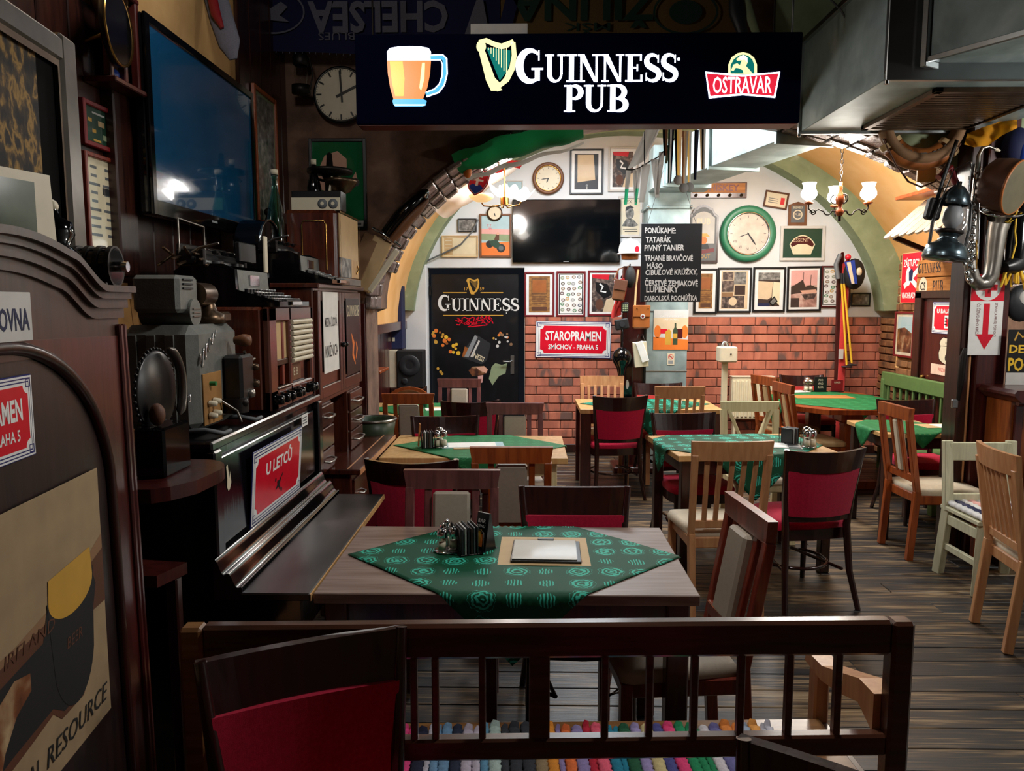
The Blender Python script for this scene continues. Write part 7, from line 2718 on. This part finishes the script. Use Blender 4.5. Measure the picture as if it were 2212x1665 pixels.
t = thing('storm_lantern', 'dark storm lantern with a glass chimney and wide base hung before the saxophone', 'lantern', PY(2043, 543, 4.8))
t.rotation_euler = (0, RAD(8), 0)
t.scale = (1.2, 1.2, 1.05)
MB('lantern_metal').lathe([(0, -.055), (.10, -.05), (.105, -.03), (.095, .03), (.06, .055), (.04, .075), (.045, .09), (.055, .1)], 26).build('tank', t)
MB('lantern_metal').lathe([(.1, -.045), (.108, -.035), (.1, -.02)], 26).build('tank_rim', t)
MB('iron').lathe([(.055, .1), (.065, .11), (.06, .125)], 22).build('burner', t)
MB('glass').lathe([(.055, .125), (.07, .16), (.072, .2), (.066, .25), (.056, .27)], 22).build('chimney', t)
MB('grey').lathe([(0, .13), (.02, .13), (.045, .17), (.045, .23), (.03, .26), (0, .27)], 14).build('mantle', t)
MB('lantern_metal').lathe([(.06, .265), (.065, .28), (.055, .33), (.03, .37), (.012, .38), (.012, .4), (0, .4)], 22).build('hood', t)
for s in (-1, 1):
    MB('black').tube([(s * .09, 0, .03), (s * .095, 0, .15), (s * .08, 0, .28), (s * .03, 0, .36)], .009, 8).build('side_tube', t)
MB('iron').tube([(-.09, 0, .2), (-.05, -.02, .46), (.03, 0, .52), (.08, 0, .4), (.09, 0, .2)], .003, 5).build('bail', t)
t = thing('camera_case', 'black leather camera case hanging on a strap beside the storm lantern', 'case', PY(2016, 452, 4.84))
mb = MB('black_matt')
mb.M = Matrix.Rotation(RAD(12), 4, 'Y')
mb.box((0, 0, 0), (.085, .06, .13), .012)
mb.build('body', t)
MB('black').tube([(.02, 0, .06), (.06, .02, .18), (.1, .03, .3), (.14, .04, .42)], .012, 6, flat=.3).build('strap', t)
MB('dark_red').tube([(.05, .06, .2), (.12, .06, .26), (.16, .06, .16)], .03, 8, flat=.6).build('pouch', t)

t = thing('small_drum', 'dark brown drum with a dull olive skin hanging above the saxophone bell', 'drum', PY(2168, 400, 4.80))
ax_ = Vector((.55, -.78, -.28)).normalized()
rot_ = ax_.to_track_quat('Z', 'Y').to_euler()
t.rotation_euler = rot_
MB('brown').lathe([(0, -.1), (.12, -.1), (.15, -.07), (.16, .0), (.158, .075)], 32).build('shell', t)
MB('leather_tan').lathe([(.162, .07), (.166, .078), (.16, .086), (.154, .08)], 32).build('hoop', t)
plain('drum_skin', '5d5640', .7, 0, .2, 6)
MB('drum_skin').lathe([(0, .08), (.156, .082)], 32).build('skin', t)
t = thing('yellow_cloth', 'crumpled bright yellow cloth over the drum at the end of the grille duct', 'cloth', (0, 0, 0))
ya_, yb_ = [(2083, 312), (2105, 318), (2135, 314), (2165, 292), (2198, 276)], [(2090, 288), (2120, 276), (2150, 266), (2172, 256), (2196, 250)]


def pl(pts, s):
    k = min(int(s * (len(pts) - 1)), len(pts) - 2)
    f = s * (len(pts) - 1) - k
    return pts[k][0] * (1 - f) + pts[k + 1][0] * f, pts[k][1] * (1 - f) + pts[k + 1][1] * f


def yf(a, b):
    p, q = pl(ya_, a), pl(yb_, a)
    y = 4.74 + .10 * b + .03 * math.sin(a * 14 + b * 4) * math.sin(b * 5 + a * 3)
    return PY(p[0] * (1 - b) + q[0] * b, p[1] * (1 - b) + q[1] * b, y)


MB('yellow_cloth').grid(yf, 28, 12).build('cloth', t)
t = thing('blue_helmet', 'glossy dark blue rounded object with white trim hanging at the edge of the view', 'helmet', PY(2196, 318, 4.95))
MB('navy').sph((0, 0, 0), (.085, .08, .12), 20, 14).build('shell', t)
MB('blue').sph((.01, -.035, -.03), (.035, .06, .07)).build('stripe', t)
MB('ivory').sph((.045, -.05, -.06), (.03, .04, .04)).build('trim', t)
t = thing('black_boot', 'tall black boot with yellow lace hanging at the edge of the view', 'boot', PY(2192, 520, 4.95))
MB('black_gloss').tube([(.02, 0, .24), (.01, 0, .1), (.0, -.01, -.05), (-.02, -.03, -.16)], [.075, .08, .085, .07], 16).build('shaft', t)
MB('black').tube([(.02, -.02, -.12), (-.05, -.06, -.16), (-.10, -.08, -.17)], [.07, .055, .03], 14).build('foot', t)
MB('yellow').tube([(-.05, -.08, .2), (-.055, -.085, .05), (-.045, -.09, -.02), (-.06, -.08, -.12)], .006, 6).build('lace', t)
t = thing('gold_tassel', 'bundle of golden cords hanging beneath the black boot', 'tassel', PY(2184, 592, 4.9))
mb = MB('yellow')
rnd = random.Random(2)
for k in range(16):
    x0 = rnd.uniform(-.05, .07)
    mb.tube([(x0 * .4, 0, .09), (x0, rnd.uniform(-.03, .02), .02), (x0 * 1.4 + rnd.uniform(-.02, .02), rnd.uniform(-.03, .02), -.07 + rnd.uniform(-.03, .03))], .007, 5)
mb.build('cords', t)['kind'] = 'stuff'
t = thing('dark_bag', 'dark patterned bag hanging beside the brick pier at the edge of the view', 'bag', PY(2205, 655, 5.05))
MB('charcoal').sph((0, 0, 0), (.1, .05, .12)).build('body', t)
MB('mountgrey').sph((.0, -.035, .03), (.04, .02, .05)).build('patch', t)
t = thing('wood_chip_board', 'little orange wooden board behind the saxophone bell', 'board', PY(2160, 485, 4.97))
MB('orange').box((0, 0, 0), (.16, .012, .055), .002).build('board', t)

# first-aid arrow sign
a, b = PY(2100, 592, 4.985), PY(2160, 767, 4.985)
w_, h_ = b.x - a.x, a.z - b.z
t = thing('first_aid_sign', 'white and red first-aid sign with a big downward arrow on the wooden post', 'sign', ((a.x + b.x) / 2, 4.987, (a.z + b.z) / 2))
MB('white').bx(-w_ / 2, w_ / 2, -.004, 0, -h_ / 2, h_ / 2, .001).build('plate', t)
mb = MB('sign_red')
mb.rect(-w_ / 2, h_ * .17, w_ / 2, h_ / 2, -.0045)
mb.m('white').disc(0, h_ * .335, w_ * .39, -.005)
mb.m('sign_red').rect(-w_ * .09, h_ * .335 - w_ * .28, w_ * .09, h_ * .335 + w_ * .28, -.0055)
mb.rect(-w_ * .28, h_ * .335 - w_ * .09, w_ * .28, h_ * .335 + w_ * .09, -.0056)
mb.rect(-w_ * .09, -h_ * .25, w_ * .09, h_ * .14, -.005)
mb.poly([(-w_ * .27, -h_ * .24), (w_ * .27, -h_ * .24), (0, -h_ * .43)], -.0052)
mb.build('cross_and_arrow', t)
mb = MB('dark_red')
mb.fit('STANICA PRVEJ POMOCI', w_ * .27, -h_ * .06, h_ * .42, w_ * .10, -.005, rot=-PI / 2)
mb.fit('ČS ČERVENÉHO KRÍŽA', -w_ * .24, -h_ * .06, h_ * .40, w_ * .12, -.005, rot=-PI / 2)
mb.build('lettering', t)
t = thing('padlock_fitting', 'little steel fitting with dark cord on the edge of the wooden post', 'fitting', PY(2062, 872, 4.98))
MB('steel').box((0, 0, 0), (.04, .02, .055), .004).build('plate', t)
MB('iron').tube([(.02, 0, .02), (.03, .0, .15), (.035, .0, .3), (.045, .0, .36)], [.012, .02, .022, .012], 8).build('cord', t)

# poster on the pier over the bar
a, b = PY(2179, 705, 4.93), PY(2179, 824, 4.93)
t = thing('framed_poster', 'black poster with yellow capitals standing over the bar counter', 'poster', (a.x + .21, 4.93, 1.126 + (a.z - b.z) / 2))
h_ = a.z - b.z
MB('black').bx(-.21, .21, -.005, 0, -h_ / 2, h_ / 2, .001).build('paper', t)
MB('mountgrey').rect(-.21, -h_ / 2, .21, -h_ * .28, -.0056).build('footer', t)
mb = MB('yellow')
mb.fit('DELIKÁT', -.2, h_ * .17, .30, .065, -.0056, 'LEFT', bold=.03)
mb.fit('POCHÚŤKY', -.2, -h_ * .09, .40, .115, -.0056, 'LEFT', bold=.03)
mb.m('gold').stroke([(-.17, h_ * .3), (-.15, h_ * .45), (-.12, h_ * .36), (-.09, h_ * .45), (-.08, h_ * .3)], .012, -.0056)
mb.build('lettering', t)
# life ring
c = PY(1992, 262, 5.08)
t = thing('life_ring', 'brown life ring with LONDON on its leather patch hanging from the arch', 'life ring', c)
n = 40
MB('sepia').tube([(.235 * math.cos(2 * PI * k / n), 0, .235 * math.sin(2 * PI * k / n)) for k in range(n)], .04, 14, closed=True, flat=1.65).build('ring', t)
mb = MB('leather_tan')
mb.tube([(.235 * math.cos(RAD(a)), 0, .235 * math.sin(RAD(a))) for a in range(222, 312, 5)], .043, 14, flat=1.62)
mb.build('patch', t)
mb = MB('black')
for k, ch in enumerate('LONDON'):
    a = RAD(231 + k * 14.5)
    mb.text(ch, .235 * math.cos(a), .235 * math.sin(a), .085, -.0445, rot=a + PI / 2, bold=.0015)
mb.build('lettering', t)
for a in (215, 318):
    MB('tan').tube([(.235 * math.cos(RAD(a + q)), 0, .235 * math.sin(RAD(a + q))) for q in (-4, 0, 4)], .045, 14, flat=1.62).build('rope_band', t)
MB('brown').tube([PY(1908, 300, 5.05) - c, PY(1935, 355, 5.05) - c, PY(1962, 392, 5.05) - c, PY(1990, 404, 5.05) - c, PY(2020, 392, 5.05) - c, PY(2075, 310, 5.05) - c], .006, 6).build('rope', t)
MB('gold').box((.09, .09, -.32), (.12, .02, .09), .01).build('backing', t)

# ================================================================ far right wall
WX = WP - .035
rf = thing('little_roof', 'small lean-to roof of pale wooden shingles on the brick wall', 'roof', (0, 0, 0))
yA, yB = 5.72, 6.78
nS = 8
for k in range(nS):
    y0, y1 = yA + (yB - yA) * k / nS, yA + (yB - yA) * (k + 1) / nS - .006
    ym_ = (y0 + y1) / 2
    hw_ = (y1 - y0) / 2
    low, high = Vector((3.06, ym_, 2.19)), Vector((3.42, ym_, 2.52))
    d = (low - high)
    L = d.length
    mb = MB('shingle_wood')
    dn = d.normalized()
    mb.M = Matrix.Translation(high) @ Matrix((Vector((0, 1, 0)), dn.cross(Vector((0, 1, 0))), dn)).transposed().to_4x4()
    mb.prism([(-hw_, 0), (hw_, 0), (hw_, L - hw_ * .8)] + ell(0, L - hw_ * .8, hw_, hw_ * .8, 0, 180, 6)[1:-1] + [(-hw_, L - hw_ * .8)], 0, .016)
    mb.build('shingle', rf)
MB('cherry').bx(3.22, 3.46, yA, yB + .12, 2.53, 2.56, .004).build('ridge_board', rf)
for y in (yA + .05, yB - .05):
    MB('dark_oak').bar((3.64, y, 2.0), (3.15, y, 2.2), .04, .04).build('bracket', rf)
t = thing('alarm_clock', 'tiny pale round clock on the ridge board of the little roof', 'clock', (3.30, 6.6, 2.56), RAD(-60))
MB('ivory').lathe([(0, -.02), (.05, -.02), (.055, 0), (.05, .02), (0, .02)], 20, (0, 0, .058), 'y').build('case', t)
mb = MB('charcoal').stroke([(0, .058), (0, .095)], .006, -.021)
mb.stroke([(0, .058), (.02, .05)], .006, -.0212)
mb.build('hand', t)


def rw_(u, v, x=WX):
    return PX(u, v, x)


def rwr(u0, v0, u1, v1, x=WX):
    a, b = PX(u0, v0, x), PX(u1, v1, x)
    c0, c1 = PX((u0 + u1) / 2, v0, x), PX((u0 + u1) / 2, v1, x)
    return Vector((x, (a.y + b.y) / 2, (c0.z + c1.z) / 2)), abs(a.y - b.y), abs(c0.z - c1.z)


c, w_, h_ = rwr(1951, 545, 1988, 655)
t = thing('red_banner', 'narrow red banner with white writing and a crossed emblem on the brick wall', 'banner', c, -PI / 2)
MB('tan').bx(-w_ / 2, w_ / 2, -.006, 0, -h_ / 2, h_ / 2, .001).build('edge', t)
mb = MB('sign_red').rect(-w_ * .47, -h_ * .485, w_ * .47, h_ * .485, -.0066)
mb.m('white').fit('ZÁSTUPCA', 0, h_ * .31, w_ * .8, .085, -.007, bold=.02)
mb.fit('VINOHRADNÍK', 0, -h_ * .33, w_ * .84, .07, -.007, bold=.02)
mb.m('white').stroke([(-w_ * .32, -h_ * .17), (w_ * .34, h_ * .15)], .05, -.007)
mb.stroke([(w_ * .32, -h_ * .17), (-w_ * .2, h_ * .08)], .05, -.0072)
mb.disc(-w_ * .12, h_ * .03, .05, -.0074, .09)
mb.m('navy').poly([(-.03, -h_ * .06), (.03, -h_ * .06), (.04, h_ * .14), (0, h_ * .18), (-.04, h_ * .12)], -.0078)
mb.build('print', t)
c, w_, h_ = rwr(1990, 557, 2084, 638)
t = thing('wooden_pub_sign', 'two-board wooden sign with dark painted pub name over the maroon door', 'sign', c + Vector((-.01, 0, 0)), -PI / 2)
for s in (0, 1):
    MB('sign_wood').bx(-w_ / 2, w_ / 2, -.02, 0, -h_ / 2 + s * h_ / 2 + .004, s * h_ / 2 - .004, .004).build('board', t)
mb = MB('brown')
mb.m('charcoal')
serif_text(mb, 'GUINNESS', -w_ * .47, h_ * .12, h_ * .27, -.0206, .08, .66)
mb.build('lettering', t)
mb = MB('charcoal')
serif_text(mb, 'PUB', -w_ * .12, -h_ * .40, h_ * .30, -.0206, .1, .72)
mb.build('lettering', t)
mb = MB('ivory').disc(-w_ * .34, -h_ * .25, .075, -.0206, .085)
mb.m('black').text('CS', -w_ * .34, -h_ * .25, .1, -.0212, sx=.8, bold=.002)
mb.build('country_badge', t)
MB('pink').disc(w_ * .36, -h_ * .2, .06, -.0206, .08).build('round_badge', t)
c, w_, h_ = rwr(1938, 673, 1974, 772)
picture('framed_picture', 'tall narrow red-framed picture of brown shapes on the brick wall', c, w_, h_, -PI / 2, 'dark_red', .02, 'ivory', .03,
        lambda m_, a_, b_: (fill(m_, 'cow_brown', a_, b_), m_.m('sky').poly([(-a_, b_), (a_, b_), (a_, b_ * .1), (0, b_ * .4), (-a_, b_ * .3)], -.0006)))
DX = WP - .055


def uba(mb, w_, h_):
    mb.m('white').fit('U BAUMITŮ', 0, h_ * .24, w_ * .68, h_ * .2, -.0056, bold=.03)
    mb.rect(-w_ * .07, -h_ * .32, w_ * .1, h_ * .08, -.0056)
    mb.m('sign_red').rect(-w_ * .03, -h_ * .26, w_ * .06, -h_ * .02, -.006)
    mb.m('black')
    for k in range(3):
        mb.rect(-w_ * .06, -h_ * (.02 + k * .1), w_ * .02, -h_ * (-.02 + k * .1), -.0062)


c, w_, h_ = rwr(2017, 652, 2078, 722, DX)
enamel('enamel_sign', 'small red enamel sign with a white tower on the maroon door', c, -PI / 2, w_, h_, uba)
c, w_, h_ = rwr(2029, 728, 2069, 790, DX)
t = thing('highway_shield', 'white shield-shaped road sign with the number 66 on the maroon door', 'sign', c, -PI / 2)
out = [(0, .5), (.14, .46), (.26, .5), (.38, .42), (.46, .28), (.40, .14), (.48, -.1), (.44, -.32), (.28, -.42), (0, -.52), (-.28, -.42), (-.44, -.32), (-.48, -.1), (-.40, .14), (-.46, .28), (-.38, .42), (-.26, .5), (-.14, .46)]
MB('black').prism([(x * w_, z * h_) for x, z in out], -.004, 0).build('plate', t)
mb = MB('ivory').poly([(x * w_ * .94, z * h_ * .95) for x, z in out], -.0046)
mb.m('black').text('ROUTE', 0, h_ * .28, h_ * .13, -.005, sx=.9)
mb.text('U S', 0, h_ * .05, h_ * .13, -.005, bold=.001)
mb.text('66', 0, -h_ * .22, h_ * .36, -.005, sx=.95, bold=.003)
mb.rect(-w_ * .42, h_ * .16, w_ * .42, h_ * .175, -.005)
mb.build('print', t)
c, w_, h_ = rwr(2012, 788, 2062, 811, DX)
t = thing('warning_plate', 'pinkish plate with faint red capitals at the foot of the maroon door signs', 'sign', c, -PI / 2)
plain('pale_pink', 'e6c3ae', .6)
mb = MB('pale_pink').bx(-w_ / 2, w_ / 2, -.004, 0, -h_ / 2, h_ / 2, .001)
mb.m('red').text('POZOR', 0, 0, h_ * .5, -.0046, sx=.9)
mb.build('plate', t)

# chalkboard
a, b = PY(1386, 483, 6.7), PY(1513, 652, 6.7)
w_, h_ = b.x - a.x, a.z - b.z
t = thing('chalkboard', 'black menu board with hand-chalked dishes hanging before the grey duct', 'menu board', ((a.x + b.x) / 2, 6.7, (a.z + b.z) / 2))
MB('chalkboard').bx(-w_ / 2, w_ / 2, 0, .015, -h_ / 2, h_ / 2, .002).build('board', t)
for k, (s, u, sz, sx) in enumerate([('PONÚKAME:', 1393, 1.05, 1460), ('TATARÁK', 1395, 1.05, 1450), ('PIVNÝ TANIER', 1392, 1.1, 1478), ('TRHANÉ BRAVČOVÉ', 1392, 1.1, 1497), ('MÄSO', 1397, .95, 1432),
                                    ('CIBUĽOVÉ KRÚŽKY,', 1394, 1.15, 1507), ('ČERSTVÉ ZEMIAKOVÉ', 1393, 1.15, 1508), ('LUPIENKY', 1396, .9, 1466), ('DIABOLSKÁ POCHÚŤKA', 1392, 1.05, 1506)]):
    v = [496, 516, 534, 555, 573, 588, 609, 625, 643][k]
    p = PY(u, v, 6.7)
    mb = MB('chalk').fit(s, p.x - t.location.x, p.z - t.location.z, PY(sx, v, 6.7).x - p.x, .058 * sz, -.001, 'LEFT', bold=.028, shear=.05 * ((k % 3) - 1), rot=.012 * ((k % 3) - 1))
    mb.build('chalk_line', t)
mb = MB('iron')
for x in (-w_ * .4, w_ * .4):
    mb.cyl((x, .008, h_ / 2), (x * .3 + .02, .2, h_ / 2 + .5), .002, 5)
mb.build('hanging_wire', t)

# ================================================================ on the tables
def glassware(t, x, y, z, s=1.0, n='shaker'):
    MB('glass').lathe([(0, .0), (.018 * s, .0), (.019 * s, .01), (.016 * s, .045 * s), (.014 * s, .05 * s)], 14, (x, y, z)).build(n, t)
    MB('ivory').lathe([(0, .003), (.014 * s, .003), (.013 * s, .028 * s), (0, .028 * s)], 12, (x, y, z)).build('salt', t)
    MB('chrome').lathe([(.017 * s, .045 * s), (.018 * s, .06 * s), (.014 * s, .072 * s), (0, .076 * s)], 14, (x, y, z)).build('cap', t)


def cruet(label, loc, rz=0.0, bail=False, s=1.0):
    t = thing('cruet_set', label, 'cruet set', loc, rz)
    MB('chrome').lathe([(0, 0), (.045, 0), (.048, .006), (.04, .01), (0, .01)], 18).build('tray', t)
    for x, y in ((-.022, -.012), (.022, -.008)):
        glassware(t, x, y, .0105, 1.05 * s)
    glassware(t, .0, .024, .0105, 1.2 * s, 'pepper_shaker')
    MB('chrome').cyl((0, .0, .01), (0, .0, .10), .003, 8).build('stem', t)
    MB('chrome').sph((0, 0, .108), .011).build('ball', t)
    if bail:
        MB('chrome').tube([(-.045, 0, .02), (-.04, 0, .08), (0, 0, .125), (.04, 0, .08), (.045, 0, .02)], .0025, 6).build('wire_bail', t)
    return t


def holder(label, loc, rz=0.0, m='iron'):
    t = thing('coaster_holder', label, 'holder', loc, rz)
    for k in range(6):
        MB(['charcoal', 'mountgrey', 'charcoal', 'dark_sepia', 'mid_grey', 'black'][k]).box((-.03 + k * .011, 0, .052), (.006, .09, .092 + .006 * (k % 3)), .002).build('coaster', t)
    MB(m).tube([(-.04, -.05, .002), (-.04, .05, .002), (-.045, .05, .1), (-.045, -.05, .1)], .003, 6, closed=True).build('wire_frame', t)
    MB(m).tube([(.04, -.05, .002), (.04, .05, .002), (.045, .05, .08), (.045, -.05, .08)], .003, 6, closed=True).build('wire_frame', t)
    MB(m).bx(-.04, .04, -.045, .045, 0, .005, .001).build('base', t)
    return t


TZ = .7545
q = PZ(966, 1190, TZ)
cruet('chrome and glass cruet set on the dark-topped table', q, .4)
q = PZ(1010, 1192, TZ)
holder('wire holder full of beer coasters on the dark-topped table', q, .35)
q = PZ(1047, 1185, TZ)
t = thing('table_card', 'folded black advertising card with a bottle picture on the dark-topped table', 'card', q, RAD(-38))
MB('poster_dark').prism([(-.045, 0), (.045, 0), (.03, .002), (.004, .135), (-.004, .135), (-.03, .002)], -.028, .028, 'x').build('card', t)
mb = MB('orange')
mb.M = Matrix.Translation((0, -.0375, .02)) @ Matrix.Rotation(RAD(-17), 4, 'X')
mb.rect(-.02, .0, .02, .045, -.003)
mb.m('gold').rect(-.008, .01, .008, .06, -.0035)
mb.m('white').text('BAR', 0, .09, .02, -.0035)
mb.text('MENU', 0, .072, .014, -.0035)
mb.build('print', t)
q = PZ(1172, 1195, TZ)
t = thing('place_mat', 'tan paper place mat under the menu on the dark-topped table', 'place mat', q, RAD(-1))
MB('tan').bx(-.155, .165, -.13, .185, 0, .0015, 0).build('paper', t)
mb = MB('leather_tan')
for k in range(4):
    mb.add([(-.12 + k * .002, -.095 + k * .005, .0018), (.14, -.095 + k * .005, .0018), (.14, -.093 + k * .005, .0018), (-.12 + k * .002, -.093 + k * .005, .0018)], [[0, 1, 2, 3]])
mb.build('print', t)
t = thing('menu_folder', 'open menu in a clear folder with a black clip on the dark-topped table', 'menu', q + Vector((.01, -.012, .002)), RAD(-2))
MB('black').bx(-.12, .125, -.10, .13, 0, .008, .003).build('folder', t)
MB('paper').bx(-.115, .11, -.09, .125, .0085, .012, .001).build('sheet', t)
MB('black').bx(-.03, .03, .118, .138, .008, .016, .003).build('clip', t)
MB('pane').bx(-.117, .112, -.093, .128, .0135, .0145, 0).build('plastic_cover', t)

TZ2 = .7545
q = PZ(925, 966, TZ2)
t = holder('dark napkin holder with a tilted card on the light wooden table', q, .2)
MB('sign_wood').bar((-.06, 0, .01), (-.05, -.0, .15), .05, .008).build('tilted_card', t)
q = PZ(951, 966, TZ2)
cruet('chrome-capped cruet set on the light wooden table', q, .2, False, 1.25)
q = PZ(1020, 962, TZ2)
t = thing('menu_sheet', 'pale blue-edged menu sheet on the light wooden table', 'menu', q, .12)
MB('sky').bx(-.19, .2, -.09, .1, 0, .002, 0).build('cover', t)
MB('paper').bx(-.15, .15, -.07, .09, .002, .004, 0).build('sheet', t)
MB('tan').bx(-.12, .0, -.13, -.093, 0, .006, .001).build('booklet', t)
# cloth-draped table
q = PZ(1706, 958, TZ2)
holder('wire holder of coasters on the cloth-draped table', q, .6)
q = PZ(1747, 966, TZ2)
cruet('glass cruet set with a wire handle on the cloth-draped table', q, .3, True, 1.3)
q = PZ(1668, 962, TZ2)
t = thing('menu_sheet', 'white menu in a clear folder on the cloth-draped table', 'menu', q, RAD(-12))
MB('mountgrey').bx(-.13, .17, -.09, .09, 0, .003, .001).build('folder', t)
MB('paper').bx(-.1, .08, -.07, .08, .003, .005, 0).build('sheet', t)
MB('steel').bx(.09, .16, -.085, .085, .003, .009, .002).build('clear_edge', t)
# door table
q = PZ(915, 880, TZ2)
t = thing('drinking_glass', 'small dark drinking glass on the table before the black door', 'glass', q)
MB('bottle_glass').lathe([(0, 0), (.03, 0), (.034, .1), (.031, .1), (.027, .008), (0, .008)], 16).build('body', t)
MB('charcoal').lathe([(0, .009), (.026, .009), (.029, .06), (0, .06)], 14).build('drink', t)
q = PZ(945, 884, TZ2)
t = thing('menu_sheet', 'white sheet and tan card on the table before the black door', 'menu', q, .2)
MB('paper').bx(-.1, .1, -.08, .08, 0, .003, 0).build('sheet', t)
MB('tan').bx(-.04, .12, .085, .15, 0, .002, 0).build('card', t)
# large corner table
def stand_card(label, px, m, text, w_, h_):
    q = PZ(*px, TZ2)
    t = thing('table_card', label, 'card', q)
    MB(m).bx(-w_ / 2, w_ / 2, 0, .012, 0, h_, .002).build('card', t)
    MB('iron').bx(-w_ / 2 - .004, w_ / 2 + .004, -.02, .04, 0, .008, .002).build('foot', t)
    mb = MB('ivory')
    for k, s in enumerate(text):
        mb.text(s, 0, h_ * (.78 - .24 * k), h_ * .2, -.001, sx=.7)
    mb.build('print', t)


stand_card('dark standing card with pale writing on the large corner table', (1772, 846), 'poster_dark', ['PIVO', 'VÍNO', 'KÁVA'], .125, .15)
stand_card('short black standing card with a red picture on the large corner table', (1808, 846), 'dark_red', ['BURGER'], .115, .12)
q = PZ(1745, 846, TZ2)
cruet('cruet set on the large corner table', q, 0, False, 1.5)
q = PZ(1752, 858, TZ2)
t = thing('place_mat', 'tan place mat at the near edge of the large corner table', 'place mat', PZ(1775, 857, TZ2), 0)
MB('sign_wood').bx(-.27, .27, -.12, .12, 0, .003, 0).build('paper', t)
q = PZ(1722, 846, TZ2)
t = thing('menu_sheet', 'grey menu booklet on the large corner table', 'menu', q, .3)
MB('mountgrey').bx(-.1, .1, -.08, .08, 0, .006, .002).build('booklet', t)
q = PZ(2046, 920, TZ2)
t = thing('menu_sheet', 'menu sheets on a tan mat on the small table beside the post', 'menu', q, .1)
MB('tan').bx(-.2, .1, -.08, .1, 0, .002, 0).build('mat', t)
MB('paper').bx(-.1, .14, -.09, .06, .002, .006, 0).build('sheet', t)
q = PZ(1470, 872, TZ2)
t = thing('drinking_glass', 'small clear glass on the brown table by the coat post', 'glass', q)
MB('glass').lathe([(0, 0), (.028, 0), (.033, .09), (.03, .09), (.025, .006), (0, .006)], 14).build('body', t)
